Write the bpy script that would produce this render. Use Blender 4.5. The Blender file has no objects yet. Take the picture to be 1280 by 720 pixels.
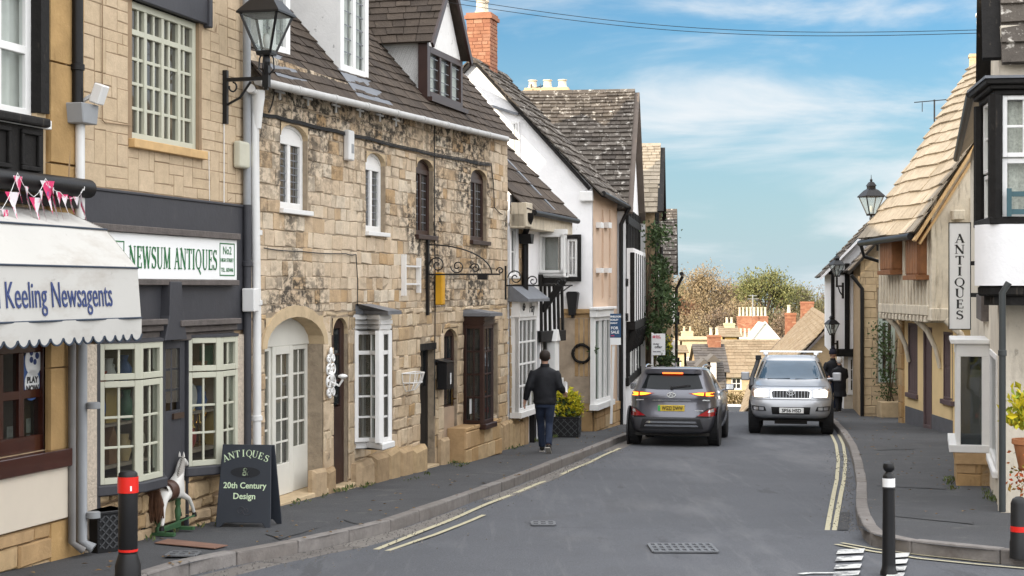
import bpy, bmesh, math, random
from mathutils import Vector, Matrix, Euler
from mathutils.bvhtree import BVHTree
from math import sin, cos, pi, radians, atan2, sqrt
random.seed(7)
S = bpy.context.scene
C = S.collection
R = random.uniform
FP, CAMZ = 2000.0, 2.05            # focal length in pixels of the 1280 px photograph, eye height
# ------------------------------------------------------------------ ground profile
def gz(y):
    if y < 44: return -.0331*y
    if y < 54:
        t = y-44; return -1.4564-.0331*t-.00434*t*t
    if y < 112: return -2.2216-.12*(y-54)
    if y < 152:
        t = y-112; return -9.18-.12*t+.0014*t*t
    return -11.74+.004*(y-152)
def ground_at(px, py, up=0.0):
    """point on the near (evenly sloping) street under a picture point"""
    k = (py-360)/FP-.0331
    Y = (CAMZ-up)/k
    return Vector(((px-640)/FP*Y, Y, gz(Y)+up))
def ray(px, py, Y): return Vector(((px-640)/FP*Y, Y, CAMZ+(360-py)/FP*Y))
# ------------------------------------------------------------------ mesh collector
class MB:
    def __init__(s): s.v = []; s.f = []; s.mi = []
    def add(s, vs, fs, m=0):
        o = len(s.v); s.v += [tuple(p) for p in vs]
        for f in fs: s.f.append(tuple(i+o for i in f)); s.mi.append(m)
        return s
    def box(s, x0, x1, y0, y1, z0, z1, m=0):
        if x0 > x1: x0, x1 = x1, x0
        if y0 > y1: y0, y1 = y1, y0
        if z0 > z1: z0, z1 = z1, z0
        return s.add([(x0,y0,z0),(x1,y0,z0),(x1,y1,z0),(x0,y1,z0),(x0,y0,z1),(x1,y0,z1),(x1,y1,z1),(x0,y1,z1)],
              [(0,3,2,1),(4,5,6,7),(0,1,5,4),(1,2,6,5),(2,3,7,6),(3,0,4,7)], m)
    def bar(s, p, q, w, h=None, up=(0,0,1), m=0):
        p, q = Vector(p), Vector(q); h = w if h is None else h
        d = (q-p).normalized(); u = Vector(up)
        if abs(d.dot(u)) > .98: u = Vector((0,1,0))
        a = d.cross(u).normalized()*w/2; b = a.cross(d).normalized()*h/2
        return s.add([p-a-b,p+a-b,p+a+b,p-a+b,q-a-b,q+a-b,q+a+b,q-a+b],
              [(0,1,2,3),(7,6,5,4),(0,4,5,1),(1,5,6,2),(2,6,7,3),(3,7,4,0)], m)
    def tube(s, pts, r, n=8, m=0, cap=True):
        pts = [Vector(p) for p in pts]
        rs = r if isinstance(r, (list, tuple)) else [r]*len(pts)
        rings = []; u = None
        for i, p in enumerate(pts):
            d = (pts[min(i+1,len(pts)-1)]-pts[max(i-1,0)])
            if d.length < 1e-9: d = Vector((0,0,1))
            d.normalize()
            if u is None: u = d.orthogonal().normalized()
            u = (u-d*u.dot(d)); u = u.normalized() if u.length > 1e-6 else d.orthogonal().normalized()
            w = d.cross(u)
            rings.append([p+(u*cos(2*pi*k/n)+w*sin(2*pi*k/n))*rs[i] for k in range(n)])
        vs = [v for g in rings for v in g]; fs = []
        for i in range(len(rings)-1):
            for k in range(n): fs.append((i*n+k, i*n+(k+1)%n, (i+1)*n+(k+1)%n, (i+1)*n+k))
        if cap: fs += [tuple(range(n))[::-1], tuple(range(len(vs)-n, len(vs)))]
        return s.add(vs, fs, m)
    def lathe(s, c, prof, n=16, m=0, ph=0, axis='z'):
        c = Vector(c); vs = []; fs = []
        for r, z in prof:
            for k in range(n):
                a = 2*pi*k/n+ph
                p = (r*cos(a), r*sin(a), z)
                if axis == 'x': p = (z, r*cos(a), r*sin(a))
                if axis == 'y': p = (r*sin(a), z, r*cos(a))
                vs.append(c+Vector(p))
        for i in range(len(prof)-1):
            for k in range(n): fs.append((i*n+k, i*n+(k+1)%n, (i+1)*n+(k+1)%n, (i+1)*n+k))
        fs += [tuple(range(n))[::-1], tuple(range(len(vs)-n, len(vs)))]
        return s.add(vs, fs, m)
    def prism(s, poly, y0, y1, m=0, plane='xz'):
        """poly = 2D outline in x,z (or x,y / y,z) swept between two values of the third axis"""
        n = len(poly)
        def P(a, b, t): return (a,t,b) if plane == 'xz' else (a,b,t) if plane == 'xy' else (t,a,b)
        vs = [P(a,b,y0) for a,b in poly]+[P(a,b,y1) for a,b in poly]
        fs = [tuple(range(n)), tuple(range(2*n-1, n-1, -1))]+[(i, i+n, (i+1)%n+n, (i+1)%n) for i in range(n)]
        return s.add(vs, fs, m)
    def face(s, pts, m=0): return s.add(pts, [tuple(range(len(pts)))], m)
    def ball(s, c, r, n=12, k=8, m=0, sc=(1,1,1)):
        c = Vector(c)
        prof = [(max(1e-4, r*sin(pi*i/k)), -r*cos(pi*i/k)) for i in range(k+1)]
        o = len(s.v); s.lathe((0,0,0), prof, n, m)
        for i in range(o, len(s.v)):
            v = s.v[i]; s.v[i] = (c.x+v[0]*sc[0], c.y+v[1]*sc[1], c.z+v[2]*sc[2])
        return s
    def xf(s, M):
        s.v = [tuple(M @ Vector(p)) for p in s.v]; return s
    def build(s, name, mats, parent=None, smooth=None, bevel=0, fix=True, seg=1):
        me = bpy.data.meshes.new(name); me.from_pydata(s.v, [], s.f)
        for m in (mats if isinstance(mats, (list, tuple)) else [mats]): me.materials.append(m)
        if max(s.mi, default=0): me.polygons.foreach_set('material_index', s.mi)
        if fix:
            bm = bmesh.new(); bm.from_mesh(me); bmesh.ops.recalc_face_normals(bm, faces=bm.faces); bm.to_mesh(me); bm.free()
        if smooth is not None:
            me.polygons.foreach_set('use_smooth', [True]*len(me.polygons))
            me.set_sharp_from_angle(angle=radians(smooth))
        me.update()
        o = bpy.data.objects.new(name, me); C.objects.link(o)
        if parent: o.parent = parent
        if bevel:
            b = o.modifiers.new('bevel', 'BEVEL'); b.width = bevel; b.segments = seg; b.limit_method = 'ANGLE'; b.angle_limit = radians(40)
        return o
def tag(o, label=None, cat=None, group=None, kind=None):
    if label: o['label'] = label
    if cat: o['category'] = cat
    if group: o['group'] = group
    if kind: o['kind'] = kind
    return o
def thing(name, label, cat, loc=(0,0,0), rz=0, group=None):
    o = bpy.data.objects.new(name, None); C.objects.link(o); o.empty_display_size = .2
    o.location = loc; o.rotation_euler = (0,0,rz)
    return tag(o, label, cat, group)
def dup(o, parent=None):
    c = o.copy(); C.objects.link(c)
    if parent: c.parent = parent
    for ch in list(o.children): dup(ch, c)
    return c
# ------------------------------------------------------------------ materials
def nd(nt, t, **kw):
    n = nt.nodes.new(t)
    for k, v in kw.items():
        if k.startswith('i_'): n.inputs[k[2:].replace('_', ' ')].default_value = v
        else: setattr(n, k, v)
    return n
def ramp(nt, stops, interp='LINEAR'):
    r = nt.nodes.new('ShaderNodeValToRGB'); e = r.color_ramp.elements; r.color_ramp.interpolation = interp
    while len(e) < len(stops): e.new(.5)
    for i, (p, c) in enumerate(stops):
        e[i].position = p; e[i].color = (*c, 1) if isinstance(c, tuple) else (c, c, c, 1)
    return r
def mat(name, col=(.5,.5,.5), rough=.75, var=.12, scale=3, pal=None, bump=0, bscale=30, metal=0, spec=.4,
        stains=(), fine=0, coat=0, emit=0, alpha=1, sheen=0):
    """col or a palette picked at random for each stone/slate, broken up by noise; stains = (colour, scale, xyz stretch, low, high, strength)"""
    m = bpy.data.materials.new(name); m.use_nodes = True; nt = m.node_tree; L = nt.links.new
    b = nt.nodes['Principled BSDF']
    b.inputs['Roughness'].default_value = rough; b.inputs['Metallic'].default_value = metal
    b.inputs['Specular IOR Level'].default_value = spec
    if coat: b.inputs['Coat Weight'].default_value = coat; b.inputs['Coat Roughness'].default_value = .04
    tc = nd(nt, 'ShaderNodeTexCoord'); oc = tc.outputs['Object']
    if pal:
        g = nd(nt, 'ShaderNodeNewGeometry'); rp = ramp(nt, [(i/(len(pal)-1) if len(pal) > 1 else 0, c) for i, c in enumerate(pal)])
        L(g.outputs['Random Per Island'], rp.inputs[0]); cur = rp.outputs[0]
    else:
        c = nd(nt, 'ShaderNodeRGB'); c.outputs[0].default_value = (*col, 1); cur = c.outputs[0]
    def mul(cur, sc, amt, detail=6, ro=.6):
        n = nd(nt, 'ShaderNodeTexNoise', i_Scale=sc, i_Detail=detail, i_Roughness=ro); L(oc, n.inputs['Vector'])
        rp = ramp(nt, [(.28, 1-amt), (.72, 1+amt)]); L(n.outputs[0], rp.inputs[0])
        # ramps clamp at 1: keep the range below it and scale afterwards
        rp.color_ramp.elements[0].color = ((1-amt)/(1+amt),)*3+(1,); rp.color_ramp.elements[1].color = (1,1,1,1)
        x = nd(nt, 'ShaderNodeMix', data_type='RGBA', blend_type='MULTIPLY'); x.inputs[0].default_value = 1
        L(cur, x.inputs[6]); L(rp.outputs[0], x.inputs[7]); return x.outputs[2]
    if var: cur = mul(cur, scale, var)
    if fine: cur = mul(cur, 60, fine, 3)
    for stn in stains:
        sc_col, sc, st, lo, hi, amt = stn[:6]
        mp = nd(nt, 'ShaderNodeMapping'); mp.inputs['Scale'].default_value = st; L(oc, mp.inputs[0])
        n = nd(nt, 'ShaderNodeTexNoise', i_Scale=sc, i_Detail=8, i_Roughness=.68); L(mp.outputs[0], n.inputs['Vector'])
        rp = ramp(nt, [(lo, 0.0), (hi, amt)]); L(n.outputs[0], rp.inputs[0]); fac = rp.outputs[0]
        if len(stn) > 6:                                 # confined to broad patches
            n2 = nd(nt, 'ShaderNodeTexNoise', i_Scale=stn[6][0], i_Detail=4); L(oc, n2.inputs['Vector']); r2 = ramp(nt, [(stn[6][1], 0.0), (stn[6][2], 1.0)]); L(n2.outputs[0], r2.inputs[0])
            mm = nd(nt, 'ShaderNodeMath', operation='MULTIPLY'); L(fac, mm.inputs[0]); L(r2.outputs[0], mm.inputs[1]); fac = mm.outputs[0]
        x = nd(nt, 'ShaderNodeMix', data_type='RGBA'); L(fac, x.inputs[0]); L(cur, x.inputs[6]); x.inputs[7].default_value = (*sc_col, 1)
        cur = x.outputs[2]
    L(cur, b.inputs['Base Color'])
    if bump:
        n = nd(nt, 'ShaderNodeTexNoise', i_Scale=bscale, i_Detail=5, i_Roughness=.65); L(oc, n.inputs['Vector'])
        bp = nd(nt, 'ShaderNodeBump', i_Strength=min(1, bump), i_Distance=.02); L(n.outputs[0], bp.inputs['Height']); L(bp.outputs[0], b.inputs['Normal'])
    if emit:
        b.inputs['Emission Color'].default_value = (*col, 1); b.inputs['Emission Strength'].default_value = emit
    return m
def glass_mat(name, tint=(.02,.025,.03), see=.55, rough=.02, wob=.0):
    m = bpy.data.materials.new(name); m.use_nodes = True; nt = m.node_tree; L = nt.links.new
    out = nt.nodes['Material Output']; b = nt.nodes['Principled BSDF']
    b.inputs['Base Color'].default_value = (*tint, 1); b.inputs['Roughness'].default_value = rough; b.inputs['Specular IOR Level'].default_value = 1.0
    t = nd(nt, 'ShaderNodeBsdfTransparent'); t.inputs[0].default_value = (.86,.9,.88,1)
    x = nd(nt, 'ShaderNodeMixShader'); x.inputs[0].default_value = see
    L(b.outputs[0], x.inputs[1]); L(t.outputs[0], x.inputs[2]); L(x.outputs[0], out.inputs[0])
    if wob:
        tc = nd(nt, 'ShaderNodeTexCoord'); n = nd(nt, 'ShaderNodeTexNoise', i_Scale=2.5, i_Detail=1); L(tc.outputs['Object'], n.inputs['Vector'])
        bp = nd(nt, 'ShaderNodeBump', i_Strength=wob, i_Distance=.03); L(n.outputs[0], bp.inputs['Height']); L(bp.outputs[0], b.inputs['Normal'])
    return m
DK = (.035,.03,.025)
m_stone = mat('cotswold_stone', pal=[(.74,.58,.41),(.80,.66,.49),(.68,.52,.355),(.83,.71,.55),(.62,.49,.35),(.58,.39,.21),(.79,.64,.47),(.70,.55,.39),(.82,.68,.51)], var=.16, scale=5,
    bump=.5, bscale=22, rough=.92, spec=.2, fine=.1,
    stains=[((.17,.125,.09), 1.3, (1,1,1.5), .56, .72, .6), ((.30,.2,.10), 4, (1.5,1,.5), .58, .74, .45), ((.030,.027,.024), 5.5, (1.0,1,1.7), .44, .55, .92, (.5,.42,.56)), ((.86,.76,.6), 5, (1,1,1.5), .60, .72, .6)])
m_stone_low = mat('cotswold_stone_lower', pal=[(.68,.52,.345),(.76,.61,.44),(.60,.45,.28),(.80,.67,.50),(.55,.37,.19),(.70,.55,.38),(.50,.36,.22),(.74,.59,.42)], var=.18, scale=5,
    bump=.5, bscale=22, rough=.92, spec=.2, fine=.1, stains=[((.20,.14,.09), 1.5, (1,1,1.2), .55, .70, .65), ((.08,.065,.05), 5, (1.2,1,1), .58, .70, .75), ((.46,.27,.10), 2.2, (1,1,1), .58, .68, .6)])
m_stone_ochre = mat('ochre_stone', pal=[(.47,.30,.14),(.52,.35,.19),(.42,.27,.13),(.56,.41,.24),(.46,.29,.13)], var=.2, scale=4, bump=.5, bscale=20, rough=.9, spec=.2,
    stains=[((.09,.065,.04), 3, (1.2,1,.7), .6, .75, .6)])
m_stone_rough = mat('rubble_stone', pal=[(.50,.37,.22),(.44,.30,.16),(.56,.42,.27),(.38,.27,.16),(.52,.38,.22)], var=.2, scale=8, bump=.8, bscale=18, rough=.95, spec=.15,
    stains=[((.10,.08,.06), 3.2, (1,1,1), .6, .75, .6)])
m_mortar = mat('lime_mortar', (.40,.32,.23), var=.25, scale=7, bump=.5, rough=.95, spec=.1, stains=[((.08,.065,.05), 1.7, (1,1,1.6), .56, .7, .7)])
m_block = mat('buff_block', pal=[(.60,.46,.31),(.63,.49,.335),(.575,.44,.29),(.615,.475,.32)], var=.12, scale=9, bump=.3, bscale=50, rough=.9, spec=.2, fine=.06)
m_joint = mat('brown_joint', (.33,.235,.15), var=.15, rough=.95, spec=.1)
m_pilaster = mat('ochre_pilaster', (.47,.30,.13), var=.22, scale=2.5, bump=.35, bscale=25, rough=.85, spec=.2, stains=[((.2,.12,.05), 3, (1,1,.35), .56, .72, .6), ((.6,.42,.22), 5, (1,1,1), .62, .75, .5)])
m_dress = mat('dressed_stone', (.60,.46,.29), var=.16, scale=5, bump=.3, rough=.88, spec=.2, stains=[((.14,.1,.07), 4, (1.4,1,.6), .6, .76, .55)])
def slates(name, pal, moss=((.5,.46,.36), .62)):
    return mat(name, pal=pal, var=.2, scale=6, bump=.7, bscale=26, rough=.9, spec=.2, fine=.12,
        stains=[(moss[0], 7, (1,1,1), moss[1], moss[1]+.08, .7), ((.03,.027,.022), 4, (1,1,1), .6, .78, .6)])
m_slate_dark = slates('dark_stone_slate', [(.085,.066,.052),(.11,.085,.066),(.07,.055,.045),(.13,.10,.077)], ((.2,.16,.11), .67))
m_slate_grey = slates('grey_stone_slate', [(.105,.088,.075),(.14,.12,.10),(.085,.072,.062),(.19,.165,.14),(.12,.10,.085)], ((.62,.58,.52), .56))
m_slate_warm = slates('warm_stone_slate', [(.38,.32,.245),(.43,.365,.28),(.33,.275,.205),(.47,.40,.31)], ((.27,.23,.16), .60))
m_slate_buff = slates('buff_stone_slate', [(.31,.23,.15),(.36,.28,.19),(.27,.20,.13),(.33,.26,.17)], ((.22,.19,.14), .62))
m_brick = mat('red_brick', pal=[(.36,.16,.095),(.41,.20,.12),(.31,.13,.08),(.45,.25,.16)], var=.2, bump=.3, rough=.9, spec=.2)
m_white_render = mat('white_render', (.88,.87,.87), var=.05, scale=2.5, bump=.3, bscale=14, rough=.88, spec=.2,
    stains=[((.36,.33,.28), 2.3, (1,1,.6), .6, .72, .4), ((.16,.14,.12), 6, (1.3,1,.5), .655, .70, .65)])
m_dormer_render = mat('dirty_render', (.80,.79,.77), var=.06, scale=4, bump=.2, rough=.88, spec=.2, stains=[((.2,.19,.18), 7, (1,1,.7), .62, .68, .8)])
m_cream_render = mat('cream_render', (.70,.63,.52), var=.12, scale=2.2, bump=.45, bscale=16, rough=.9, spec=.2, stains=[((.22,.18,.14), 3, (1.6,1,.4), .54, .74, .65), ((.12,.10,.08), 9, (1,1,.6), .62, .70, .6)])
m_limewash = mat('weathered_limewash', (.68,.60,.47), var=.12, scale=4, bump=.4, bscale=20, rough=.9, spec=.2, stains=[((.17,.13,.09), 5, (2.2,2.2,.3), .51, .70, .75), ((.78,.72,.60), 4, (2,2,.4), .56, .7, .6)])
m_yellow_render = mat('yellow_render', (.80,.60,.32), var=.06, scale=2, bump=.2, rough=.88, spec=.2, stains=[((.34,.24,.14), 4, (1,1,.5), .63, .78, .5)])
m_peach_render = mat('peach_render', (.64,.48,.36), var=.07, scale=2, bump=.25, rough=.88, spec=.2, stains=[((.3,.2,.14), 3, (1.5,1,.4), .6, .78, .5)])
m_rough_cast = mat('pebble_dash', (.66,.56,.45), var=.2, scale=26, bump=1, bscale=42, rough=.95, spec=.15)
m_white = mat('white_paint', (.80,.79,.77), rough=.4, var=.04, scale=6, stains=[((.35,.32,.28), 5, (1,1,.6), .64, .78, .35)])
m_offwhite = mat('off_white_paint', (.68,.66,.59), rough=.5, var=.05, stains=[((.3,.27,.22), 5, (1,1,.5), .62, .78, .4)])
m_sage = mat('sage_cream_paint', (.52,.515,.41), rough=.45, var=.05, stains=[((.25,.23,.17), 6, (1,1,.6), .64, .78, .35)])
m_grey_paint = mat('charcoal_paint', (.046,.046,.053), rough=.6, var=.1, scale=3, bump=.12, bscale=18, stains=[((.11,.105,.10), 3, (1,1,.5), .6, .78, .5)])
m_grey_wood = mat('weathered_grey_timber', (.13,.11,.10), rough=.8, var=.25, scale=9, bump=.3, stains=[((.05,.045,.04), 5, (.4,1,4), .55, .7, .7)])
m_black = mat('black_paint', (.011,.010,.010), rough=.45, spec=.25, var=.2, scale=8, bump=.1, stains=[((.09,.08,.07), 9, (1,1,.5), .66, .76, .5)])
m_black_wood = mat('black_timber', (.015,.0135,.0125), rough=.7, spec=.2, var=.25, scale=9, bump=.4, bscale=18, stains=[((.16,.13,.10), 7, (2,2,.3), .60, .72, .5)])
m_iron = mat('black_iron', (.009,.009,.010), rough=.4, var=.15, spec=.35)
m_brown = mat('dark_brown_paint', (.045,.021,.016), rough=.4, var=.2, scale=8, stains=[((.13,.085,.065), 8, (1,1,.4), .66, .78, .4)])
m_mauve = mat('mauve_paint', (.115,.075,.075), rough=.65, var=.12, stains=[((.26,.2,.17), 7, (1,1,.4), .63, .75, .5)])
m_mahogany = mat('mahogany_varnish', (.058,.016,.010), rough=.25, var=.25, scale=6, coat=.3)
m_orange_wood = mat('orange_shutter_wood', (.30,.125,.045), rough=.6, var=.25, scale=5, stains=[((.16,.06,.025), 6, (3,3,.25), .5, .7, .7)])
m_raw_wood = mat('new_timber', (.62,.40,.18), rough=.65, var=.18, scale=5)
m_plywood = mat('plywood', (.42,.31,.22), rough=.8, var=.14, scale=3, stains=[((.22,.15,.10), 4, (3,1,.3), .55, .75, .5)])
m_lead = mat('lead_sheet', (.19,.20,.22), rough=.5, var=.18, scale=5, metal=.2, stains=[((.42,.42,.42), 6, (1,1,1), .6, .78, .4)])
m_gut_dull = mat('dull_white_gutter', (.50,.49,.47), rough=.5, var=.12, scale=3, stains=[((.25,.23,.2), 3, (2,1,1), .52, .7, .6)])
m_gut_white = mat('white_plastic', (.74,.73,.71), rough=.35, var=.06, stains=[((.33,.3,.26), 4, (1,1,.4), .6, .78, .4)])
m_gut_grey = mat('grey_plastic', (.30,.31,.32), rough=.5, var=.12)
m_glass = glass_mat('window_glass', (.085,.077,.067), .45, .02, .06)
m_glass_dark = glass_mat('dark_window_glass', (.02,.025,.028), .3, .03, .15)
m_glass_lead = glass_mat('leaded_glass', (.16,.175,.18), .25, .06, .35)
m_glass_clear = glass_mat('clear_window_glass', (.08,.085,.085), .86, .02, .05)
m_glass_shop = glass_mat('shop_window_glass', (.03,.03,.028), .72, .02, .06)
m_lamp_glass = glass_mat('lantern_glass', (.45,.47,.47), .75, .05)
m_room = mat('dim_room', (.22,.19,.16), var=.3, scale=2)
m_room_warm = mat('warm_room', (.48,.38,.28), var=.4, scale=2.5)
m_curtain = mat('net_curtain', (.78,.77,.74), rough=.9, var=.06, scale=8)
m_lace = mat('lace_curtain', (.80,.77,.70), rough=.95, var=.3, scale=34)
m_green_cloth = mat('green_blind', (.26,.34,.28), rough=.8, var=.1)
m_cable = mat('black_cable', (.012,.012,.012), rough=.6, var=0)
m_asphalt = mat('road_asphalt', (.128,.133,.147), rough=.86, var=.10, scale=.7, bump=.5, bscale=70, fine=.24, spec=.3,
    stains=[((.085,.086,.092), 1.1, (1,.5,1), .54, .66, .6), ((.17,.172,.18), .45, (1.4,.35,1), .52, .70, .6), ((.06,.061,.066), .9, (1,.22,1), .60, .63, .6), ((.05,.05,.053), 3.2, (1,.8,1), .66, .70, .6), ((.19,.19,.195), 2.4, (3,.15,1), .55, .75, .4)])
m_footway = mat('footway_asphalt', (.100,.101,.106), rough=.9, var=.14, scale=1.2, bump=.4, bscale=110, fine=.22, spec=.25,
    stains=[((.075,.076,.078), 1.6, (1,1,1), .54, .64, .6), ((.165,.158,.148), 2.2, (1,1,1), .58, .72, .5)])
m_kerb = mat('kerb_stone', pal=[(.22,.20,.185),(.20,.18,.165),(.25,.23,.215),(.21,.187,.17)], var=.2, scale=7, bump=.4, rough=.9, stains=[((.11,.09,.08), 3, (1,1,1), .55, .7, .55)])
m_gutter_stone = mat('gutter_setts', pal=[(.17,.155,.14),(.21,.19,.17),(.14,.125,.115)], var=.2, scale=6, bump=.4, rough=.9)
m_yellow_line = mat('yellow_line_paint', (.50,.455,.31), rough=.8, var=.12, scale=9, bump=.2, stains=[((.15,.145,.13), 9, (1,1,1), .57, .65, .65)])
m_white_line = mat('white_line_paint', (.60,.60,.58), rough=.75, var=.1, scale=8, bump=.2, stains=[((.13,.13,.135), 5, (1,1,1), .50, .58, .9)])
m_repair = mat('asphalt_repair', (.116,.121,.134), rough=.85, var=.15, scale=1.5, fine=.2, bump=.4, bscale=90)
m_crack = mat('crack_sealant', (.09,.092,.10), rough=.8, var=.2)
m_patch = mat('fresh_tar', (.05,.05,.053), rough=.85, var=.2, bump=.4, bscale=80)
m_cover = mat('cast_cover', (.175,.18,.19), rough=.6, var=.2, metal=.4)
m_land = mat('meadow', (.10,.11,.04), var=.3, scale=.05, rough=1, stains=[((.16,.13,.06), .03, (1,1,1), .5, .7, .7)])
m_red = mat('red_reflective', (.75,.02,.012), rough=.35, var=.05)
m_plastic_black = mat('black_rubber_plastic', (.012,.012,.013), rough=.5, var=.15, spec=.4)
m_cloth_awn = mat('awning_canvas', (.54,.525,.49), rough=.8, var=.05, scale=1.5, stains=[((.33,.28,.23), 2.2, (.6,1,1.6), .52, .72, .55), ((.16,.13,.11), 5, (1,1,1.5), .62, .74, .55)])
m_navy = mat('navy_lettering', (.035,.055,.16), rough=.6, var=0)
m_piping = mat('dark_piping', (.035,.05,.075), rough=.6, var=.1)
m_green_letter = mat('green_lettering', (.018,.15,.045), rough=.5, var=0)
m_black_letter = mat('black_lettering', (.025,.025,.025), rough=.6, var=0)
m_board = mat('chalk_black_board', (.028,.033,.043), rough=.5, var=.12, stains=[((.07,.075,.085), 4, (1,1,1), .6, .8, .4)])
m_board_dark = mat('board_oval_black', (.008,.009,.012), rough=.5, var=0)
m_pale_green = mat('pale_green_lettering', (.62,.74,.50), rough=.7, var=0)
m_sign_white = mat('sign_white', (.86,.86,.85), rough=.4, var=.02)
m_terracotta = mat('terracotta', (.50,.21,.09), rough=.85, var=.12)
m_pot_cream = mat('cream_chimney_pot', (.72,.62,.47), rough=.85, var=.1)
m_tan_reflection = mat('tan_reflection_cloth', (.50,.37,.22), rough=.9, var=.2, scale=5)
def leafmat(name, pal): return mat(name, pal=pal, var=.15, scale=2, rough=.65, spec=.3)
m_leaf_dark = leafmat('dark_leaves', [(.035,.065,.02),(.05,.085,.028),(.07,.11,.035),(.03,.05,.016)])
m_leaf_yellow = leafmat('yellow_green_leaves', [(.75,.60,.02),(.62,.54,.03),(.22,.32,.03),(.8,.64,.04),(.5,.48,.03)])
m_leaf_red = leafmat('orange_berries', [(.55,.13,.02),(.4,.07,.02),(.3,.2,.03),(.1,.14,.03)])
m_leaf_ivy = leafmat('ivy_leaves', [(.05,.09,.03),(.08,.12,.04),(.035,.06,.02)])
m_bark = mat('bark', (.12,.085,.055), var=.3, scale=4, rough=.95)
m_soil = mat('soil', (.03,.022,.016), var=.3)
# ------------------------------------------------------------------ building kit
class House:
    """facade from a to b (left to right as seen from the street); local x along it, y into the building, z up"""
    def __init__(s, name, label, a, b, cat='house', group=None, z=None):
        s.a = Vector((a[0], a[1], 0)); b = Vector((b[0], b[1], 0)); s.d = (b-s.a).normalized(); s.W = (b-s.a).length
        s.n = Vector((-s.d.y, s.d.x, 0)); s.z = gz(a[1]) if z is None else z
        s.root = thing(name, label, cat, (a[0], a[1], s.z), atan2(s.d.y, s.d.x), group)
    def L(s, px, py, y=0):
        r = Vector(((px-640)/FP, 1, (360-py)/FP)); t = (y+s.a.dot(s.n))/(r.x*s.n.x+r.y*s.n.y)
        P = r*t; return ((P-s.a).x*s.d.x+(P-s.a).y*s.d.y, P.z+CAMZ-s.z)
    def P(s, px, py, y=0): u, z = s.L(px, py, y); return Vector((u, y, z))
    def W3(s, u, y, z): p = s.a+s.d*u+s.n*y; return Vector((p.x, p.y, z+s.z))
    def rect(s, x0, x1, yt, yb, y=0):
        xc = (x0+x1)/2
        return (s.L(x0, yt, y)[0], s.L(x1, yt, y)[0], s.L(xc, yb, y)[1], s.L(xc, yt, y)[1])
    def rz(s): return s.root.rotation_euler.z
    def at(s, p): return s.W3(*p)
    def part(s, mb, name, m, **k): return mb.build(name, m, s.root, **k)
def wall_mb(mb, u0, u1, z0, z1, holes=(), y=0, depth=.25, m=0):
    hs = [(max(u0, a), min(u1, b), max(z0, c), min(z1, d)) for a, b, c, d in holes]
    hs = [h for h in hs if h[1] > h[0] and h[3] > h[2]]
    us = sorted({u0, u1, *[h[0] for h in hs], *[h[1] for h in hs]}); zs = sorted({z0, z1, *[h[2] for h in hs], *[h[3] for h in hs]})
    for i in range(len(us)-1):
        for k in range(len(zs)-1):
            uc, zc = (us[i]+us[i+1])/2, (zs[k]+zs[k+1])/2
            if any(h[0] < uc < h[1] and h[2] < zc < h[3] for h in hs): continue
            mb.face([(us[i],y,zs[k]),(us[i+1],y,zs[k]),(us[i+1],y,zs[k+1]),(us[i],y,zs[k+1])], m)
    for a, b, c, d in hs:
        e = y+depth
        for p, q in (((a,c),(a,d)), ((a,d),(b,d)), ((b,d),(b,c)), ((b,c),(a,c))):
            mb.face([(p[0],y,p[1]),(q[0],y,q[1]),(q[0],e,q[1]),(p[0],e,p[1])], m)
    return mb
def stone_box(mb, a, b, c, d, y, pr, ch=.012, jit=.006, m=0):
    """one dressed block on a wall: face raised by pr, arrises eased and corners slightly out of true"""
    j = lambda: R(-jit, jit)
    q = [(a+j(), c+j()), (b+j(), c+j()), (b+j(), d+j()), (a+j(), d+j())]
    ce = min(ch, (b-a)*.3, (d-c)*.3)
    f = [(q[0][0]+ce, q[0][1]+ce), (q[1][0]-ce, q[1][1]+ce), (q[2][0]-ce, q[2][1]-ce), (q[3][0]+ce, q[3][1]-ce)]
    mid = pr*.55
    vs = [(u, y+.004, z) for u, z in q]+[(u, y-mid, z) for u, z in q]+[(u, y-pr+R(-.003,.003), z) for u, z in f]
    fs = [(i, (i+1) % 4, (i+1) % 4+4, i+4) for i in range(4)]+[(i+4, (i+1) % 4+4, (i+1) % 4+8, i+8) for i in range(4)]+[(8,9,10,11)]
    mb.add(vs, fs, m)
def blocks(mb, u0, u1, z0, z1, holes=(), ch=(.13,.24), cw=(.18,.5), joint=.01, pr=(.008,.022), y=0, chamf=.012, jit=.006, m=0, minw=.05):
    z = z0
    while z < z1-.04:
        h = min(R(*ch), z1-z)
        if z1-z-h < .06: h = z1-z
        u = u0-R(0, cw[0])
        while u < u1:
            w = R(*cw); a, b, c, d = max(u, u0), min(u+w, u1), z, z+h; u += w
            if u1-u < minw: b = u1; u = u1
            ok = b-a > minw
            for (e, f, g, k) in holes:
                if a < f and b > e and c < k and d > g:
                    opt = [(a, min(b, e), c, d), (max(a, f), b, c, d), (a, b, c, min(d, g)), (a, b, max(c, k), d)]
                    opt = [o for o in opt if o[1]-o[0] > .03 and o[3]-o[2] > .03]
                    if not opt: ok = False; break
                    a, b, c, d = max(opt, key=lambda o: (o[1]-o[0])*(o[3]-o[2]))
            if ok: stone_box(mb, a+joint/2, b-joint/2, c+joint/2, d-joint/2, y, R(*pr), chamf, jit, m)
        z += h
    return mb
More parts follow.
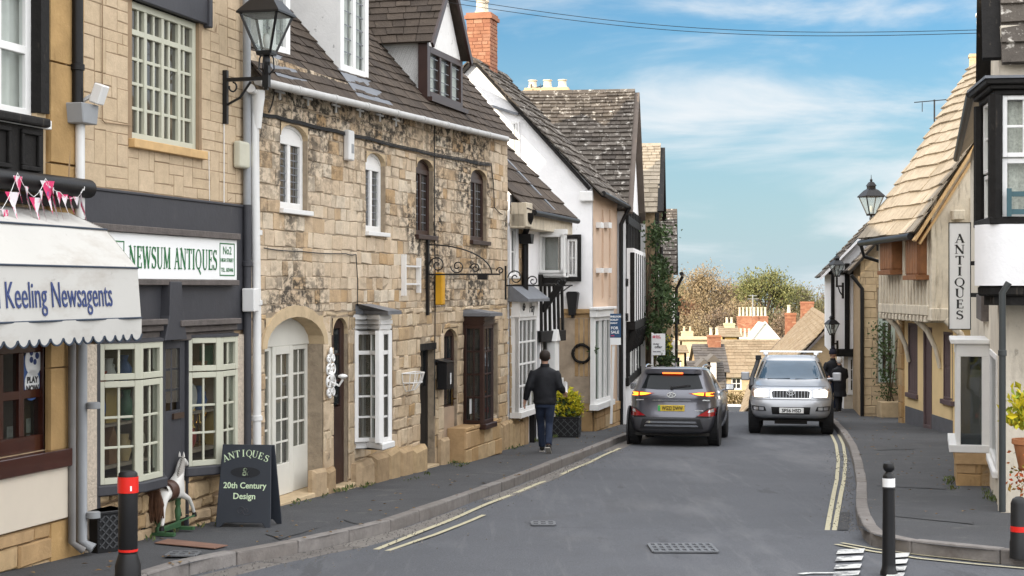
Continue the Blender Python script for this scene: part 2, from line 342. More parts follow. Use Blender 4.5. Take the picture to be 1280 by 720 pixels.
def grid_blocks(mb, u0, u1, z0, z1, holes=(), g=.105, joint=.009, pr=(.002,.007), y=0, m=0):
    """random-sized squared blocks in a modular bond"""
    nu, nz = int((u1-u0)/g), int((z1-z0)/g); gu, gw = (u1-u0)/nu, (z1-z0)/nz
    used = [[False]*nz for _ in range(nu)]
    def free(i, k):
        uc, zc = u0+(i+.5)*gu, z0+(k+.5)*gw
        return not used[i][k] and not any(h[0]-gu*.4 < uc < h[1]+gu*.4 and h[2]-gw*.4 < zc < h[3]+gw*.4 for h in holes)
    for k in range(nz):
        for i in range(nu):
            if not free(i, k): continue
            w, h = random.choice([(2,1),(3,1),(3,1),(4,1),(5,1),(2,2),(3,2),(4,2),(2,1),(4,1),(2,3)])
            W = 0
            while W < w and i+W < nu and free(i+W, k): W += 1
            H = 1
            while H < h and k+H < nz and all(free(i+t, k+H) for t in range(W)): H += 1
            for a in range(W):
                for b in range(H): used[i+a][k+b] = True
            stone_box(mb, u0+i*gu+joint/2, u0+(i+W)*gu-joint/2, z0+k*gw+joint/2, z0+(k+H)*gw-joint/2, y, R(*pr), .005, .002, m)
    return mb
def arch_pts(u0, u1, zs, zt, n=10):
    uc, r = (u0+u1)/2, (u1-u0)/2
    return [(uc-r*cos(pi*i/n), zs+(zt-zs)*sin(pi*i/n)) for i in range(n+1)]
def arch_fill(mb, u0, u1, zs, zt, y0, y1, n=10, m=0):
    """masonry left over between an arched head and its square hole"""
    A = arch_pts(u0, u1, zs, zt, n)
    for i in range(n):
        p, q = A[i], A[i+1]
        mb.add([(p[0],y0,p[1]),(q[0],y0,q[1]),(q[0],y0,zt+.001),(p[0],y0,zt+.001),(p[0],y1,p[1]),(q[0],y1,q[1]),(q[0],y1,zt+.001),(p[0],y1,zt+.001)],
               [(0,1,2,3),(7,6,5,4),(0,4,5,1)], m)
    return mb
def frame_mb(W, H, nx, ny, fw=.06, bw=.024, d=.07, mull=(), trans=(), mw=.06, y=0, bot=None, f=None, heads=True):
    """joinery in its own plane: x 0..W, front at y, z 0..H"""
    f = f or MB(); b = fw if bot is None else bot
    f.box(0, fw, y, y+d, 0, H); f.box(W-fw, W, y, y+d, 0, H); f.box(fw, W-fw, y, y+d, 0, b); f.box(fw, W-fw, y, y+d, H-fw, H)
    for t in mull: f.box(W*t-mw/2, W*t+mw/2, y+.004, y+d-.004, b, H-fw)
    for t in trans: f.box(fw, W-fw, y+.006, y+d-.006, H*t-mw/2, H*t+mw/2)
    for i in range(1, nx):
        x = fw+(W-2*fw)*i/nx
        if all(abs(x-W*t) > mw*.8 for t in mull): f.box(x-bw/2, x+bw/2, y+.018, y+d-.018, b, H-fw)
    for k in range(1, ny):
        z = b+(H-b-fw)*k/ny
        if all(abs(z-H*t) > mw*.8 for t in trans): f.box(fw, W-fw, y+.020, y+d-.020, z-bw/2, z+bw/2)
    return f
def sheet(W, H, y=0, t=.006, in_=.03): return MB().face([(in_, y, in_), (W-in_, y, in_), (W-in_, y, H-in_), (in_, y, H-in_)])
def folds(mb, u0, u1, z0, z1, y, amp=.025, n=None):
    n = n or max(6, int((u1-u0)/.045)); pts = [(u0+(u1-u0)*i/n, y+amp*sin(i*1.9)+R(-.006,.006)) for i in range(n+1)]
    for i in range(n): mb.face([(pts[i][0],pts[i][1],z0),(pts[i+1][0],pts[i+1][1],z0),(pts[i+1][0],pts[i+1][1],z1),(pts[i][0],pts[i][1],z1)])
    return mb
def room_mb(u0, u1, z0, z1, y0, y1):
    m = MB(); m.box(u0, u1, y0, y1, z0, z1); fs = m.f; m.f = [f for i, f in enumerate(fs) if i != 2]; m.mi = [0]*5; return m
def window(h, r, nx, ny, m, y=.10, fw=.06, bw=.024, d=.07, pane=None, arch=0, sill=None, mull=(), trans=(), curtain=None, name='window',
           room=1.0, mw=.06, label=None, bot=None, parent=None, cm=None, lead=None):
    u0, u1, z0, z1 = r; W, H = u1-u0, z1-z0; Hs = H-arch
    root = parent or h.root
    f = frame_mb(W, Hs, nx, ny, fw, bw, d, mull, trans, mw, bot=bot)
    if arch:
        A = arch_pts(0, W, Hs, H); f.prism(A, .015, d-.015); 
        for i in range(len(A)-1): f.bar((A[i][0], d/2, A[i][1]-.02), (A[i+1][0], d/2, A[i+1][1]-.02), d, .04, up=(0,0,1))
    f.xf(Matrix.Translation((u0, y, z0)))
    o = f.build(name, m, root, bevel=.004)
    if label: o['label'] = label
    p = sheet(W, Hs, d*.5, .006, fw*.5).xf(Matrix.Translation((u0, y, z0))); p.build('pane', pane or m_glass, o)
    if sill:
        sm, so, sh, se = sill
        MB().box(u0-se, u1+se, -so, y+d, z0-sh, z0-.002).build('sill', sm, o, bevel=.006)
    if curtain == 'net': folds(MB(), u0+.03, u1-.03, z0+.03, z0+Hs-.03, y+d+.06).build('curtain', cm or m_curtain, o)
    elif curtain == 'sides':
        for a, b in ((u0+.03, u0+W*.24), (u1-W*.24, u1-.03)): folds(MB(), a, b, z0+.03, z0+Hs-.03, y+d+.06).build('curtain', cm or m_curtain, o)
    elif curtain == 'right': folds(MB(), u0+W*.45, u1-.03, z0+.03, z0+Hs-.03, y+d+.06).build('curtain', cm or m_curtain, o)
    if lead:
        lm = MB()
        for i in range(1, lead[0]): x = u0+fw+(W-2*fw)*i/lead[0]; lm.box(x-.006, x+.006, y+d*.5-.004, y+d*.5-.001, z0+fw, z0+Hs-fw)
        for i in range(1, lead[1]): z = z0+fw+(Hs-2*fw)*i/lead[1]; lm.box(u0+fw, u1-fw, y+d*.5-.005, y+d*.5-.002, z-.007, z+.007)
        lm.build('glazing_lead', m_lead, o)
    if room: room_mb(u0+.002, u1-.002, z0+.002, z1-.002, y+d-.01, y+d+room).build('room', m_room, o, fix=False)
    return o
def slate_courses(mb, A, B, Cr, D, n, wid=(.2,.4), th=.02, jit=.012, grad=1.35, sag=0, over=1.25, m=0):
    """stone slates laid in overlapping courses on the plane eave A-B up to ridge D-C"""
    A, B, Cr, D = map(Vector, (A, B, Cr, D)); N = (B-A).cross(D-A).normalized()
    if N.z < 0: N = -N
    P = lambda s, t: (A.lerp(B, s)).lerp(D.lerp(Cr, s), t)
    steps = [grad+(1/grad-grad)*i/max(1, n-1) for i in range(n)]; tot = sum(steps); t = 0
    Lh = (D-A).length
    ph = R(0, 9)
    for k in range(n):
        dt = steps[k]/tot; Wd = (P(1,t)-P(0,t)).length
        if Wd < .05: break
        s = -R(0, wid[0])/Wd; wf = steps[k]
        while s < 1-1e-6:
            w = R(*wid)*wf/Wd; a, b = max(0, s)+.005/Wd, min(1, s+w)-.005/Wd; s += w
            if b-a < .02/Wd: continue
            ta, tb = t+R(-jit, jit)*.6/Lh, min(1.0, t+dt*over)
            l0 = th*(.9+R(-.25,.25)); l1 = th*.15
            off = lambda ss, tt: N*(sag*(sin(ss*5.1+ph)+.6*sin(ss*11+tt*7+ph*2)) if sag else 0)
            q = [(a, ta+R(-jit,jit)*.35/Lh), (b, ta+R(-jit,jit)*.35/Lh), (b, tb), (a, tb)]
            lo = [l0, l0, l1, l1]; hi = [l0+th*R(.8,1.3)]*2+[l1+th*.5]*2
            vs = [P(x, y)+off(x, y)+N*l for (x, y), l in zip(q, lo)]+[P(x, y)+off(x, y)+N*l for (x, y), l in zip(q, hi)]
            mb.add(vs, [(4,5,6,7),(0,1,5,4),(1,2,6,5),(3,0,4,7)], m)
        t += dt
    return mb
def gable_roof(h, u0, u1, ze, zr, yr, yb, n, m, wid=(.2,.4), oe=.25, ov=.06, name='roof', th=.022, sag=0, back=True, yf=0, zb=None, ridge=True, parent=None):
    """ridge parallel to the facade at depth yr; front eave at yf-oe"""
    mb = MB(); sl = (zr-ze)/(yr-yf); e = (yf-oe, ze-sl*oe)
    A, B, Cc, D = (u0-ov, e[0], e[1]), (u1+ov, e[0], e[1]), (u1+ov, yr, zr), (u0-ov, yr, zr)
    mb.face([A, B, Cc, D])
    slate_courses(mb, A, B, Cc, D, n, wid, th, sag=sag)
    if back:
        zb = ze if zb is None else zb; mb.face([(u0-ov,yb,zb),(u1+ov,yb,zb),Cc,D])
        slate_courses(mb, (u1+ov,yb,zb), (u0-ov,yb,zb), D, Cc, max(4, n//2), (wid[0]*2, wid[1]*2), th)
    if ridge:
        u = u0-ov
        while u < u1+ov-.05:
            w = min(R(.35,.5), u1+ov-u); mb.prism([(yr-.14, zr-.10), (yr, zr+.05+R(0,.01)), (yr+.14, zr-.10)], u+.004, u+w-.004, plane='yz'); u += w
    return h.part(mb, name, m) if parent is None else mb.build(name, m, parent)
def cross_roof(h, u0, u1, ze, zr, yf, yb, n, m, wid=(.2,.4), oe=.15, ov=.2, name='roof', th=.022, sag=0):
    """gable towards the street: ridge runs into the building over the middle of u0..u1"""
    uc = (u0+u1)/2; sl = (zr-ze)/(uc-u0); mb = MB(); zl = ze-sl*oe
    a0, a1, c0, c1 = (u0-oe, yf-ov, zl), (u0-oe, yb, zl), (uc, yf-ov, zr), (uc, yb, zr)
    mb.face([a1, a0, c0, c1]); slate_courses(mb, a1, a0, c0, c1, n, wid, th, sag=sag)
    b0, b1 = (u1+oe, yf-ov, zl), (u1+oe, yb, zl)
    mb.face([b0, b1, c1, c0]); slate_courses(mb, b0, b1, c1, c0, n, wid, th, sag=sag)
    y = yf-ov
    while y < yb-.05:
        w = min(R(.35,.5), yb-y); mb.prism([(uc-.14, zr-.12), (uc, zr+.05), (uc+.14, zr-.12)], y+.004, y+w-.004, plane='xz'); y += w
    return h.part(mb, name, m)
def chimney(h, u, y, w, d, z0, z1, m, pots=(), pm=None, parent=None, pot_h=.35, name='chimney', cap=None, course=(.075,.085), cw=(.11,.24)):
    mb = MB(); mb.box(u-w/2+.01, u+w/2-.01, y-d/2+.01, y+d/2-.01, z0, z1)
    bl = MB()
    for k in range(4):                                  # four faces of coursed work
        t = MB(); ww = w if k % 2 == 0 else d; dd = d if k % 2 == 0 else w
        blocks(t, -ww/2, ww/2, z0, z1-.14, ch=course, cw=cw, joint=.012, pr=(.008,.014), y=-dd/2+.01, chamf=.004, jit=.003)
        t.xf(Matrix.Translation((u, y, 0)) @ Matrix.Rotation(k*pi/2, 4, 'Z')); bl.add(t.v, t.f)
    mb.add(bl.v, bl.f); mb.box(u-w/2-.04, u+w/2+.04, y-d/2-.04, y+d/2+.04, z1-.14, z1-.06); mb.box(u-w/2-.01, u+w/2+.01, y-d/2-.01, y+d/2+.01, z1-.06, z1)
    o = mb.build(name, m, parent or h.root)
    for (du, dy) in pots:
        MB().lathe((u+du, y+dy, z1-.01), [(.13,0),(.14,.04),(.105,.08),(.095,pot_h*.85),(.12,pot_h*.9),(.12,pot_h),(.08,pot_h),(.08,pot_h-.1)], 12).build('chimney_pot', pm or m_pot_cream, o, smooth=40)
    return o
def downpipe(h, pts, r, m, name='downpipe', clips=(), n=10, parent=None):
    mb = MB().tube(pts, r, n)
    for z in clips: mb.lathe((pts[-1][0], pts[-1][1], z), [(r*1.05,-.03),(r*1.28,-.025),(r*1.28,.025),(r*1.05,.03)], n)
    return mb.build(name, m, parent or h.root, smooth=50)
def shell(h, u0, u1, yb, z1, m, z0=-1.5, name='rear_wall', left=True, right=True, yf=.02, gable=None):
    """side and back walls; gable = (yr, zr) peaks the side walls"""
    mb = MB()
    side = [(yf,z0),(yf,z1)]+([gable] if gable else [])+[(yb,z1),(yb,z0)]
    if left: mb.prism(side, u0, u0+.2, plane='yz')
    if right: mb.prism(side, u1-.2, u1, plane='yz')
    mb.box(u0+.2, u1-.2, yb-.2, yb, z0, z1)
    return h.part(mb, name, m)
# ------------------------------------------------------------------ lettering
def text_mb(txt, size, ext=.003, align='CENTER', cond=1.0, bold=0):
    cu = bpy.data.curves.new('lettering', 'FONT'); cu.body = txt; cu.size = size; cu.extrude = ext; cu.align_x = align; cu.offset = bold; cu.resolution_u = 3
    ob = bpy.data.objects.new('lettering', cu); me = bpy.data.meshes.new_from_object(ob)
    mb = MB().add([(v.co.x*cond, -v.co.z, v.co.y) for v in me.vertices], [tuple(p.vertices) for p in me.polygons])
    bpy.data.objects.remove(ob); bpy.data.meshes.remove(me); bpy.data.curves.remove(cu)
    return mb
TK, TN = .15, .055
def arcp(cx, cy, rx, ry, a0, a1, n=12): return [(cx+rx*cos(radians(a0+(a1-a0)*i/n)), cy+ry*sin(radians(a0+(a1-a0)*i/n))) for i in range(n+1)]
SERIF = {  # advance, straight strokes (x0,y0,x1,y1,width), curved ribbons, serifs (x,y,half width)
 'A': (.80, [(.10,0,.40,1,TN),(.38,1,.70,0,TK),(.20,.36,.57,.36,TN)], [], [(.10,0,.11),(.70,0,.14)]),
 'N': (.90, [(.14,0,.14,1,TN),(.14,1,.74,0,TK),(.74,0,.74,1,TN)], [], [(.14,0,.12),(.10,1,.11),(.74,1,.12)]),
 'T': (.78, [(.39,0,.39,1,TK),(.05,.97,.73,.97,TN),(.06,1,.05,.78,TN),(.72,1,.73,.78,TN)], [], [(.39,0,.15)]),
 'I': (.42, [(.21,0,.21,1,TK)], [], [(.21,0,.15),(.21,1,.15)]),
 'E': (.72, [(.20,0,.20,1,TK),(.08,.975,.62,.975,TN),(.08,.025,.65,.025,TN),(.2,.52,.5,.52,TN),(.62,1,.62,.78,TN),(.65,0,.66,.24,TN),(.5,.42,.5,.62,TN)], [], []),
 'U': (.88, [(.20,.34,.20,1,TK),(.72,.34,.72,1,TN)], [(arcp(.46,.33,.265,.33,180,360),[TK,.14,.12,.1,.08,.07,.06]+[TN]*6)], [(.20,1,.15),(.72,1,.11)]),
 'W': (1.16, [(.10,1,.36,0,TK),(.36,0,.60,1,TN),(.58,1,.82,0,TK),(.82,0,1.06,1,TN)], [], [(.10,1,.13),(.60,1,.12),(1.06,1,.1)]),
 'M': (1.06, [(.14,0,.18,1,TN),(.18,1,.50,.05,TK),(.50,.05,.84,1,TN),(.86,0,.84,1,TK)], [], [(.14,0,.11),(.86,0,.15),(.14,1,.08),(.88,1,.08)]),
 'S': (.64, [(.53,.78,.54,.99,TN),(.09,.24,.08,.01,TN)], [(arcp(.31,.73,.22,.25,20,200,10)+arcp(.33,.27,.235,.25,110,-160,14)[1:],
        [TN,.055,.06,.065,.07,.08,.09,.10,.11,.125,.14,.15,.15,.15,.14,.13,.12,.11,.10,.08,.07,.06,.055,.05,TN])], []),
 'Q': (.96, [(.46,.05,.80,-.22,.10)], [(arcp(.47,.5,.37,.48,0,360,24), [.14-.085*abs(sin(radians(15*i))) for i in range(25)])], []),
}
def serif_mb(txt, H, cond=1.0, gap=.06, ext=.003, bold=1.0):
    """roman capitals drawn as thick and thin strokes, baseline at z=0, centred on x=0"""
    mb = MB(); x = 0
    def ribbon(pts, ws, ox):
        for i in range(len(pts)-1):
            p, q = Vector(pts[i]), Vector(pts[i+1]); d = (q-p).normalized()
            nn = Vector((-d.y, d.x)); a, b = bold*ws[min(i, len(ws)-1)]/2, bold*ws[min(i+1, len(ws)-1)]/2; e = d*.012
            P = [p-e-nn*a, q+e-nn*b, q+e+nn*b, p-e+nn*a]
            mb.add([((v.x+ox)*H*cond, y, v.y*H) for y in (-ext, 0) for v in P], [(0,1,2,3),(0,4,5,1),(1,5,6,2),(2,6,7,3),(3,7,4,0)])
    for ch in txt:
        if ch == ' ': x += .42; continue
        adv, st, cv, sf = SERIF[ch]
        for a, b, c, d, w in st: ribbon([(a,b),(c,d)], [w,w], x)
        for pts, ws in cv: ribbon(pts, ws, x)
        for a, b, hw in sf: ribbon([(a-hw, b+(.018 if b < .5 else -.018)), (a+hw, b+(.018 if b < .5 else -.018))], [.04,.04], x)
        x += adv+gap
    return mb.xf(Matrix.Translation((-(x-gap)*H*cond/2, 0, 0)))
def leaves(mb, pts, size, asp=.55, up=.3):
    for p in pts:
        d = Vector((R(-1,1), R(-1,1), R(-1,1)+up)).normalized(); w = d.orthogonal().normalized(); w.rotate(Matrix.Rotation(R(0,6.3), 3, d))
        L = size*R(.6,1.3); q = Vector(p); n = d.cross(w)*L*.12
        mb.add([q-w*L*asp*.0, q+d*L*.5+w*L*asp*.5+n, q+d*L, q+d*L*.5-w*L*asp*.5+n], [(0,1,2,3)])
    return mb
# ================================================================== LEFT ROW
def lineX(Y): return -7.83+.268*Y
# ------------------------------------------------------------------ newsagent's house (runs on out of frame)
N = House('shop_house', 'tall ochre stone house with black timber first floor and mahogany shop window', (lineX(-3.5), -3.5), (lineX(14.56), 14.56), group='houses on the left side', z=gz(14.3))
T = N.L
r_shop = N.rect(-60, 68, 424, 572); r_sash = N.rect(-62, 46, -40, 140)
r_up2 = (r_shop[0]-4, r_shop[0]-3, r_sash[2], r_sash[3])
wall_h = [r_shop, r_sash]
uP = T(57, 300)[0]
w = wall_mb(MB(), 0, N.W, -1, 9.0, wall_h, depth=.3); N.part(w, 'wall', m_dress)
pb = MB(); zz = -1
while zz < 9:                                            # big ochre blocks of the corner pier
    hh = R(.45, .95); stone_box(pb, uP, N.W-.02, zz+.004, zz+hh-.004, 0, .05, .006, .003); zz += hh
N.part(pb, 'pilaster', m_pilaster)
window(N, r_shop, 4, 2, m_mahogany, y=.03, fw=.13, bw=.075, d=.10, pane=m_glass_shop, sill=(m_mahogany, .12, .16, .12), room=None, bot=.14)
room_mb(r_shop[0], r_shop[1], r_shop[2], r_shop[3], .14, 1.8).build('room', m_room, N.root, fix=False)
MB().box(r_shop[0], r_shop[1]+.05, -.10, .04, r_shop[3]+.0, r_shop[3]+.62).build('shop_fascia', m_black_wood, N.root, bevel=.01)
cp = N.rect(-60, 76, 580, 664); MB().box(cp[0], cp[1], -.075, -.02, cp[2], cp[3]).build('stall_riser', mat('cream_panel', (.66,.58,.47), rough=.5, var=.05, scale=2, stains=[((.4,.33,.25), 2, (1,1,1), .6, .75, .3)]), N.root, bevel=.006)
bs = MB(); blocks(bs, cp[0]-2, uP+.02, -.4, cp[2]-.01, ch=(.16,.2), cw=(.35,.6), pr=(.03,.06)); N.part(bs, 'plinth', m_stone_ochre)
window(N, r_sash, 3, 2, m_white, y=.05, fw=.09, bw=.03, trans=(.5,), mw=.07, pane=m_glass_clear, curtain='sides', sill=(m_white, .10, .08, .08))
jb = N.rect(45, 57, -60, 142); MB().box(jb[0], jb[1]-.02, -.05, .06, jb[2], jb[3]).build('window_jamb', m_black_wood, N.root)
q = N.rect(-62, 56, 148, 216, -.08)                      # panelled black front under the sash
pm = MB(); pm.box(q[0], q[1], -.07, .05, q[2], q[3]); nn = 3
for i in range(nn):
    a = q[0]+(q[1]-q[0])*i/nn+.08; b = q[0]+(q[1]-q[0])*(i+1)/nn-.08
    for (c, d, e, f) in ((a,b,q[2]+.05,q[2]+.09),(a,b,q[3]-.09,q[3]-.05),(a,a+.04,q[2]+.09,q[3]-.09),(b-.04,b,q[2]+.09,q[3]-.09)): pm.box(c, d, -.10, -.071, e, f)
N.part(pm, 'front_panel', m_black_wood, bevel=.006)
q2 = N.rect(-62, 62, 137, 149, -.14); MB().box(q2[0], q2[1], -.16, .05, q2[2], q2[3]).build('cornice', m_black_wood, N.root, bevel=.02, seg=2)
# roof out of frame: keeps the street in shade as in the photograph
gable_roof(N, 0, N.W, 9.0, 12.2, 3.2, 6.4, 12, m_slate_dark, wid=(.5,.9))
shell(N, 0, N.W, 6.4, 9.0, m_dress, gable=(3.2, 12.1))
# drainpipes between the two shops
a = N.P(97, -60, -.09); b = N.P(97, 133, -.09); downpipe(N, [a, b], .05, m_black, clips=(b.z+.35,))
hp = N.P(102, 144, -.12); MB().prism([(hp.x-.12, hp.z-.08),(hp.x-.15, hp.z+.1),(hp.x+.15, hp.z+.1),(hp.x+.12, hp.z-.08)], hp.y-.09, hp.y+.1).build('rainwater_hopper', m_gut_grey, N.root, bevel=.008)
a = N.P(100, 150, -.09); b = N.P(100, 274, -.09); downpipe(N, [a, b], .043, m_gut_white, clips=())
a = N.P(102, 420, -.10); b = N.P(102, 676, -.10); downpipe(N, [a, b, b+Vector((.03,-.10,-.07))], .05, m_gut_grey, clips=(N.P(102,505).z, N.P(102,640).z))
a = N.P(90, 424, -.10); b = N.P(90, 678, -.10); downpipe(N, [a, b, b+Vector((.06,-.08,-.08))], .035, mat('rusty_grey_pipe', (.20,.19,.18), rough=.6, var=.2), clips=())
# lottery sticker, posters inside the shop window
st = thing('window_sticker', 'oval white and blue sticker on the mahogany shop window', 'sticker', N.at(N.P(40, 470, .07)), N.rz())
k = N.L(40, 470, .07); p0 = N.L(41, 452, .07); p1 = N.L(39, 479, .07)
mb = MB(); mb.lathe((p0[0]-k[0], 0, p0[1]-k[1]-.06), [(.18,-.004),(.18,.0)], 20, axis='y'); mb.lathe((p1[0]-k[0], .001, p1[1]-k[1]), [(.15,-.004),(.15,0)], 20, axis='y')
mb.build('blue_backing', mat('sticker_blue', (.05,.11,.28), rough=.4, var=0), st)
mb = MB(); mb.lathe((p0[0]-k[0], -.006, p0[1]-k[1]+.01), [(.135,-.003),(.135,0)], 20, axis='y'); mb.lathe((p1[0]-k[0], -.006, p1[1]-k[1]), [(.115,-.003),(.115,0)], 20, axis='y'); mb.build('white_disc', m_sign_white, st)
for i, t_ in enumerate(('PLAY', 'NOW')): text_mb(t_, .075, .001, bold=.003).xf(Matrix.Translation((p1[0]-k[0], -.012, p1[1]-k[1]+.005-.075*i))).build('lettering', m_black_letter, st)
mb = MB()
for a_, r_ in ((0,.03),(72,.025),(144,.03),(216,.028),(288,.026)): mb.lathe((p0[0]-k[0]+.05*cos(radians(a_)), -.011, p0[1]-k[1]+.05+.055*sin(radians(a_))), [(r_,-.002),(r_,0)], 10, axis='y')
mb.build('emblem', m_navy, st)
for i, (x0, x1, y0, y1, tint) in enumerate(((10, 18, 533, 558, (.42,.43,.40)), (19, 25, 528, 556, (.30,.2,.17)), (34, 40, 523, 541, (.45,.47,.4)), (43, 51, 521, 538, (.5,.5,.47)))):
    q = N.rect(x0, x1, y0, y1, .16); o = MB().box(q[0], q[1], .17, .172, q[2], q[3]).build('poster', mat('poster_paper', tint, var=.5, scale=9), None)
    o.location = N.root.location; o.rotation_euler = N.root.rotation_euler
    tag(o, ['narrow pale card stood leftmost in the mahogany shop window', 'dark reddish card between pale cards in the mahogany shop window', 'small pale notice in the right pane of the mahogany shop window', 'rightmost small white notice in the mahogany shop window'][i], 'poster', 'cards in the shop window')
# awning
aw = thing('awning', 'long white canvas shop awning with scalloped valance and navy lettering', 'awning', N.at((T(80, 263)[0], 0, 0)), N.rz())
uE = 0; uS = -6.5; zb = N.z
def zA(px, py, y): return N.L(px, py, y)[1]
prof = [(0, zA(80,263,0)), (-.42, zA(133,287,-.42)), (-.725, zA(172,335,-.725)), (-.76, zA(181,397,-.76))]
mb = MB(); ns = 26
for i in range(3):
    (y0, z0), (y1, z1) = prof[i], prof[i+1]
    for k in range(ns):
        a_, b_ = uS+(uE-uS)*k/ns, uS+(uE-uS)*(k+1)/ns; sg = lambda u, y: -.012*abs(sin(u*2.2+y*3))*(1 if -.7 < y < 0 else .3)
        mb.face([(a_, y0, z0+sg(a_,y0)), (b_, y0, z0+sg(b_,y0)), (b_, y1, z1+sg(b_,y1)), (a_, y1, z1+sg(a_,y1))])
mb.face([(uE, 0, prof[0][1]), (uE, prof[1][0], prof[1][1]), (uE, prof[2][0], prof[2][1]), (uE, prof[3][0], prof[3][1]), (uE, prof[3][0]+.02, prof[3][1]), (uE, 0, prof[0][1]-.25)])
mb.build('canopy', m_cloth_awn, aw, smooth=50, fix=False)
val = MB(); sc = .165; hv = prof[3][1]-zA(178,425,-.76); n_s = int((uE-uS)/sc)
for k in range(n_s):
    u0 = uE-(k+1)*sc
    for j in range(10):
        a_, b_ = u0+sc*j/10, u0+sc*(j+1)/10; dz = lambda x: hv*.72+hv*.28*abs(sin(pi*(x-u0)/sc))**.6; wy = lambda x: -.765-.012*sin(x*9)
        val.face([(a_, wy(a_), prof[3][1]), (b_, wy(b_), prof[3][1]), (b_, wy(b_)+.0, prof[3][1]-dz(b_)), (a_, wy(a_), prof[3][1]-dz(a_))])
val.build('valance', m_cloth_awn, aw, smooth=60, fix=False)
pp = MB()
for (y, z) in prof[1:]: pp.tube([(uS, y-.005, z), (uE, y-.005, z)], .009, 6)
for k in range(n_s*8):
    f = lambda t: (uE-t*sc/8, -.768-.012*sin((uE-t*sc/8)*9), prof[3][1]-(hv*.72+hv*.28*abs(sin(pi*((t/8) % 1)))**.6))
    pp.bar(f(k), f(k+1), .012)
pp.build('piping', m_piping, aw)
tl0 = N.L(-10, 372, -.745)[0]-N.L(80,263)[0]; tl1 = N.L(140, 372, -.745)[0]-N.L(80,263)[0]; zt = zA(70, 384, -.74)
tm = text_mb('Jason Keeling Newsagents', .3, .002, align='RIGHT'); wdt = -min(v[0] for v in tm.v)
tk = text_mb('Keeling Newsagents', .3, .002, align='RIGHT'); wk = -min(v[0] for v in tk.v)
uK = N.L(4, 372, -.745)[0]-N.L(80,263)[0]; cond = (tl1-uK)/wk
slope = (prof[3][1]-prof[2][1])/(prof[3][0]-prof[2][0])
tm = text_mb('n Keeling Newsagents', .295, .002, align='RIGHT', cond=cond); tm.v = [(x+tl1, prof[2][0]+(prof[2][1]-z-zt)/(prof[2][1]-prof[3][1])*(prof[3][0]-prof[2][0])-.006+y, z+zt) for x, y, z in tm.v]
tm.build('lettering', m_navy, aw)
hb = MB().tube([(uS, -.14, prof[0][1]+.20), (uE+.18, -.14, prof[0][1]+.20)], .085, 14); hb.box(uS, uE+.1, -.10, 0, prof[0][1]+.02, prof[0][1]+.10)
hb.build('roller_box', m_black, aw, smooth=40)
ar = MB()
for u in (uE-.05, uE-3.2): ar.bar((u, -.02, prof[0][1]-.5), (u, -.74, prof[3][1]+.02), .03, .03)
ar.tube([(uS, -.74, prof[3][1]+.01), (uE, -.74, prof[3][1]+.01)], .018, 8); ar.build('folding_arm', m_iron, aw)
# bunting
bt = thing('bunting', 'string of red and white patterned pennants hung above the awning', 'bunting', N.at((T(80,263)[0], 0, 0)), N.rz())
m_bunt = mat('union_bunting', (.75,.70,.72), rough=.85, var=.05, stains=[((.62,.04,.14), 11, (1,1,.45), .50, .54, 1), ((.10,.10,.28), 14, (1,1,.6), .60, .63, .7)])
ptsB = []
ctl = [(-30, 246), (2, 262), (22, 216), (42, 246), (57, 223), (75, 240), (92, 247), (104, 236), (106, 231)]
cz = [(N.L(x, y, -.26)[0]-T(80,263)[0], N.L(x, y, -.26)[1]) for x, y in ctl]
for i in range(len(cz)-1):
    for k in range(8):
        t = k/8; sagk = .03*sin(pi*t); ptsB.append((cz[i][0]+(cz[i+1][0]-cz[i][0])*t, -.26, cz[i][1]+(cz[i+1][1]-cz[i][1])*t-sagk))
MB().tube(ptsB, .003, 5).build('string', m_white, bt)
for px, py, w_, h_, tw in ((6, 262, .14, .24, .3), (15, 240, .13, .25, -.5), (22, 220, .15, .27, .2), (33, 233, .13, .26, .6), (44, 247, .13, .25, -.3), (51, 238, .12, .27, .5), (59, 226, .13, .3, -.6), (66, 234, .12, .3, .7), (73, 240, .1, .26, .2), (80, 243, .09, .2, -.3), (88, 246, .09, .18, .5), (95, 246, .09, .18, 0), (101, 240, .12, .26, .8)):
    u = N.L(px, py, -.26)[0]-T(80,263)[0]; z = N.L(px, py, -.26)[1]; tw *= .6; w_ *= 1.15; c, s_ = cos(tw)*w_/2, sin(tw)*w_/2
    m_ = MB(); m_.add([(u-c,-.262-s_,z),(u+c,-.262+s_,z),(u+.03,-.30,z-h_),(u-.1*c,-.28-s_*.4,z-h_*.5),(u+.55*c,-.255+s_*.5,z-h_*.45)], [(0,3,4,1),(3,2,4)]); m_.build('pennant', m_bunt, bt, fix=False)
# flood light on the corner
fl = thing('flood_light', 'white security floodlight above the hopper on the brick corner', 'light', N.at(N.P(108, 122, -.12)), N.rz())
MB().box(-.06,.06,-.16,-.06,-.02,.16).xf(Matrix.Rotation(.35,4,'X')).build('housing', m_gut_white, fl, bevel=.01); MB().bar((0,.1,-.06),(0,-.06,.02),.03).build('bracket', m_gut_white, fl)

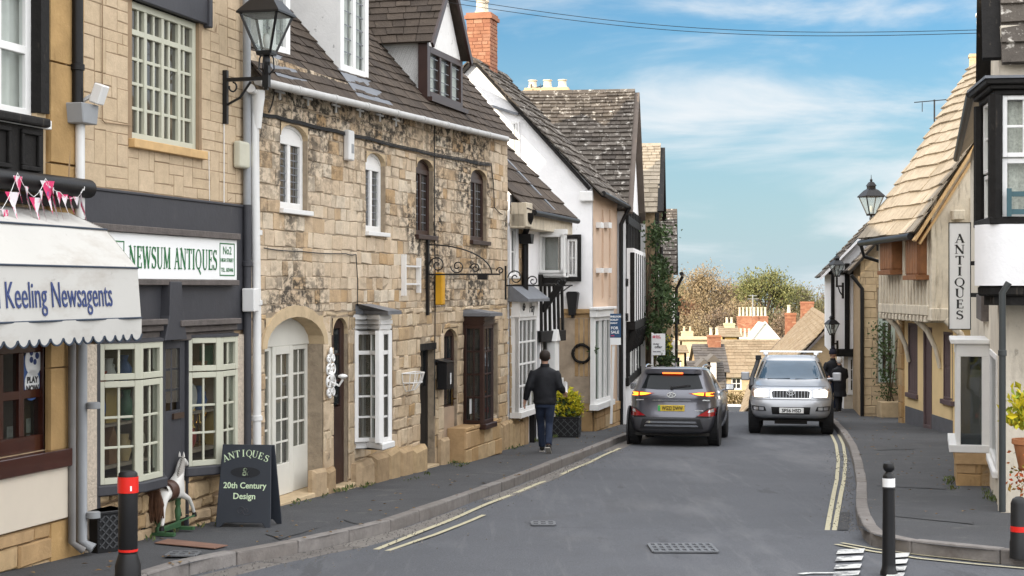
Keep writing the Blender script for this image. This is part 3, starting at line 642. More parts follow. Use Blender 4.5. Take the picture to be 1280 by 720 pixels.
# ------------------------------------------------------------------ antiques shop
A1 = House('shop_house', 'buff block house with charcoal shopfront and two sage bow windows', (lineX(14.58), 14.58), (lineX(18.08), 18.08), group='houses on the left side')
r_w = A1.rect(165, 249, 14, 181); zf1 = A1.L(207, 245)[1]; zf0 = A1.L(207, 418)[1]
bl = A1.rect(120, 194, 426, 598); br = A1.rect(231, 286, 424, 577); dr = A1.rect(198, 230, 424, 612)
zs = A1.L(207, 424)[1]
bl = (bl[0], bl[1], bl[2], zs); br = (br[0], br[1], br[2], zs); dr = (dr[0], dr[1], -.3, zs)
holes = [r_w, bl, br, dr]
w = wall_mb(MB(), 0, A1.W, -1, 9.6, holes, depth=.3); A1.part(w, 'wall', m_joint)
g = grid_blocks(MB(), 0.01, A1.W-.01, zf1+.01, 9.55, [r_w, (r_w[0]-.1, r_w[1]+.12, r_w[3], r_w[3]+.28)]); A1.part(g, 'block_facing', m_block)
fa = MB().box(.0, A1.W, -.03, .02, zf0, zf1); fa.box(-.0, A1.W, -.045, -.03, zf1-.03, zf1); A1.part(fa, 'fascia', m_grey_paint, bevel=.008)
window(A1, r_w, 8, 5, m_sage, y=.04, fw=.07, bw=.032, d=.08, mull=(.25,.5,.75), trans=(.78,), mw=.055, pane=m_glass, sill=(m_raw_wood, .07, .09, .07), room=1.2, curtain='sides', cm=m_tan_reflection)  # tan curtains added in place of warm reflections on the panes
lt = MB().box(r_w[0]-.12, r_w[1]+.14, -.05, .2, r_w[3]+.0, r_w[3]+.26); lt.box(r_w[1]+.10, r_w[1]+.17, -.08, .02, r_w[3]-.03, r_w[3]+.28); A1.part(lt, 'lintel', m_grey_paint, bevel=.01)
gable_roof(A1, 0, A1.W, 9.6, 12.3, 3, 6, 12, m_slate_dark, wid=(.5,.9)); shell(A1, 0, A1.W, 6, 9.6, m_block, gable=(3, 12.2))
# shopfront posts, dark joinery between and round the windows
sf = MB()
for (a_, b_) in ((bl[0]-.07, bl[0]+.0), (bl[1], dr[0]+.0), (dr[1]+.0, br[0]), (br[1], br[1]+.07)): A1.part(MB().box(a_, b_, -.05, .12, -.2, zs), 'shopfront_post', m_grey_paint, bevel=.006)
cn = MB()
for (x0, x1, yt, yb) in ((174, 205, 399, 424), (222, 297, 399, 424)):
    q = A1.rect(x0, x1, yt, yb, -.1); a0 = q[0] if x0 > 180 else bl[0]-.1
    for j, (o_, t0, t1) in enumerate(((.15, .70, 1.0), (.10, .38, .69), (.06, 0, .37))): cn.box(a0, q[1], -o_, .0, q[2]+(q[3]-q[2])*t0, q[2]+(q[3]-q[2])*t1)
    A1.part(cn, 'cornice', m_grey_wood, bevel=.008); cn = MB()
q = A1.rect(203, 231, 352, 425, -.1); fp = MB().prism([(q[0]+.12,q[3]),(q[1]-.12,q[3]),(q[1]-.1,q[2]+.25),(q[1],q[2]),(q[0],q[2]),(q[0]+.1,q[2]+.25)], -.13, -.02); A1.part(fp, 'fascia_block', m_grey_paint, bevel=.006)
# plinth of rubble and rough-cast strips
pl = MB(); blocks(pl, bl[0]-.02, dr[0], -.35, bl[2]-.03, ch=(.11,.19), cw=(.16,.36), joint=.022, pr=(.03,.07), y=-.02, chamf=.022, jit=.014); A1.part(pl, 'plinth', m_stone_rough); pl = MB()
blocks(pl, dr[1], A1.W-.02, -.35, br[2]-.03, ch=(.11,.19), cw=(.16,.36), joint=.022, pr=(.03,.07), y=-.02, chamf=.022, jit=.014); A1.part(pl, 'plinth', m_stone_rough)
rc = MB(); a_ = A1.rect(105, 119, 424, 690); rc.box(.01, bl[0]-.07, -.05, .02, -.4, zs); A1.part(rc, 'rough_cast_strip', m_rough_cast)
A1.part(MB().box(br[1]+.07, A1.W-.03, -.05, .02, -.4, zs), 'rough_cast_strip', m_rough_cast)
# bow windows
def bow(r, bulge, label):
    u0, u1, z0, z1 = r; W = u1-u0; pts = [(u0, -.03), (u0+W*.30, -bulge), (u0+W*.68, -bulge*1.02), (u1, -.03)]
    fr = MB(); pn = []; H = z1-z0
    for i in range(3):
        p, q = pts[i], pts[i+1]; w_ = sqrt((q[0]-p[0])**2+(q[1]-p[1])**2); M_ = Matrix.Translation((p[0], p[1], z0)) @ Matrix.Rotation(atan2(q[1]-p[1], q[0]-p[0]), 4, 'Z')
        # a casement with a top light over it
        f1 = frame_mb(w_, H*.73, 2, 3, .058, .024, .06); f1.xf(M_); fr.add(f1.v, f1.f)
        f2 = frame_mb(w_, H*.27-.012, 2, 1, .058, .024, .06); f2.xf(M_ @ Matrix.Translation((0, 0, H*.73+.012))); fr.add(f2.v, f2.f)
        s_ = sheet(w_, H, .03, .006, .04); s_.xf(M_); pn.append(s_)
    o = fr.build('bow_window', m_sage, A1.root, bevel=.004); o['label'] = label
    pa = MB()
    for s_ in pn: pa.add(s_.v, s_.f)
    pa.build('pane', m_glass_shop, o)
    out = [(p[0], p[1]-.05) for p in pts]; out[0] = (u0-.06, -.06); out[-1] = (u1+.06, -.06); ol = out+[(u1+.06, .1), (u0-.06, .1)]
    MB().prism(ol, z0-.10, z0-.002, plane='xy').build('sill', m_grey_paint, o, bevel=.012)
    MB().prism([(p[0], p[1]-.01) for p in pts]+[(u1, .1), (u0, .1)], z1+.002, z1+.03, plane='xy').build('head', m_grey_paint, o)
    room_mb(u0+.01, u1-.01, z0+.01, z1-.01, .02, 1.9).build('room', m_room_warm, o, fix=False)
    MB().box(u0+.02, u1-.02, .02, .5, z0+.12, z0+.15).build('shelf', m_room_warm, o)
    return o
bow(bl, .27, 'left sage bow window beside the newsagent'); bow(br, .26, 'right sage bow window behind the board')
for i, (px, py, hh) in enumerate(((246, 566, .42), (254, 566, .5), (265, 566, .34), (240, 566, .25))):
    p = A1.P(px, py, .15); z0 = br[2]+.15
    o = MB().lathe((0,0,0), [(.07,0),(.075,.02),(.02,.05),(.018,hh*.4),(.035,hh*.48),(.016,hh*.56),(.014,hh*.85),(.04,hh*.9),(.03,hh)], 12).build('brass_candlestick', mat('old_brass', (.5,.32,.10), rough=.25, metal=1, var=.1) if i == 0 else bpy.data.materials['old_brass'], None, smooth=40)
    o.location = A1.at((p.x, .2, z0))
    tag(o, ['brass candlestick of middling height inside the right bow window', 'tallest brass candlestick inside the right bow window', 'lower brass candlestick at the right in the bow window', 'shortest brass candlestick at the left in the bow window'][i], 'candlestick', 'brass in the shop window')
m_bulb = mat('warm_bulb', (1,.72,.38), emit=9, var=0)
for i, (px, py) in enumerate(((163, 497), (168, 498))):
    p = A1.P(px, py, 1.0); o = thing('table_lamp', ['left of two small lit lamps deep inside the left bow window', 'right of two small lit lamps deep inside the left bow window'][i], 'lamp', A1.at((p.x, 1.0, bl[2]+.15)), 0, 'lamps inside the shop')
    hh = p.z-bl[2]-.15
    MB().lathe((0,0,0), [(.06,0),(.06,.02),(.015,.04),(.015,hh)], 10).build('base', m_iron, o, smooth=40); MB().ball((0,0,hh+.03), .035, 10, 6).build('bulb', m_bulb, o, smooth=60)
m_stock = {n: mat(n+'_stock', c, rough=.35, var=.2) for n, c in (('white',(.75,.73,.68)),('blue',(.10,.18,.42)),('brown',(.26,.13,.06)),('tan',(.55,.40,.2)),('green',(.10,.22,.12)),('red',(.45,.07,.05)),('cream',(.72,.64,.48)),('gilt',(.55,.38,.12)))}
def stock(kind, hh):
    m = MB()
    if kind == 'vase': m.lathe((0,0,0), [(.04,0),(.075,hh*.3),(.08,hh*.5),(.035,hh*.8),(.05,hh)], 12)
    elif kind == 'plate': m.lathe((0,0,hh*.5), [(hh*.2,.0),(hh*.5,-.02),(hh*.5,-.012),(hh*.2,.012)], 18, axis='y')
    elif kind == 'picture frame':
        for a_, b_, c_, d_ in ((-.14,.14,0,.03),(-.14,.14,hh-.03,hh),(-.14,-.11,.03,hh-.03),(.11,.14,.03,hh-.03)): m.box(a_, b_, -.015, .01, c_, d_)
        m.box(-.11, .11, -.004, .004, .03, hh-.03)
    elif kind == 'jug': m.lathe((0,0,0), [(.05,0),(.08,hh*.4),(.045,hh*.75),(.055,hh)], 12); m.tube([(.05,0,hh*.8),(.12,0,hh*.7),(.11,0,hh*.4),(.07,0,hh*.3)], .01, 5)
    elif kind == 'box': m.box(-.12,.12,-.08,.08,0,hh*.5); m.box(-.125,.125,-.085,.085,hh*.5,hh*.58)
    elif kind == 'clock': m.prism([(-.09,0),(.09,0),(.09,hh*.6),(0,hh),(-.09,hh*.6)], -.05, .05); m.lathe((0,-.052,hh*.5), [(.06,-.004),(.06,0)], 16, axis='y')
    return m
for win, r_, items in (('left', bl, (('white vase',.08,0,.34),('blue plate',.26,1,.30),('brown clock',.38,0,.36),('gilt picture frame',.52,1,.36),('tan jug',.62,0,.26),('green vase',.76,1,.30),('cream plate',.86,0,.28),('red box',.20,2,.22),('white jug',.45,2,.24),('blue vase',.72,2,.26))),
                       ('right', br, (('cream jug',.12,1,.28),('red vase',.30,0,.30),('white plate',.42,1,.30),('brown box',.55,2,.24),('blue jug',.66,1,.26),('gilt clock',.84,0,.38),('tan vase',.26,2,.28),('green picture frame',.80,2,.30)))):
    Hh = r_[3]-r_[2]
    for lv in (1, 2): A1.part(MB().box(r_[0]+.03, r_[1]-.03, .06, .30, r_[2]+.13+Hh*.29*lv, r_[2]+.15+Hh*.29*lv), 'display_shelf', m_room_warm)
    for nm, fx, lv, hh in items:
        col, kind = nm.split(' ', 1); o = stock(kind, hh).build(kind.replace(' ', '_'), m_stock[col], None, smooth=40); o.location = A1.at((r_[0]+(r_[1]-r_[0])*fx, .17-.06*(lv == 0), r_[2]+.152+Hh*.29*lv)); o.rotation_euler = (0, 0, A1.rz())
        tag(o, f"{nm} on the {['lowest','middle','upper'][lv]} shelf inside the {win} sage bow window", kind, 'stock in the shop windows')
# shop door
dd = thing; dm = frame_mb(dr[1]-dr[0]-.04, 2.0, 2, 1, .10, .03, .05, bot=1.02)
zd = A1.L(213, 603)[1]; Hd = zs-zd
dm = frame_mb(dr[1]-dr[0]-.04, Hd, 2, 3, .10, .03, .05, bot=Hd*.50); dm.box(.1, dr[1]-dr[0]-.14, .012, .04, .18, Hd*.5-.10)
dm.xf(Matrix.Translation((dr[0]+.02, -.02, zd))); do = A1.part(dm, 'door', m_grey_paint, bevel=.005)
sheet(dr[1]-dr[0]-.04, Hd*.5, .02, .006, .08).xf(Matrix.Translation((dr[0]+.02, -.02, zd+Hd*.5))).build('pane', m_glass, do)
MB().box(dr[0]+.25, dr[0]+.48, -.045, -.021, zd+Hd*.44, zd+Hd*.48).build('letter_plate', mat('dull_bronze', (.09,.06,.045), rough=.5, metal=.5), do)
MB().box(dr[0], dr[1], -.02, .3, zd-.4, zd-.01).build('door_step', m_dress, A1.root, bevel=.01)
room_mb(dr[0]+.02, dr[1]-.02, zd, zs-.01, .2, 1.5).build('room', m_room, A1.root, fix=False)
# sign board over the shop
sg = thing('shop_sign', 'white board lettered in green capitals over the charcoal shopfront', 'sign', A1.at((0,0,0)), A1.rz())
q = A1.rect(112, 295, 294, 349, -.08); MB().box(q[0], q[1], -.09, -.032, q[2], q[3]).build('board', m_sign_white, sg, bevel=.003)
fr = MB(); fr.box(q[0]-.03, q[1]+.02, -.13, -.032, q[3]+.002, q[3]+.07); fr.box(q[0]-.03, q[1]+.02, -.115, -.032, q[2]-.06, q[2]-.002); fr.build('moulding', m_grey_wood, sg, bevel=.006)
t0, t1 = A1.L(161, 322, -.09)[0], A1.L(271, 322, -.09)[0]; Hs = (A1.L(216, 309, -.09)[1]-A1.L(216, 335, -.09)[1])
tm = serif_mb('NEWSUM ANTIQUES', Hs, 1.0); wv = max(v[0] for v in tm.v)-min(v[0] for v in tm.v)
tm = serif_mb('NEWSUM ANTIQUES', Hs, (t1-t0)/wv, bold=1.15); tm.xf(Matrix.Translation(((t0+t1)/2, -.092, A1.L(216, 336, -.09)[1]))).build('lettering', m_green_letter, sg)
bx = A1.rect(274.5, 293, 304, 345, -.09); mb = MB()
for (a_, b_, c_, d_) in ((bx[0],bx[1],bx[2],bx[2]+.012),(bx[0],bx[1],bx[3]-.012,bx[3]),(bx[0],bx[0]+.012,bx[2],bx[3]),(bx[1]-.012,bx[1],bx[2],bx[3])): mb.box(a_, b_, -.094, -.0905, c_, d_)
b2 = A1.rect(113, 155, 300, 345, -.09)
for (a_, b_, c_, d_) in ((b2[0],b2[1],b2[3]-.012,b2[3]),(b2[1]-.012,b2[1],b2[2],b2[3])): mb.box(a_, b_, -.094, -.0905, c_, d_)
mb.build('border_line', m_green_letter, sg)
xc = (bx[0]+bx[1])/2; hB = bx[3]-bx[2]
for t_, f_, s_ in (('No2', .66, .12), ('HIGH STREET', .43, .055), ('TEL. 603446', .13, .06)):
    tt = text_mb(t_, s_, .001, bold=.001); wv = max(v[0] for v in tt.v)-min(v[0] for v in tt.v); c_ = min(1, (bx[1]-bx[0]-.05)/wv)
    tt.v = [(x*c_, y, z) for x, y, z in tt.v]; tt.xf(Matrix.Translation((xc, -.092, bx[2]+hB*f_))).build('lettering', m_green_letter, sg)
tt = text_mb('rs', .09, .001); tt.xf(Matrix.Translation((b2[1]-.1, -.092, b2[3]-.16))).build('lettering', m_green_letter, sg)
# pipe at the party wall: white above, charcoal where it passes the shopfront; alarm box; white wire
a = A1.P(308, -60, -.07); b = A1.P(309, 256, -.07); c = A1.P(309, 640, -.07)
downpipe(A1, [a, b], .045, m_gut_grey); downpipe(A1, [b, c], .048, m_grey_paint, clips=(A1.L(309,330)[1],))
al = thing('alarm_box', 'cream rounded alarm box on the buff block wall', 'alarm box', A1.at(A1.P(298, 194, -.01)), A1.rz())
MB().box(-.15,.15,-.10,0,-.15,.15).build('cover', mat('aged_cream_plastic', (.55,.53,.42), rough=.45), al, bevel=.03, seg=3)
cb = MB(); p1 = A1.P(280, 155, -.02); p2 = A1.P(280, 254, -.02); p3 = A1.P(296, 256, -.02); cb.tube([p1, p2, p3], .006, 5)
p4 = A1.P(261, 190, -.02); p5 = A1.P(262, 254, -.02); cb.tube([p4, p5], .004, 5); A1.part(cb, 'cable', m_gut_white)
cb = MB(); cb.tube([A1.P(128, -40, -.02), A1.P(128, 150, -.02), A1.P(131, 153, -.02), A1.P(163, 157, -.02)], .006, 5); cb.tube([A1.P(82, -40, -.03), A1.P(82, 100, -.03), A1.P(88, 150, -.04), A1.P(85, 240, -.05)], .009, 5); A1.part(cb, 'cable', m_joint)
# ------------------------------------------------------------------ long stone house
class Sub(House):
    """another face of the same building: parts are built in its own plane and hung on the building's root"""
    def __init__(s, h, a, b):
        s.a = Vector((a[0], a[1], 0)); b = Vector((b[0], b[1], 0)); s.d = (b-s.a).normalized(); s.W = (b-s.a).length
        s.n = Vector((-s.d.y, s.d.x, 0)); s.z = h.z; s.root = h.root
        Mh = Matrix.Translation(h.root.location) @ h.root.rotation_euler.to_matrix().to_4x4()
        s.M = Mh.inverted() @ (Matrix.Translation((s.a.x, s.a.y, s.z)) @ Matrix.Rotation(atan2(s.d.y, s.d.x), 4, 'Z'))
    def put(s, o): o.matrix_basis = s.M; return o
    def part(s, mb, name, m, **k): return s.put(mb.build(name, m, s.root, **k))
    def rz(s): return atan2(s.d.y, s.d.x)
B = House('stone_house', 'long weathered limestone house with dark slate roof, dormers and white gutter', (lineX(18.1), 18.1), (lineX(28.9), 28.9), group='houses on the left side')
w1 = B.rect(350, 384, 156, 262); w2 = B.rect(457, 481, 191, 290); w3 = B.rect(520, 541, 199, 294); w4 = B.rect(588, 608, 212, 301)
alc = B.rect(331, 403, 396, 618); bd = B.rect(415, 434, 397, 606); rd = B.rect(525, 543, 429, 581); ad = B.rect(553, 571, 411, 573)
by1 = B.rect(450, 490, 411, 545); by2 = B.rect(579, 622, 405, 523)
holes = [w1, w2, w3, w4, (alc[0], alc[1], -.5, alc[3]), (bd[0], bd[1], -.5, bd[3]), (rd[0], rd[1], -.5, rd[3]), (ad[0], ad[1], -.6, ad[3]), by1, by2]
zt = 5.35
w = wall_mb(MB(), 0, B.W, -1.4, zt, holes, depth=.42)
B.part(w, 'wall', m_mortar)
st_ = MB(); blocks(st_, .02, B.W, 2.35, zt, [(h[0]-.02, h[1]+.02, h[2]-.03, h[3]+.02) for h in holes], ch=(.10,.20), cw=(.13,.42), joint=.012, pr=(.001,.018), chamf=.007, jit=.012)
B.part(st_, 'stone_facing', m_stone)
st2 = MB(); blocks(st2, .02, B.W, -1.0, 2.35, [(h[0]-.02, h[1]+.02, h[2]-.03, h[3]+.02) for h in holes], ch=(.12,.26), cw=(.15,.5), joint=.016, pr=(.002,.028), chamf=.012, jit=.018)
B.part(st2, 'stone_base', m_stone_low)
# dressed surrounds: arches and long-and-short jambs
for r_, hs_ in ((w1,.16),(w2,.16),(w3,.15),(w4,.15),(bd,.22),(ad,.2)): B.part(arch_fill(MB(), r_[0], r_[1], r_[3]-hs_, r_[3], -.012, .3), 'arch', m_dress)
ar = arch_fill(MB(), alc[0], alc[1], alc[3]-.36, alc[3], -.012, .42)
A_ = arch_pts(alc[0]-.0, alc[1]+.0, alc[3]-.36, alc[3], 12); A2 = arch_pts(alc[0]-.13, alc[1]+.13, alc[3]-.36, alc[3]+.14, 12)
for i in range(12): ar.add([(A_[i][0],-.03,A_[i][1]),(A_[i+1][0],-.03,A_[i+1][1]),(A2[i+1][0],-.03,A2[i+1][1]),(A2[i][0],-.03,A2[i][1]),(A_[i][0],.02,A_[i][1]),(A_[i+1][0],.02,A_[i+1][1]),(A2[i+1][0],.02,A2[i+1][1]),(A2[i][0],.02,A2[i][1])], [(0,1,2,3),(0,4,5,1),(2,6,7,3)])
B.part(ar, 'arch', m_dress)
for (u, sgn) in ((alc[1], 1), (bd[0], -1), (bd[1], 1), (ad[0], -1)):
    z = -.4; jm = MB()
    while z < alc[3]-.5:
        hh = R(.2,.42); ww = R(.14,.3); a_, b_ = (u+.004, u+ww) if sgn > 0 else (u-ww, u-.004); stone_box(jm, a_, b_, z, z+hh-.012, -.012, .02, .015, .006); z += hh
    B.part(jm, 'jamb_stone', m_stone_low)
pl = MB(); u = B.L(436, 590)[0]; ue = B.L(525, 575)[0]
while u < ue-.1:
    ww = min(R(.35,.7), ue-u); stone_box(pl, u, u+ww-.015, -.6, B.L(480, 578)[1]+.14+R(-.05,.05), -.03, .13, .06, .03); u += ww
B.part(pl, 'plinth', m_stone_rough)
for (x0, x1, yt) in ((383, 413, 590), (546, 556, 545), (565, 580, 545), (598, 655, 530)):
    q = B.rect(x0, x1, yt, 600); a_ = q[0]; pl = MB()
    while a_ < q[1]-.06:
        ww = min(R(.25,.5), q[1]-a_); stone_box(pl, a_, a_+ww-.01, -.9, q[3]+R(-.06,.06), -.02, .09, .04, .02); a_ += ww
    B.part(pl, 'plinth', m_stone_rough)
q = B.rect(578, 623, 527, 575, -.25); oc = MB(); blocks(oc, q[0], q[1], -1.2, q[3]-.02, ch=(.24,.34), cw=(.35,.6), pr=(.02,.04), y=-.28); oc.box(q[0], q[1], -.28, 0, -1.2, q[3]-.03); B.part(oc, 'bay_base', m_stone_ochre)
# first-floor windows
window(B, w1, 2, 1, m_white, y=.06, fw=.085, d=.07, mull=(.5,), mw=.09, arch=.16, sill=(m_white, .07, .06, .05), pane=m_glass, lead=(5, 8), room=.8)
window(B, w2, 2, 1, m_white, y=.06, fw=.085, d=.07, mull=(.5,), mw=.09, arch=.16, sill=(m_white, .07, .06, .05), pane=m_glass, lead=(5, 8), room=.8)
window(B, w3, 2, 1, m_brown, y=.06, fw=.075, d=.07, mull=(.5,), mw=.08, arch=.15, sill=(m_brown, .07, .07, .07), pane=m_glass, lead=(5, 7), room=.8)
window(B, w4, 2, 1, m_brown, y=.06, fw=.075, d=.07, mull=(.5,), mw=.08, arch=.15, sill=(m_brown, .07, .07, .07), pane=m_glass, lead=(5, 7), room=.8)
# alcove with off-white double door
yb_ = .20; q = (alc[0]-.0, alc[1], B.L(350, 619, yb_)[1], alc[3])
Hd = B.L(358, 432, yb_)[1]-q[2]; uA, uB, uC = B.L(336, 500, yb_)[0], B.L(364, 500, yb_)[0], B.L(381, 500, yb_)[0]
MB().box(alc[0]-.05, alc[1]+.05, yb_+.07, yb_+.1, -.5, alc[3]).build('alcove_lining', m_offwhite, B.root)
def leaf(h, u0, u1, y, z0, H, nx, ny, bot, m, name='door', handle=None, pane=None, fw=.10, bw=.03, label=None):
    f = frame_mb(u1-u0, H, nx, ny, fw, bw, .05, bot=bot); f.box(fw+.02, u1-u0-fw-.02, .016, .04, .1, bot-.05); f.xf(Matrix.Translation((u0, y, z0)))
    o = f.build(name, m, h.root, bevel=.004)
    sheet(u1-u0, H-bot+.04, .022, .006, fw*.6).xf(Matrix.Translation((u0, y, z0+bot-.04))).build('pane', pane or m_glass, o)
    room_mb(u0+.03, u1-.03, z0+.02, z0+H-.02, y+.05, y+.9).build('room', m_room, o, fix=False)
    if label: o['label'] = label
    return o
MB().box(alc[0], alc[1], yb_-.02, yb_+.06, q[2]+Hd, alc[3]).build('door_head', m_offwhite, B.root, bevel=.006)
leaf(B, alc[0]+.0, uA+.06, yb_, q[2], Hd, 1, 4, .5, m_offwhite, 'side_light', fw=.05)
d_ = leaf(B, uA+.07, uB, yb_-.02, q[2], Hd, 2, 5, .38, m_offwhite, 'door', label='off-white glazed door in the arched alcove')
leaf(B, uB+.01, alc[1]-.0, yb_, q[2], Hd, 2, 4, .55, m_offwhite, 'side_light', fw=.06)
MB().box(alc[0], alc[1]+.1, -.1, yb_+.05, -1, q[2]-.005).build('door_step', m_dress, B.root, bevel=.01)
hk = MB(); pA = B.P(361, 408, .36); hk.bar(pA, pA+Vector((.42,-.3,-.10)), .02); hk.tube([pA+Vector((.42,-.3,-.10))+Vector((.05*cos(t*.8)-.05,0,.05*sin(t*.8))) for t in range(8)], .009, 6)
o = thing('bracket', 'thin white scrolled bracket inside the arched alcove head', 'bracket', B.root.location, B.rz()); hk.build('arm', m_white, o)
# narrow brown door
dz = B.L(424, 604, .03)[1]; leaf(B, bd[0]+.03, bd[1]-.03, .035, dz, bd[3]-dz-.02, 1, 3, 1.0, m_brown, 'door', fw=.12, pane=m_glass_dark, label='narrow dark brown arched door')
MB().box(bd[0], bd[1], -.12, .5, -1, dz-.005).build('door_step', m_dress, B.root, bevel=.01)
# dark recessed doorway and the half-boarded arched door
dz = B.L(534, 579, .1)[1]; leaf(B, rd[0]+.02, rd[1]-.02, .10, dz, rd[3]-dz-.02, 1, 1, 1.2, m_black, 'door', pane=m_glass_dark, label='black door deep in a square doorway')
MB().box(rd[0]-.05, rd[1]+.05, -.02, .40, rd[3]-.10, rd[3]-.002).build('lintel', m_black_wood, B.root); MB().box(rd[0], rd[1], -.08, .5, -1.2, dz-.005).build('door_step', m_dress, B.root)
dz = B.L(562, 572, .16)[1]; hz = B.L(562, 504, .16)[1]
o = leaf(B, ad[0]+.02, ad[1]-.02, .04, dz, ad[3]-dz-.03, 2, 3, hz-dz, m_brown, 'door', fw=.09, pane=m_glass_dark, label='arched brown door with a bare plywood lower panel')
MB().box(ad[0]+.04, ad[1]-.10, .01, .037, dz+.04, hz-.02).build('plywood_panel', m_plywood, o)
MB().bar((ad[1]-.16,.04,hz+.1),(ad[1]-.16,-.03,hz+.1),.02).bar((ad[1]-.28,-.03,hz+.1),(ad[1]-.15,-.03,hz+.1),.02).bar((ad[1]-.16,.03,hz-.02),(ad[1]-.16,.03,hz+.26),.05,.01).build('handle', bpy.data.materials['old_brass'], o)
MB().box(ad[0], ad[1], -.08, .3, -1.3, dz-.005).build('door_step', m_dress, B.root)
# two canted bays
def bay(r, px_corner, px_end, proj, m, nx1, nx2, ny, trans, canopy, label, pane, fascia_y, roof_y, louvre=False):
    u0 = r[0]; z0, z1 = r[2], r[3]; c1 = B.L(px_corner, 480, -proj)[0]; c2 = B.L(px_end, 480, -proj)[0]; c3 = c2+(c1-u0)
    pts = [(u0, 0), (c1, -proj), (c2, -proj), (c3, 0)]; H = z1-z0; zf = B.L(470, fascia_y, -proj*.6)[1]; zr_ = B.L(470, roof_y, -proj*.6)[1]
    fr = MB(); pa = MB()
    for i, nx in enumerate((nx1, nx2, nx1)):
        p, q = pts[i], pts[i+1]; w_ = sqrt((q[0]-p[0])**2+(q[1]-p[1])**2); M_ = Matrix.Translation((p[0], p[1], z0)) @ Matrix.Rotation(atan2(q[1]-p[1], q[0]-p[0]), 4, 'Z')
        f = frame_mb(w_, H, nx, ny, .055, .028, .06, trans=trans, mw=.055); f.xf(M_); fr.add(f.v, f.f); s_ = sheet(w_, H, .03, .006, .04).xf(M_); pa.add(s_.v, s_.f)
    o = fr.build('bay_window', m, B.root, bevel=.004); o['label'] = label; pa.build('pane', pane, o)
    out = lambda e: [(u0-e*.5, 0), (c1-e*.4, -proj-e), (c2+e*.4, -proj-e), (c3+e*.5, 0)]
    MB().prism(out(.06), z0-.09, z0-.002, plane='xy').build('sill', m, o, bevel=.012)
    MB().prism(out(.0), z1+.002, zf, plane='xy').build('fascia', m, o)
    lv = MB(); nl = 4 if louvre else 3
    for k in range(nl): lv.prism(out(.015+.012*(k % 2)), z1+.02+(zf-z1-.02)*k/nl, z1+.02+(zf-z1-.02)*(k+.8)/nl, plane='xy')
    lv.build('moulding', m, o)
    rf = MB(); a_ = out(.14); n_ = len(a_)
    rf.prism(a_, zf+.002, zf+.05, plane='xy'); top = [(x*.8+(u0+c3)/2*.2, min(0, y*.25), zr_) for x, y in a_]; vs = [(x, y, zf+.052) for x, y in a_]+top
    rf.add(vs, [(0,1,5,4),(1,2,6,5),(2,3,7,6),(4,5,6,7)]); rf.build('lead_roof', m_lead, o)
    room_mb(u0+.02, c3-.02, z0+.01, z1-.01, .02, 1.2).build('room', m_room, o, fix=False)
    return o, pts, z0, z1
o1, *_ = bay(by1, 474, 488, .40, m_white, 2, 2, 5, (.80,), None, 'white bay window with lead roof', m_glass, 393, 380)
o2, *_ = bay(by2, 604, 617, .36, m_brown, 2, 2, 4, (), None, 'dark brown bay window with lead roof', m_glass_dark, 403, 393, True)
p = B.P(592, 508, -.2); lb = MB().box(p.x-.06, p.x+.06, -.15, -.148, p.z-.12, p.z+.12)
o = lb.build('notice', m_sign_white, None); o.location = B.root.location; o.rotation_euler = B.root.rotation_euler; tag(o, 'small white notice behind the dark bay window glass', 'notice')
# plants inside the white bay
lf = MB(); c = B.P(459, 478, .15)
leaves(lf, [(c.x+R(-.3,.3), .12+R(-.05,.2), c.z+R(-.4,.3)) for _ in range(160)], .12); o = lf.build('house_plant', m_leaf_ivy, None, fix=False)
o.location = B.root.location; o.rotation_euler = B.root.rotation_euler; tag(o, 'green leafy plant inside the white bay window', 'plant')
# roof, gutter
eL, eR = B.L(334, 104, -.2)[1], B.L(632, 170, -.2)[1]; slp = 1.19
zrf = lambda u, y: eL+(eR-eL)*u/B.W+slp*(y+.2)
Wd = B.W+.05
rf = MB(); q = [(0,-.2,zrf(0,-.2)), (Wd,-.2,zrf(Wd,-.2)), (Wd,3.0,zrf(Wd,3.0)), (0,3.0,zrf(0,3.0))]; rf.face(q)
slate_courses(rf, *q, 31, (.13,.25), .018, sag=.012, grad=1.2); rf.face([q[3], q[2], (Wd, 6, zrf(Wd,-.2)), (0, 6, zrf(0,-.2))])
B.part(rf, 'roof', m_slate_dark); shell(B, 0, B.W, 6, 5.0, m_stone_rough, gable=(3.0, zrf(0,2.9)-.1), name='rear_wall')
gt = MB(); gA, gB = B.P(322, 101, -.3), B.P(634, 174, -.3); gt.tube([gA, gB], .048, 10); n_ = 9
for i in range(1, n_): p = gA.lerp(gB, i/n_); gt.tube([p-Vector((.05,0,0)), p+Vector((.05,0,0))], .054, 10)
B.part(gt, 'gutter', m_gut_dull, smooth=50)
for px, py in ((350,115),(385,123),(420,132),(450,138),(475,144),(495,150)):
    fs_ = MB(); p = B.P(px, py, -.05); fs_.bar(p-Vector((.13,0,0)), p+Vector((.13,0,0)), .022); fs_.bar(p-Vector((0,0,.09)), p+Vector((0,0,.09)), .022); B.part(fs_, 'wall_tie', m_gut_white)
cb = MB()
def sagc(pts, r_, y=-.035):
    P_ = []
    for i in range(len(pts)-1):
        for k in range(6): t = k/6; P_.append(B.P(pts[i][0]+(pts[i+1][0]-pts[i][0])*t, pts[i][1]+(pts[i+1][1]-pts[i][1])*t+1.2*sin(pi*t), y+R(-.004,.004)))
    P_.append(B.P(*pts[-1], y)); cb.tube(P_, r_, 5)
for dy in (0, 1.6, 3): sagc([(323,140+dy),(345,144+dy),(377,152+dy),(420,162+dy),(460,171+dy),(520,186+dy),(580,198+dy),(614,204+dy),(617,230+dy),(618,259),(628,268)], .008)
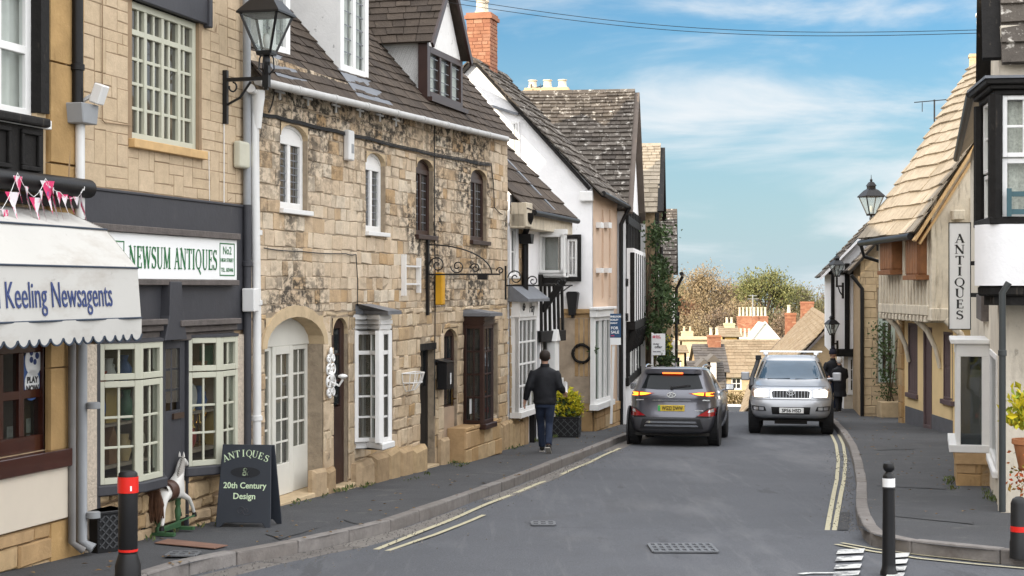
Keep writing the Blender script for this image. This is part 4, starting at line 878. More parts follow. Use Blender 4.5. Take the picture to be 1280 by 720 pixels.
sagc([(330,310),(375,314),(432,317),(445,318),(447,350),(447,382)], .007); sagc([(543,150),(543,250),(544,370),(543,520)], .009); sagc([(343,115),(340,130),(336,140)], .008)
B.part(cb, 'cable', m_cable)
# white rainwater pipe with tall hopper, at the party wall
a_ = B.P(318, 118, -.12); b_ = B.P(319, 240, -.12); c_ = B.P(321, 395, -.12); d2 = B.P(321, 556, -.12); e_ = B.P(321, 640, -.12)
downpipe(B, [B.P(313, 110, -.2), a_, b_, c_, e_], .05, m_gut_white, clips=(B.L(321, 292)[1], B.L(321, 378)[1], B.L(321, 520)[1]))
MB().lathe(B.P(321, 122, -.14), [(.05,-.35),(.075,-.1),(.09,0),(.09,.08)], 12).build('rainwater_hopper', m_gut_white, B.root, smooth=40)
p = B.P(321, 375, -.2); MB().box(p.x-.07, p.x+.07, -.2, -.05, p.z-.13, p.z+.13).build('meter_box', m_gut_white, B.root, bevel=.01)
# dormers
def depth_on_roof(px, py):
    lo, hi = -.2, 3
    for _ in range(40):
        mid = (lo+hi)/2; u, z = B.L(px, py, mid)
        if z < zrf(u, mid): hi = mid
        else: lo = mid
    return lo
def dormer(x0, x1, yb_px, H, m_face, m_frame, kind, label):
    s_ = depth_on_roof((x0+x1)/2, yb_px); u0, u1 = B.L(x0, yb_px, s_)[0], B.L(x1, yb_px, s_)[0]; zb_ = zrf((u0+u1)/2, s_); zt_ = zb_+H; yk = s_+H/slp+.05
    mb = MB(); mb.prism([(s_+.05, zb_-.1), (s_+.05, zt_), (yk, zt_)], u0, u0+.08, plane='yz'); mb.prism([(s_+.05, zb_-.1), (s_+.05, zt_), (yk, zt_)], u1-.08, u1, plane='yz')
    o = mb.build('dormer', m_face, B.root); o['label'] = label
    return o, s_, u0, u1, zb_, zt_, yk
for (x0, x1, yb_px, lab, full) in ((322, 362, 68, 'white dormer behind the lantern', 0), (425, 460, 97, 'white dormer with leaded casements', 1)):
    o, s_, u0, u1, zb_, zt_, yk = dormer(x0, x1, yb_px, 2.3, m_dormer_render, m_white, 0, lab)
    fr = frame_mb(u1-u0, 1.55, 2, 1, .13, .03, .07, mull=(.5,), mw=.10).xf(Matrix.Translation((u0, s_-.01, zb_+.0))); f_ = fr.build('window', m_white, B.root, bevel=.005)
    sheet(u1-u0, 1.55, .035, .006, .07).xf(Matrix.Translation((u0, s_, zb_))).build('pane', m_glass_clear, f_)
    lm = MB()
    for c_ in range(1, 6):
        x = u0+(u1-u0)*c_/6
        if c_ != 3: lm.box(x-.006, x+.006, s_+.028, s_+.032, zb_+.13, zb_+1.42)
    for k in range(1, 7): z = zb_+.13+1.29*k/7; lm.box(u0+.13, u1-.13, s_+.027, s_+.031, z-.008, z+.008)
    lm.build('glazing_lead', m_lead, f_)
    folds(MB(), u0+.12, u1-.12, zb_+.1, zb_+1.45, s_+.075, .01).build('curtain', m_curtain, f_)
    MB().box(u0, u1, s_, s_+.1, zb_+1.55, zt_+.6).build('gable_board', m_white, o)
    ap = MB(); u_ = .08; ap.face([(u0-.1, s_, zb_+.05), (u1+.1, s_, zb_+.05), (u1+.16, s_-.32, zrf(u1, s_-.32)+.05), (u0-.16, s_-.32, zrf(u0, s_-.32)+.05)]); ap.build('lead_apron', m_lead, o)
    mb = MB(); mb.prism([(u0-.12, zt_), ((u0+u1)/2, zt_+.7), (u1+.12, zt_), (u1+.12, zt_-.06), ((u0+u1)/2, zt_+.6), (u0-.12, zt_-.06)], s_-.1, yk+.6); mb.build('dormer_roof', m_slate_dark, o)
s_ = depth_on_roof(552, 133); u0, u1 = B.L(534, 130, s_)[0], B.L(577, 130, s_)[0]; zb_ = B.L(553, 128, s_)[1]; zt_ = B.L(534, 47, s_)[1]; yk = s_+(zt_-zb_)/slp+.15
ck_ = [(s_+.06, zb_-.35), (s_+.06, zt_), (yk, zt_), (yk, zt_-.1)]; o = MB().prism(ck_, u0, u0+.1, plane='yz').build('dormer', m_dormer_render, B.root); MB().prism(ck_, u1-.1, u1, plane='yz').build('dormer_cheek', m_dormer_render, o)
o = o; o['label'] = 'dormer with brown window and white gable'
uc = (u0+u1)/2; zr_ = zt_+(u1-u0)*.62
MB().prism([(u0, zt_-.1), (uc, zr_-.06), (u1, zt_-.1)], s_+.02, s_+.10).build('gable', m_dormer_render, o)
r_ = (u0+.0, u1-.0, zb_, zt_-.12); fr = frame_mb(r_[1]-r_[0], r_[3]-r_[2], 3, 1, .10, .03, .09, mull=(.345, .66), mw=.085).xf(Matrix.Translation((r_[0], s_-.02, r_[2]))); f_ = fr.build('window', m_brown, B.root, bevel=.005)
sheet(r_[1]-r_[0], r_[3]-r_[2], .04, .006, .06).xf(Matrix.Translation((r_[0], s_-.02, r_[2]))).build('pane', m_glass_clear, f_)
folds(MB(), r_[0]+.1, r_[1]-.1, r_[2]+.1, r_[3]-.1, s_+.085, .01).build('curtain', m_curtain, f_); room_mb(r_[0], r_[1], r_[2], r_[3], s_+.1, s_+.7).build('room', m_room, f_, fix=False)
lm = MB()
for k in range(1, 5): z = r_[2]+(r_[3]-r_[2])*k/5; lm.box(r_[0]+.1, r_[1]-.1, s_+.012, s_+.016, z-.007, z+.007)
lm.build('glazing_lead', m_lead, f_)
MB().box(u0-.06, u1+.06, s_-.1, s_+.08, zb_-.07, zb_-.002).build('sill', m_brown, f_)
MB().box(u0-.08, u0+.0, s_-.03, s_+.12, zb_-.05, zt_).build('corner_post', m_brown, o); MB().box(u0-.02, u0+.03, s_+.0, yk, zt_-.05, zt_+.02).build('eaves_board', m_brown, o)
ub = MB(); blocks(ub, u0, u1, zb_-.6, zb_-.08, ch=(.18,.22), cw=(.2,.4), y=s_+.02); ub.box(u0, u1, s_+.02, s_+.2, zb_-.6, zb_-.08); ub.build('stone_apron', m_stone, o)
cr = MB()
for sgn in (-1, 1):
    e = (u0-.14) if sgn < 0 else (u1+.14); ze_ = zt_-.10
    E = [(e, yk+.3, ze_), (e, s_-.12, ze_), (uc, s_-.12, zr_), (uc, yk+1.6, zr_)]
    if sgn > 0: E = [E[1], E[0], E[3], E[2]]
    cr.face(E); slate_courses(cr, *E, 11, (.16,.28), .018)
cr.build('dormer_roof', m_slate_dark, o)
bb = MB(); bb.bar((u0-.14, s_-.13, zt_-.14), (uc, s_-.13, zr_-.02), .04, .10); bb.bar((u1+.14, s_-.13, zt_-.14), (uc, s_-.13, zr_-.02), .04, .10); bb.build('barge_board', m_brown, o)
# wall furniture
def wallthing(h, name, label, cat, px, py, y=-.03, group=None): return thing(name, label, cat, h.at(h.P(px, py, y)), h.rz(), group)
o = wallthing(B, 'alarm_box', 'slim white alarm box high on the limestone wall between first-floor windows', 'alarm box', 434, 182); MB().box(-.10,.10,-.07,.02,-.20,.20).build('cover', m_gut_white, o, bevel=.025, seg=3); MB().box(-.02,.06,-.075,-.069,-.1,.02).build('vents', m_gut_grey, o)
o = wallthing(B, 'letter_box', 'black wall letter box between the black door and the plywood door', 'letter box', 551, 470, -.05); MB().box(-.20,.17,-.16,.0,-.2,.22).build('box', m_iron, o, bevel=.01); MB().prism([(-.18,.22),(.03,.22),(.03,.27)], -.22, .2, plane='yz').build('lid', m_iron, o); MB().box(-.02,.02,-.165,-.159,-.12,.05).build('slot', m_sign_white, o)
o = wallthing(B, 'wall_ornament', 'ornate white cast bracket beside the narrow brown door', 'ornament', 411, 472, -.04)
mb = MB()
mb.box(-.012,.012,-.03,0,-.26,.34)
def scroll0(c, r0, turns, sg): mb.tube([(c[0]+sg*r0*(1-k/(16*turns)*.8)*cos(2*pi*k/16), -.03, c[1]+r0*(1-k/(16*turns)*.8)*sin(2*pi*k/16)) for k in range(int(16*turns))], .014, 5)
for z, r_ in ((.24,.055),(.10,.085),(-.06,.095),(-.19,.06)): scroll0((-.075,z), r_, 1.5, 1); scroll0((.075,z), r_, 1.5, -1)
mb.tube([(0,-.02,-.05),(0,-.14,-.10),(0,-.19,-.02)], .016, 6); mb.ball((0,-.19,.02), .05, 10, 6, sc=(1.5,1.2,.6)); mb.ball((0,-.03,.33), .045, 8, 6, sc=(1,.5,1.3)); mb.ball((0,-.04,.02), .05, 8, 6, sc=(1,.6,1.4))
mb.build('casting', m_white, o, smooth=50)
o = wallthing(B, 'basket_rack', 'white wire half-round basket rack on the limestone wall', 'rack', 511, 470, -.03)
mb = MB(); mb.tube([(-.3,0,.05),(.3,0,.05)], .01, 6)
for k in range(7): a_ = pi*k/6; mb.tube([(-.3*cos(a_), -.22*sin(a_), .05), (-.27*cos(a_), -.18*sin(a_), -.08), (-.16*cos(a_), -.09*sin(a_), -.2), (-.12*cos(a_), 0, -.22)], .007, 5)
for rr, z in ((.3,.05),(.26,-.09)): mb.tube([(-rr*cos(pi*k/12), -.22*rr/.3*sin(pi*k/12), z) for k in range(13)], .008, 5)
mb.build('wire', m_white, o)
o = wallthing(B, 'sign_bracket', 'empty white rectangular wall bracket on the limestone', 'bracket', 513, 344, -.03)
mb = MB(); mb.box(-.36,-.32,-.05,.02,-.3,.3); mb.box(.32,.36,-.05,.02,-.26,.26); mb.bar((-.34,-.03,.13),(.34,-.03,.13),.025); mb.bar((-.34,-.03,-.13),(.34,-.03,-.13),.025); mb.build('bars', m_white, o)
o = wallthing(B, 'sign_bracket', 'black wrought iron scrolled sign bracket standing out from the limestone wall', 'bracket', 534, 343, -.03)
mb = MB(); mb.box(-.03,.03,-.03,.01,-.62,.6); mb.bar((0,0,0),(0,-1.15,0),.026); mb.tube([(0,-.02-1.0*sin(t*.13), .45*cos(t*.13)) for t in range(13)], .011, 6)
def scroll(mb, c, r0, turns, r_=.010, pl='yz', sg=1):
    pts = []
    for k in range(int(18*turns)): a_ = 2*pi*k/18*sg; rr = r0*(1-k/(18*turns)*.85); pts.append((c[0], c[1]+rr*cos(a_), c[2]+rr*sin(a_)) if pl == 'yz' else (c[0]+rr*cos(a_), c[1], c[2]+rr*sin(a_)))
    mb.tube(pts, r_, 5)
scroll(mb, (0,-.16,.14), .13, 1.5); scroll(mb, (0,-.48,.12), .11, 1.5, sg=-1); scroll(mb, (0,-.76,.09), .08, 1.5); scroll(mb, (0,-1.15,.05), .06, 1.2); mb.box(-.02,.02,-.95,-.8,-.08,0); mb.build('ironwork', m_iron, o)
o = wallthing(B, 'utility_box', 'yellow box on the cable below the iron sign bracket', 'box', 547, 361, -.05); MB().box(-.08,.08,-.10,.02,-.25,.25).build('casing', mat('yellow_plastic', (.70,.36,.02), rough=.45), o, bevel=.015)

# ------------------------------------------------------------------ low house with the oriel, stone and timber
D = House('timber_house', 'low timber-framed house with white oriel and black downpipe beside the limestone house', (lineX(28.95)+.03, 28.95), (lineX(33.0)-.04, 33.0), group='houses on the left side')
dw = D.rect(637.5, 648, 284, 345); sw = D.rect(638, 661, 396, 512); dk = D.rect(664, 675, 414, 530); dk2 = D.rect(676, 701, 420, 530)
uS_ = D.L(653, 400)[0]
hs = [dw, sw, (dk[0], dk[1], -.6, dk[3]), (dk2[0], dk2[1], -.6, dk2[3])]
w = wall_mb(MB(), 0, D.W, -1.2, 4.7, hs, depth=.25); D.part(w, 'wall', m_white_render)
b_ = MB(); blocks(b_, 0, uS_, -.9, 4.5, [(h[0]-.02,h[1]+.02,h[2]-.02,h[3]+.02) for h in hs], ch=(.14,.25), cw=(.18,.4), pr=(.015,.04)); D.part(b_, 'stone_facing', m_stone_rough)
window(D, dw, 2, 2, m_white, y=.05, fw=.06, mw=.05, mull=(.5,), room=.6, sill=(m_white,.05,.05,.03))
zE = (D.L(650, 256, -.3)[1]+D.L(723, 280, -.3)[1])/2
rf = MB(); slp2 = 1.05; q = [(0,-.3,zE), (D.W+.25,-.3,zE), (D.W+.25,3.0,zE+slp2*3.3), (0,3.0,zE+slp2*3.3)]; rf.face(q); slate_courses(rf, *q, 15, (.22,.42), .028, sag=.015); D.part(rf, 'roof', m_slate_dark)
shell(D, 0, D.W, 5, 4.2, m_white_render, name='rear_wall')
fl_ = MB(); fl_.bar((D.W*.62,-.25,zE+.12), (D.W*.62,3.0,zE+slp2*3.25+.12), .16, .03); D.part(fl_, 'lead_flashing', m_lead)
ev = MB(); ev.box(0, D.W, -.28, 0, zE-.32, zE-.06); ev.box(0,.45,-.32,-.02,zE-.30,zE+.14); D.part(ev, 'eaves_board', m_limewash, bevel=.01)
gt = MB().tube([(.4,-.36,zE-.03),(D.W+.15,-.36,zE-.03)], .055, 10); D.part(gt, 'gutter', m_black, smooth=50)
p1 = D.P(663, 272, -.36); p2 = D.P(656.5, 292, -.1); p3 = D.P(656.5, 384, -.1); downpipe(D, [(p1.x, p1.y, zE-.05), p1, p2, p3], .06, m_black)
p = D.P(657, 298, -.12); MB().prism([(p.x-.07,p.z-.1),(p.x-.15,p.z+.08),(p.x+.15,p.z+.08),(p.x+.07,p.z-.1)], -.25, -.02).build('rainwater_hopper', m_black, D.root)
sb = MB()                                                # timber studs
for px in (676, 681, 686.5, 692, 697, 702):
    a_ = D.P(px, 345, -.02); b2_ = D.P(px+1.2, 424, -.02); sb.bar((a_.x, -.02, a_.z), (b2_.x+R(-.05,.05), -.02, b2_.z), .10, .05, up=(0,1,0))
for py in (350, 421): a_ = D.P(674, py, -.02); b2_ = D.P(705, py-2, -.02); sb.bar((a_.x,-.03,a_.z),(b2_.x,-.03,b2_.z), .07, .22)
sb.box(D.P(663,400).x-.06, D.P(663,400).x+.06, -.06, .1, -.6, dk[3]); D.part(sb, 'timber_frame', m_black_wood, bevel=.01)
# oriel
o0, o1_ = D.L(678, 320, -.0)[0], D.L(706, 320, -.5)[0]; zo0, zo1 = D.L(694, 341, -.3)[1], D.L(694, 293, -.3)[1]
mb = MB(); mb.box(o0, o1_, -.48, 0, zo0-.06, zo0); mb.box(o0-.06, o1_+.05, -.54, 0, zo0-.09, zo0-.061); oo = mb.build('oriel_window', m_white, D.root, bevel=.006); Ho = zo1-zo0
f1 = frame_mb(.48, Ho, 1, 1, .05, .02, .05).xf(Matrix.Translation((o0, 0, zo0)) @ Matrix.Rotation(-pi/2, 4, 'Z')); f2 = frame_mb(o1_-o0, Ho, 3, 1, .07, .02, .05, mull=(.33,.66), mw=.08).xf(Matrix.Translation((o0, -.48, zo0)))
f3 = frame_mb(.48, Ho, 1, 1, .05, .02, .05).xf(Matrix.Translation((o1_, -.48, zo0)) @ Matrix.Rotation(pi/2, 4, 'Z'))
fr = MB()
for f in (f2, f1, f3): fr.add(f.v, f.f)
fr.build('frame', m_white, oo, bevel=.004); MB().box(o0-.03, o1_+.03, -.52, 0, zo1, zo1+.1).build('oriel_head', m_white, oo, bevel=.006)
MB().box(o0+.03, o1_-.03, -.455, -.449, zo0, zo1).box(o0+.02, o0+.026, -.45, 0, zo0, zo1).build('pane', m_glass, oo); folds(MB(), o0+.06, o1_-.06, zo0, zo1, -.38).build('curtain', m_lace, oo)
br_ = MB().bar(((o0+o1_)/2, -.46, zo0-.14), ((o0+o1_)/2, -.02, zo0-.75), .10, .12); br_.box(o0, o1_, -.45, 0, zo0-.20, zo0-.10); D.part(br_, 'oriel_bracket', m_black_wood)
# small shop bay with lead hood
f = frame_mb(sw[1]-sw[0], sw[3]-sw[2], 4, 4, .06, .035, .08).xf(Matrix.Translation((sw[0], -.16, sw[2]))); o = f.build('shop_window', m_white, D.root, bevel=.004)
sheet(sw[1]-sw[0], sw[3]-sw[2], .04, .006, .04).xf(Matrix.Translation((sw[0], -.16, sw[2]))).build('pane', m_glass, o); MB().box(sw[0], sw[0]+.06, -.158, .02, sw[2], sw[3]).build('cheek', m_white, o)
MB().box(sw[0]-.06, sw[1]+.06, -.22, 0, sw[2]-.10, sw[2]-.002).build('sill', m_white, o); room_mb(sw[0]+.01, sw[1]-.01, sw[2], sw[3], 0, 1.2).build('room', m_room, o, fix=False)
zfa = D.L(651, 377, -.16)[1]; MB().box(sw[0]-.03, sw[1]+.03, -.18, 0, sw[3]+.002, zfa).build('fascia', m_white, o)
hd = MB().prism([(-.36, zfa), (-.36, zfa+.05), (0, zfa+.32), (0, zfa)], sw[0]-.12, sw[1]+.2, plane='yz'); hd.build('lead_hood', m_lead, o)
sgn = thing('shop_lettering', 'dark scripted lettering on the small white shop fascia', 'sign', D.at(((sw[0]+sw[1])/2, -.185, (sw[3]+zfa)/2-.06)), D.rz()); t_ = text_mb('Hay', .26, .002); t_.v = [(x+.18*z+.2, y, z) for x, y, z in t_.v]; t_.build('lettering', m_black_letter, sgn)
mb = MB(); scroll(mb, (-.45,-.004,.09), .09, 1.4, .009, 'xz'); mb.build('emblem', m_black_letter, sgn)
o = wallthing(D, 'sign_bracket', 'thin black scrolled bracket above the small white shop fascia', 'bracket', 632, 357, -.04)
mb = MB(); mb.bar((0,0,-.25),(0,0,.35),.03); mb.bar((0,0,0),(0,-1.1,0),.025); scroll(mb,(0,-.18,.14),.14,1.5,.012); scroll(mb,(0,-.5,.08),.1,1.4,.011); scroll(mb,(0,-.98,.06),.08,1.4,.011); mb.build('ironwork', m_iron, o)
# doors of the timber house
z_ = D.L(670, 538)[1]; leaf(D, dk[0]+.02, dk[1]-.02, .12, z_, dk[3]-z_-.02, 1, 2, 1.0, m_black, 'door', pane=m_glass_dark, label='black door')
leaf(D, dk2[0]+.02, (dk2[0]+dk2[1])/2, .06, z_, dk2[3]-z_-.02, 2, 3, .9, m_white, 'door', fw=.07, label='white glazed door'); f = window(D, ((dk2[0]+dk2[1])/2+.03, dk2[1], z_+.9, dk2[3]), 2, 3, m_white, y=.05, room=.5)
pg = MB(); a_ = (dk2[0]+dk2[1])/2; pg.box(a_-.18, a_+.12, -.12, .05, z_-.3, dk2[3]-.1); pg.prism([(a_-.24, dk2[3]-.1), (a_+.18, dk2[3]-.1), (a_-.03, dk2[3]+.14)], -.16, .05); pg.box(a_+.14, dk2[1]+.02, -.06, .05, z_-.3, z_+.9); D.part(pg, 'door_surround', m_white, bevel=.006)
bs_ = MB(); bs_.box(dk[0]-.16, dk[0]+.0, -.10, .02, z_-.3, D.L(668, 512)[1]); D.part(bs_, 'post_base', m_black)

# ------------------------------------------------------------------ white gable house with peach street front
G = House('gable_house', 'white gabled house with peach street front and pale shop window', (1.72, 34.2), (2.42, 36.95), group='houses on the left side')
gd = Vector((-G.d.y, G.d.x, 0)); gA_ = (1.72+gd.x*5.3, 34.2+gd.y*5.3); S3 = Sub(G, gA_, (1.72, 34.2))
zRg = G.W3(0, 2.65, 0); zr3 = S3.L(592, 74)[1]; ze3 = S3.L(737, 233)[1]
m_ = MB(); m_.prism([(0,-1.2),(5.3,-1.2),(5.3,ze3),(2.65,zr3),(0,ze3)], 0, .25); 
S3.part(m_, 'gable_wall', m_white_render)
qs = G.rect(738, 758, 396, 502)
w = wall_mb(MB(), .0, G.W, -1.2, ze3, [(qs[0]+.1, qs[1], qs[2], qs[3])], depth=.2, y=-.012); G.part(w, 'street_wall', m_peach_render)
zz1 = S3.L(725, 392)[1]
eb = MB(); ue_ = S3.L(704, 450)[0]; sl0 = S3.L(707, 450)[0]; sl1 = S3.L(714, 450)[0]; zs0, zs1 = S3.L(710, 470)[1], S3.L(710, 402)[1]
blocks(eb, ue_, 5.3+.02, -1, zz1, [(sl0, sl1, zs0, zs1)], ch=(.3,.5), cw=(.35,.7), pr=(.05,.07)); eb.box(ue_, 5.35, -.14, 0, zz1, zz1+.10); eb.box(ue_, 5.32, -.09, 0, zz1-.1, zz1-.002)
for px in (722, 728, 734, 740): u = S3.L(px, 450)[0]; eb.box(u-.04, u+.04, -.11, -.06, zs0, zz1-.1)
S3.part(eb, 'stone_entrance', m_stone_ochre, bevel=.008); S3.part(MB().box(sl0, sl1, -.03, .01, zs0, zs1), 'slot_window', m_black)
wr = S3.rect(709, 722, 299, 346); o = window(S3, wr, 2, 2, m_white, y=-.03, fw=.05, mw=.04, sill=(m_black_wood,.12,.10,.05), room=None, pane=m_glass_dark); S3.put(o)
fb = MB(); fb.box(wr[0]-.08, wr[0]-.005, -.05, .02, wr[2]-.1, wr[3]+.1); fb.box(wr[1]+.005, wr[1]+.08, -.05, .02, wr[2]-.1, wr[3]+.1); fb.box(wr[0]-.08, wr[1]+.08, -.06, .02, wr[3]+.01, wr[3]+.1); S3.part(fb, 'window_surround', m_black_wood)
S3.part(MB().box(wr[0], wr[1], .0, .004, wr[2], wr[3]), 'window_back', m_room)
wl = S3.rect(640, 650, 152, 204); o = window(S3, wl, 3, 1, m_white, y=-.05, fw=.05, room=None, sill=(m_white,.05,.08,.03)); S3.put(o)
vb = MB(); a_ = S3.P(737, 236, -.06); b2_ = S3.P(592, 76, -.06); vb.bar(a_, b2_, .06, .14, up=(0,1,0)); c_ = Vector((0, -.06, ze3)); vb.bar(c_, b2_, .06, .14, up=(0,1,0)); S3.part(vb, 'barge_board', m_black_wood)
vb = MB(); a_ = S3.P(600, 128, -.04); b2_ = S3.P(648, 143, -.04); vb.bar(a_, b2_, .08, .05); S3.part(vb, 'lead_flashing', m_lead)
cx = MB(); a_ = S3.P(732, 246, -.08); cx.box(a_.x-.12, a_.x+.16, -.14, .0, a_.z-.1, a_.z+.12); S3.part(cx, 'kneeler', m_white, bevel=.02)
gable_roof(G, 0, G.W, ze3, zr3, 2.65, 5.3, 16, m_slate_grey, wid=(.2,.4), oe=.22, ov=.14, th=.03, sag=.02)
ge = MB().tube([(-.1,-.26,ze3-.16),(G.W+.1,-.26,ze3-.3)], .055, 8); G.part(ge, 'gutter', m_black)
bk = MB(); bk.box(.2, G.W, 5.05, 5.3, -1.2, ze3); bk.prism([(0,-1.2),(0,ze3),(2.65,zr3),(5.3,ze3),(5.3,-1.2)], G.W-.2, G.W, plane='yz'); G.part(bk, 'rear_wall', m_white_render)
for px in (747, 757): 
    for (y0, y1) in ((278, 285), (335, 341)): q = G.rect(px, px+4, y0, y1, -.05); G.part(MB().box(q[0], q[1], -.12, -.012, q[2], q[3]), 'wall_ledge', m_white)
pn = MB()
for px in (752, 761): a_ = G.L(px, 300)[0]; pn.box(a_-.03, a_+.03, -.05, -.01, G.L(px,372)[1], G.L(px, 262)[1])
G.part(pn, 'pilaster_strip', m_peach_render)
q = qs; so_ = frame_mb(q[1]-q[0], q[3]-q[2], 3, 1, .08, .05, .1, mull=(.40,.72), mw=.07).xf(Matrix.Translation((q[0], -.10, q[2]))); o = so_.build('shop_window', m_white, G.root, bevel=.005)
sheet(q[1]-q[0], q[3]-q[2], .05, .006, .06).xf(Matrix.Translation((q[0], -.10, q[2]))).build('pane', m_glass_shop, o)
MB().box(q[0]-.02, q[0]+.06, -.095, 0, q[2], q[3]).build('cheek', m_white, o); MB().box(q[0]-.10, q[1]+.06, -.19, 0, q[2]-.12, q[2]-.002).build('sill', m_white, o)
mb = MB(); z_ = q[3]; mb.box(q[0]-.08, q[1]+.06, -.16, 0, z_+.002, z_+.16); mb.box(q[0]-.12, q[1]+.1, -.22, 0, z_+.162, z_+.22); mb.build('cornice', m_white, o, bevel=.01)
MB().box(q[0]+.3, q[0]+.9, .02, .03, q[2]+.1, q[3]-.15).build('blind', m_green_cloth, o); room_mb(q[0]+.12, q[1]-.02, q[2]+.01, q[3]-.01, -.01, 1.2).build('room', m_room_warm, o, fix=False)
rs = MB(); blocks(rs, .0, G.W, -1, q[2]-.12, ch=(.25,.3), cw=(.3,.6), pr=(.05,.07), y=-.03); G.part(rs, 'stall_riser', m_stone_ochre)
ch_ = chimney(G, 1.0, 2.72, .62, .55, 4.5, S3.L(586, 9)[1], m_brick, pots=((-.12,.0),(.16,.0)))
dp = MB(); a_ = G.L(771, 300)[0]; downpipe(G, [(a_,-.3,ze3-.3),(a_,-.1,ze3-.7),(a_,-.1,-.8)], .05, m_iron)
o = wallthing(S3, 'wall_lantern', 'black tapering lantern box on the white gable wall', 'lantern', 716, 379, -.12); MB().prism([(-.07,-.26),(-.13,.22),(-.09,.25),(.09,.25),(.13,.22),(.07,-.26)], -.10, .1).build('case', m_iron, o, bevel=.01); MB().bar((0,.1,-.28),(0,-.05,-.28),.06).build('bracket', m_iron, o)
o = wallthing(S3, 'wall_bracket', 'thin black triangular wall bracket on the white gable beside the oriel', 'bracket', 707, 362, -.02); mb = MB(); mb.bar((-.2,0,.09),(.25,-.5,.09),.03); mb.bar((-.15,0,-.1),(.2,-.45,.08),.02); mb.build('bars', m_iron, o)
# wreath
o = wallthing(S3, 'wreath', 'round dark twig wreath hung by the stone entrance', 'wreath', 727, 442, -.14); mb = MB()
for k in range(5): mb.tube([((.19+R(-.02,.02))*cos(2*pi*i/18), R(-.03,.03), (.19+R(-.02,.02))*sin(2*pi*i/18)) for i in range(19)], .022, 6)
mb.build('twigs', m_black_wood, o); lf = MB(); leaves(lf, [(.24+R(-.05,.1), -.02+R(-.05,.05), .05+R(-.07,.07)) for _ in range(50)], .10); lf.build('greenery', m_leaf_dark, o, fix=False)

# ------------------------------------------------------------------ gable-fronted houses further on
def sline(Y): return 2.63+.134*(Y-37) if Y < 42.55 else 3.80+.11*(Y-42.6) if Y < 47.45 else 4.75+.12*(Y-47.5)
H4 = House('timber_house', 'tall timber-framed house with steep lichened slate roof facing the road', (sline(37.02), 37.02), (sline(42.5), 42.5), group='houses on the left side')
z4e = 3.83+1.33; z4r = 6.95-gz(37.02)
w = MB(); w.prism([(0,-1.2),(0,z4e),(H4.W/2,z4r-.05),(H4.W,z4e),(H4.W,-1.2)], 0, .25); H4.part(w, 'wall', m_white_render)
cross_roof(H4, 0, H4.W, z4e, z4r, 0, 6.5, 27, m_slate_grey, wid=(.18,.36), oe=.1, ov=.06, th=.035, sag=.02)
bk = MB(); bk.box(0,.2,.25,6.4,-1.2,z4e); bk.box(H4.W-.2,H4.W,.25,6.4,-1.2,z4e); bk.prism([(.2,-1.2),(.2,z4e),(H4.W/2,z4r-.1),(H4.W-.2,z4e),(H4.W-.2,-1.2)], 6.2, 6.4); H4.part(bk, 'rear_wall', m_white_render)
tb = MB()
for i in range(9): u = .1+(H4.W-.2)*i/8; tb.box(u-.08, u+.08, -.05, .02, 1.1, min(z4e+.3, z4r)-.3)
for z in (1.1, 2.6, 3.4, z4e-.3): tb.box(0, H4.W, -.07, .02, z-.1, z+.1)
for i in range(8): u = .1+(H4.W-.2)*i/8; tb.bar((u,-.03,2.6),(u+.45,-.03,3.4),.12,.06,up=(0,1,0))
tb.box(0, H4.W, -.22, -.05, 2.30, 2.5)
for i in range(8): u = .1+(H4.W-.2)*i/7; tb.bar((u,-.2,2.3),(u,-.05,1.8),.12,.12)
for i in range(7): u = .05+(H4.W-.1)*i/6; tb.box(u-.07, u+.07, -.20, -.1, 2.5, 4.1)
H4.part(tb, 'timber_frame', m_black_wood, bevel=.01)
up_ = MB(); up_.box(.0, H4.W, -.18, -.02, 2.5, 4.2); H4.part(up_, 'jetty', m_white_render)
bb = MB(); sl4 = (z4r-z4e)/(H4.W/2)
for e in (0, 1): bb.bar((-.12 if e == 0 else H4.W+.12, -.07, z4e-.15), (H4.W/2, -.07, z4r-.06), .05, .20, up=(0,1,0))
H4.part(bb, 'barge_board', mat('grey_brown_board', (.15,.12,.10), rough=.8, var=.2))
window(H4, (1.2, 2.3, 1.0, 2.1), 3, 3, m_white, y=-.06, room=None); window(H4, (3.3, 4.5, .9, 2.1), 3, 3, m_white, y=-.06, room=None)
cs = chimney(H4, 3.4, 2.2, .6, 1.1, 4, z4r+.16, m_dress, pots=((0,-.38),(0,-.0),(0,.38)), pm=m_pot_cream, pot_h=.24, course=(.2,.25), cw=(.3,.5))
an = thing('aerial', 'thin television aerial on the lichened slate ridge', 'aerial', ray(664, 116, 40.5)); mb = MB(); mb.tube([(0,0,-.3),(0,0,.22)], .02, 6); mb.tube([(-.35,0,.0),(.3,0,.18)], .014, 5)
for t in (0,.3,.6,.9): mb.tube([(-.35+.65*t,-.12,.18*t-.05),(-.35+.65*t,.12,.18*t+.08)], .01, 4)
mb.build('rods', m_iron, an)
H5 = House('gable_house', 'narrow tall gabled house with sunlit buff slate roof', (sline(42.6), 42.6), (sline(47.4), 47.4), group='houses on the left side')
z5r = ray(810, 181, 45).z-gz(42.6); z5e = ray(810, 257, 43).z-gz(42.6)
w = MB(); w.prism([(0,-1.5),(0,z5e),(H5.W/2,z5r-.05),(H5.W,z5e),(H5.W,-1.5)], 0, .25); H5.part(w, 'wall', m_stone_rough)
cross_roof(H5, 0, H5.W, z5e, z5r, 0, 5.5, 18, m_slate_warm, wid=(.18,.34), oe=.3, ov=.12, th=.02)
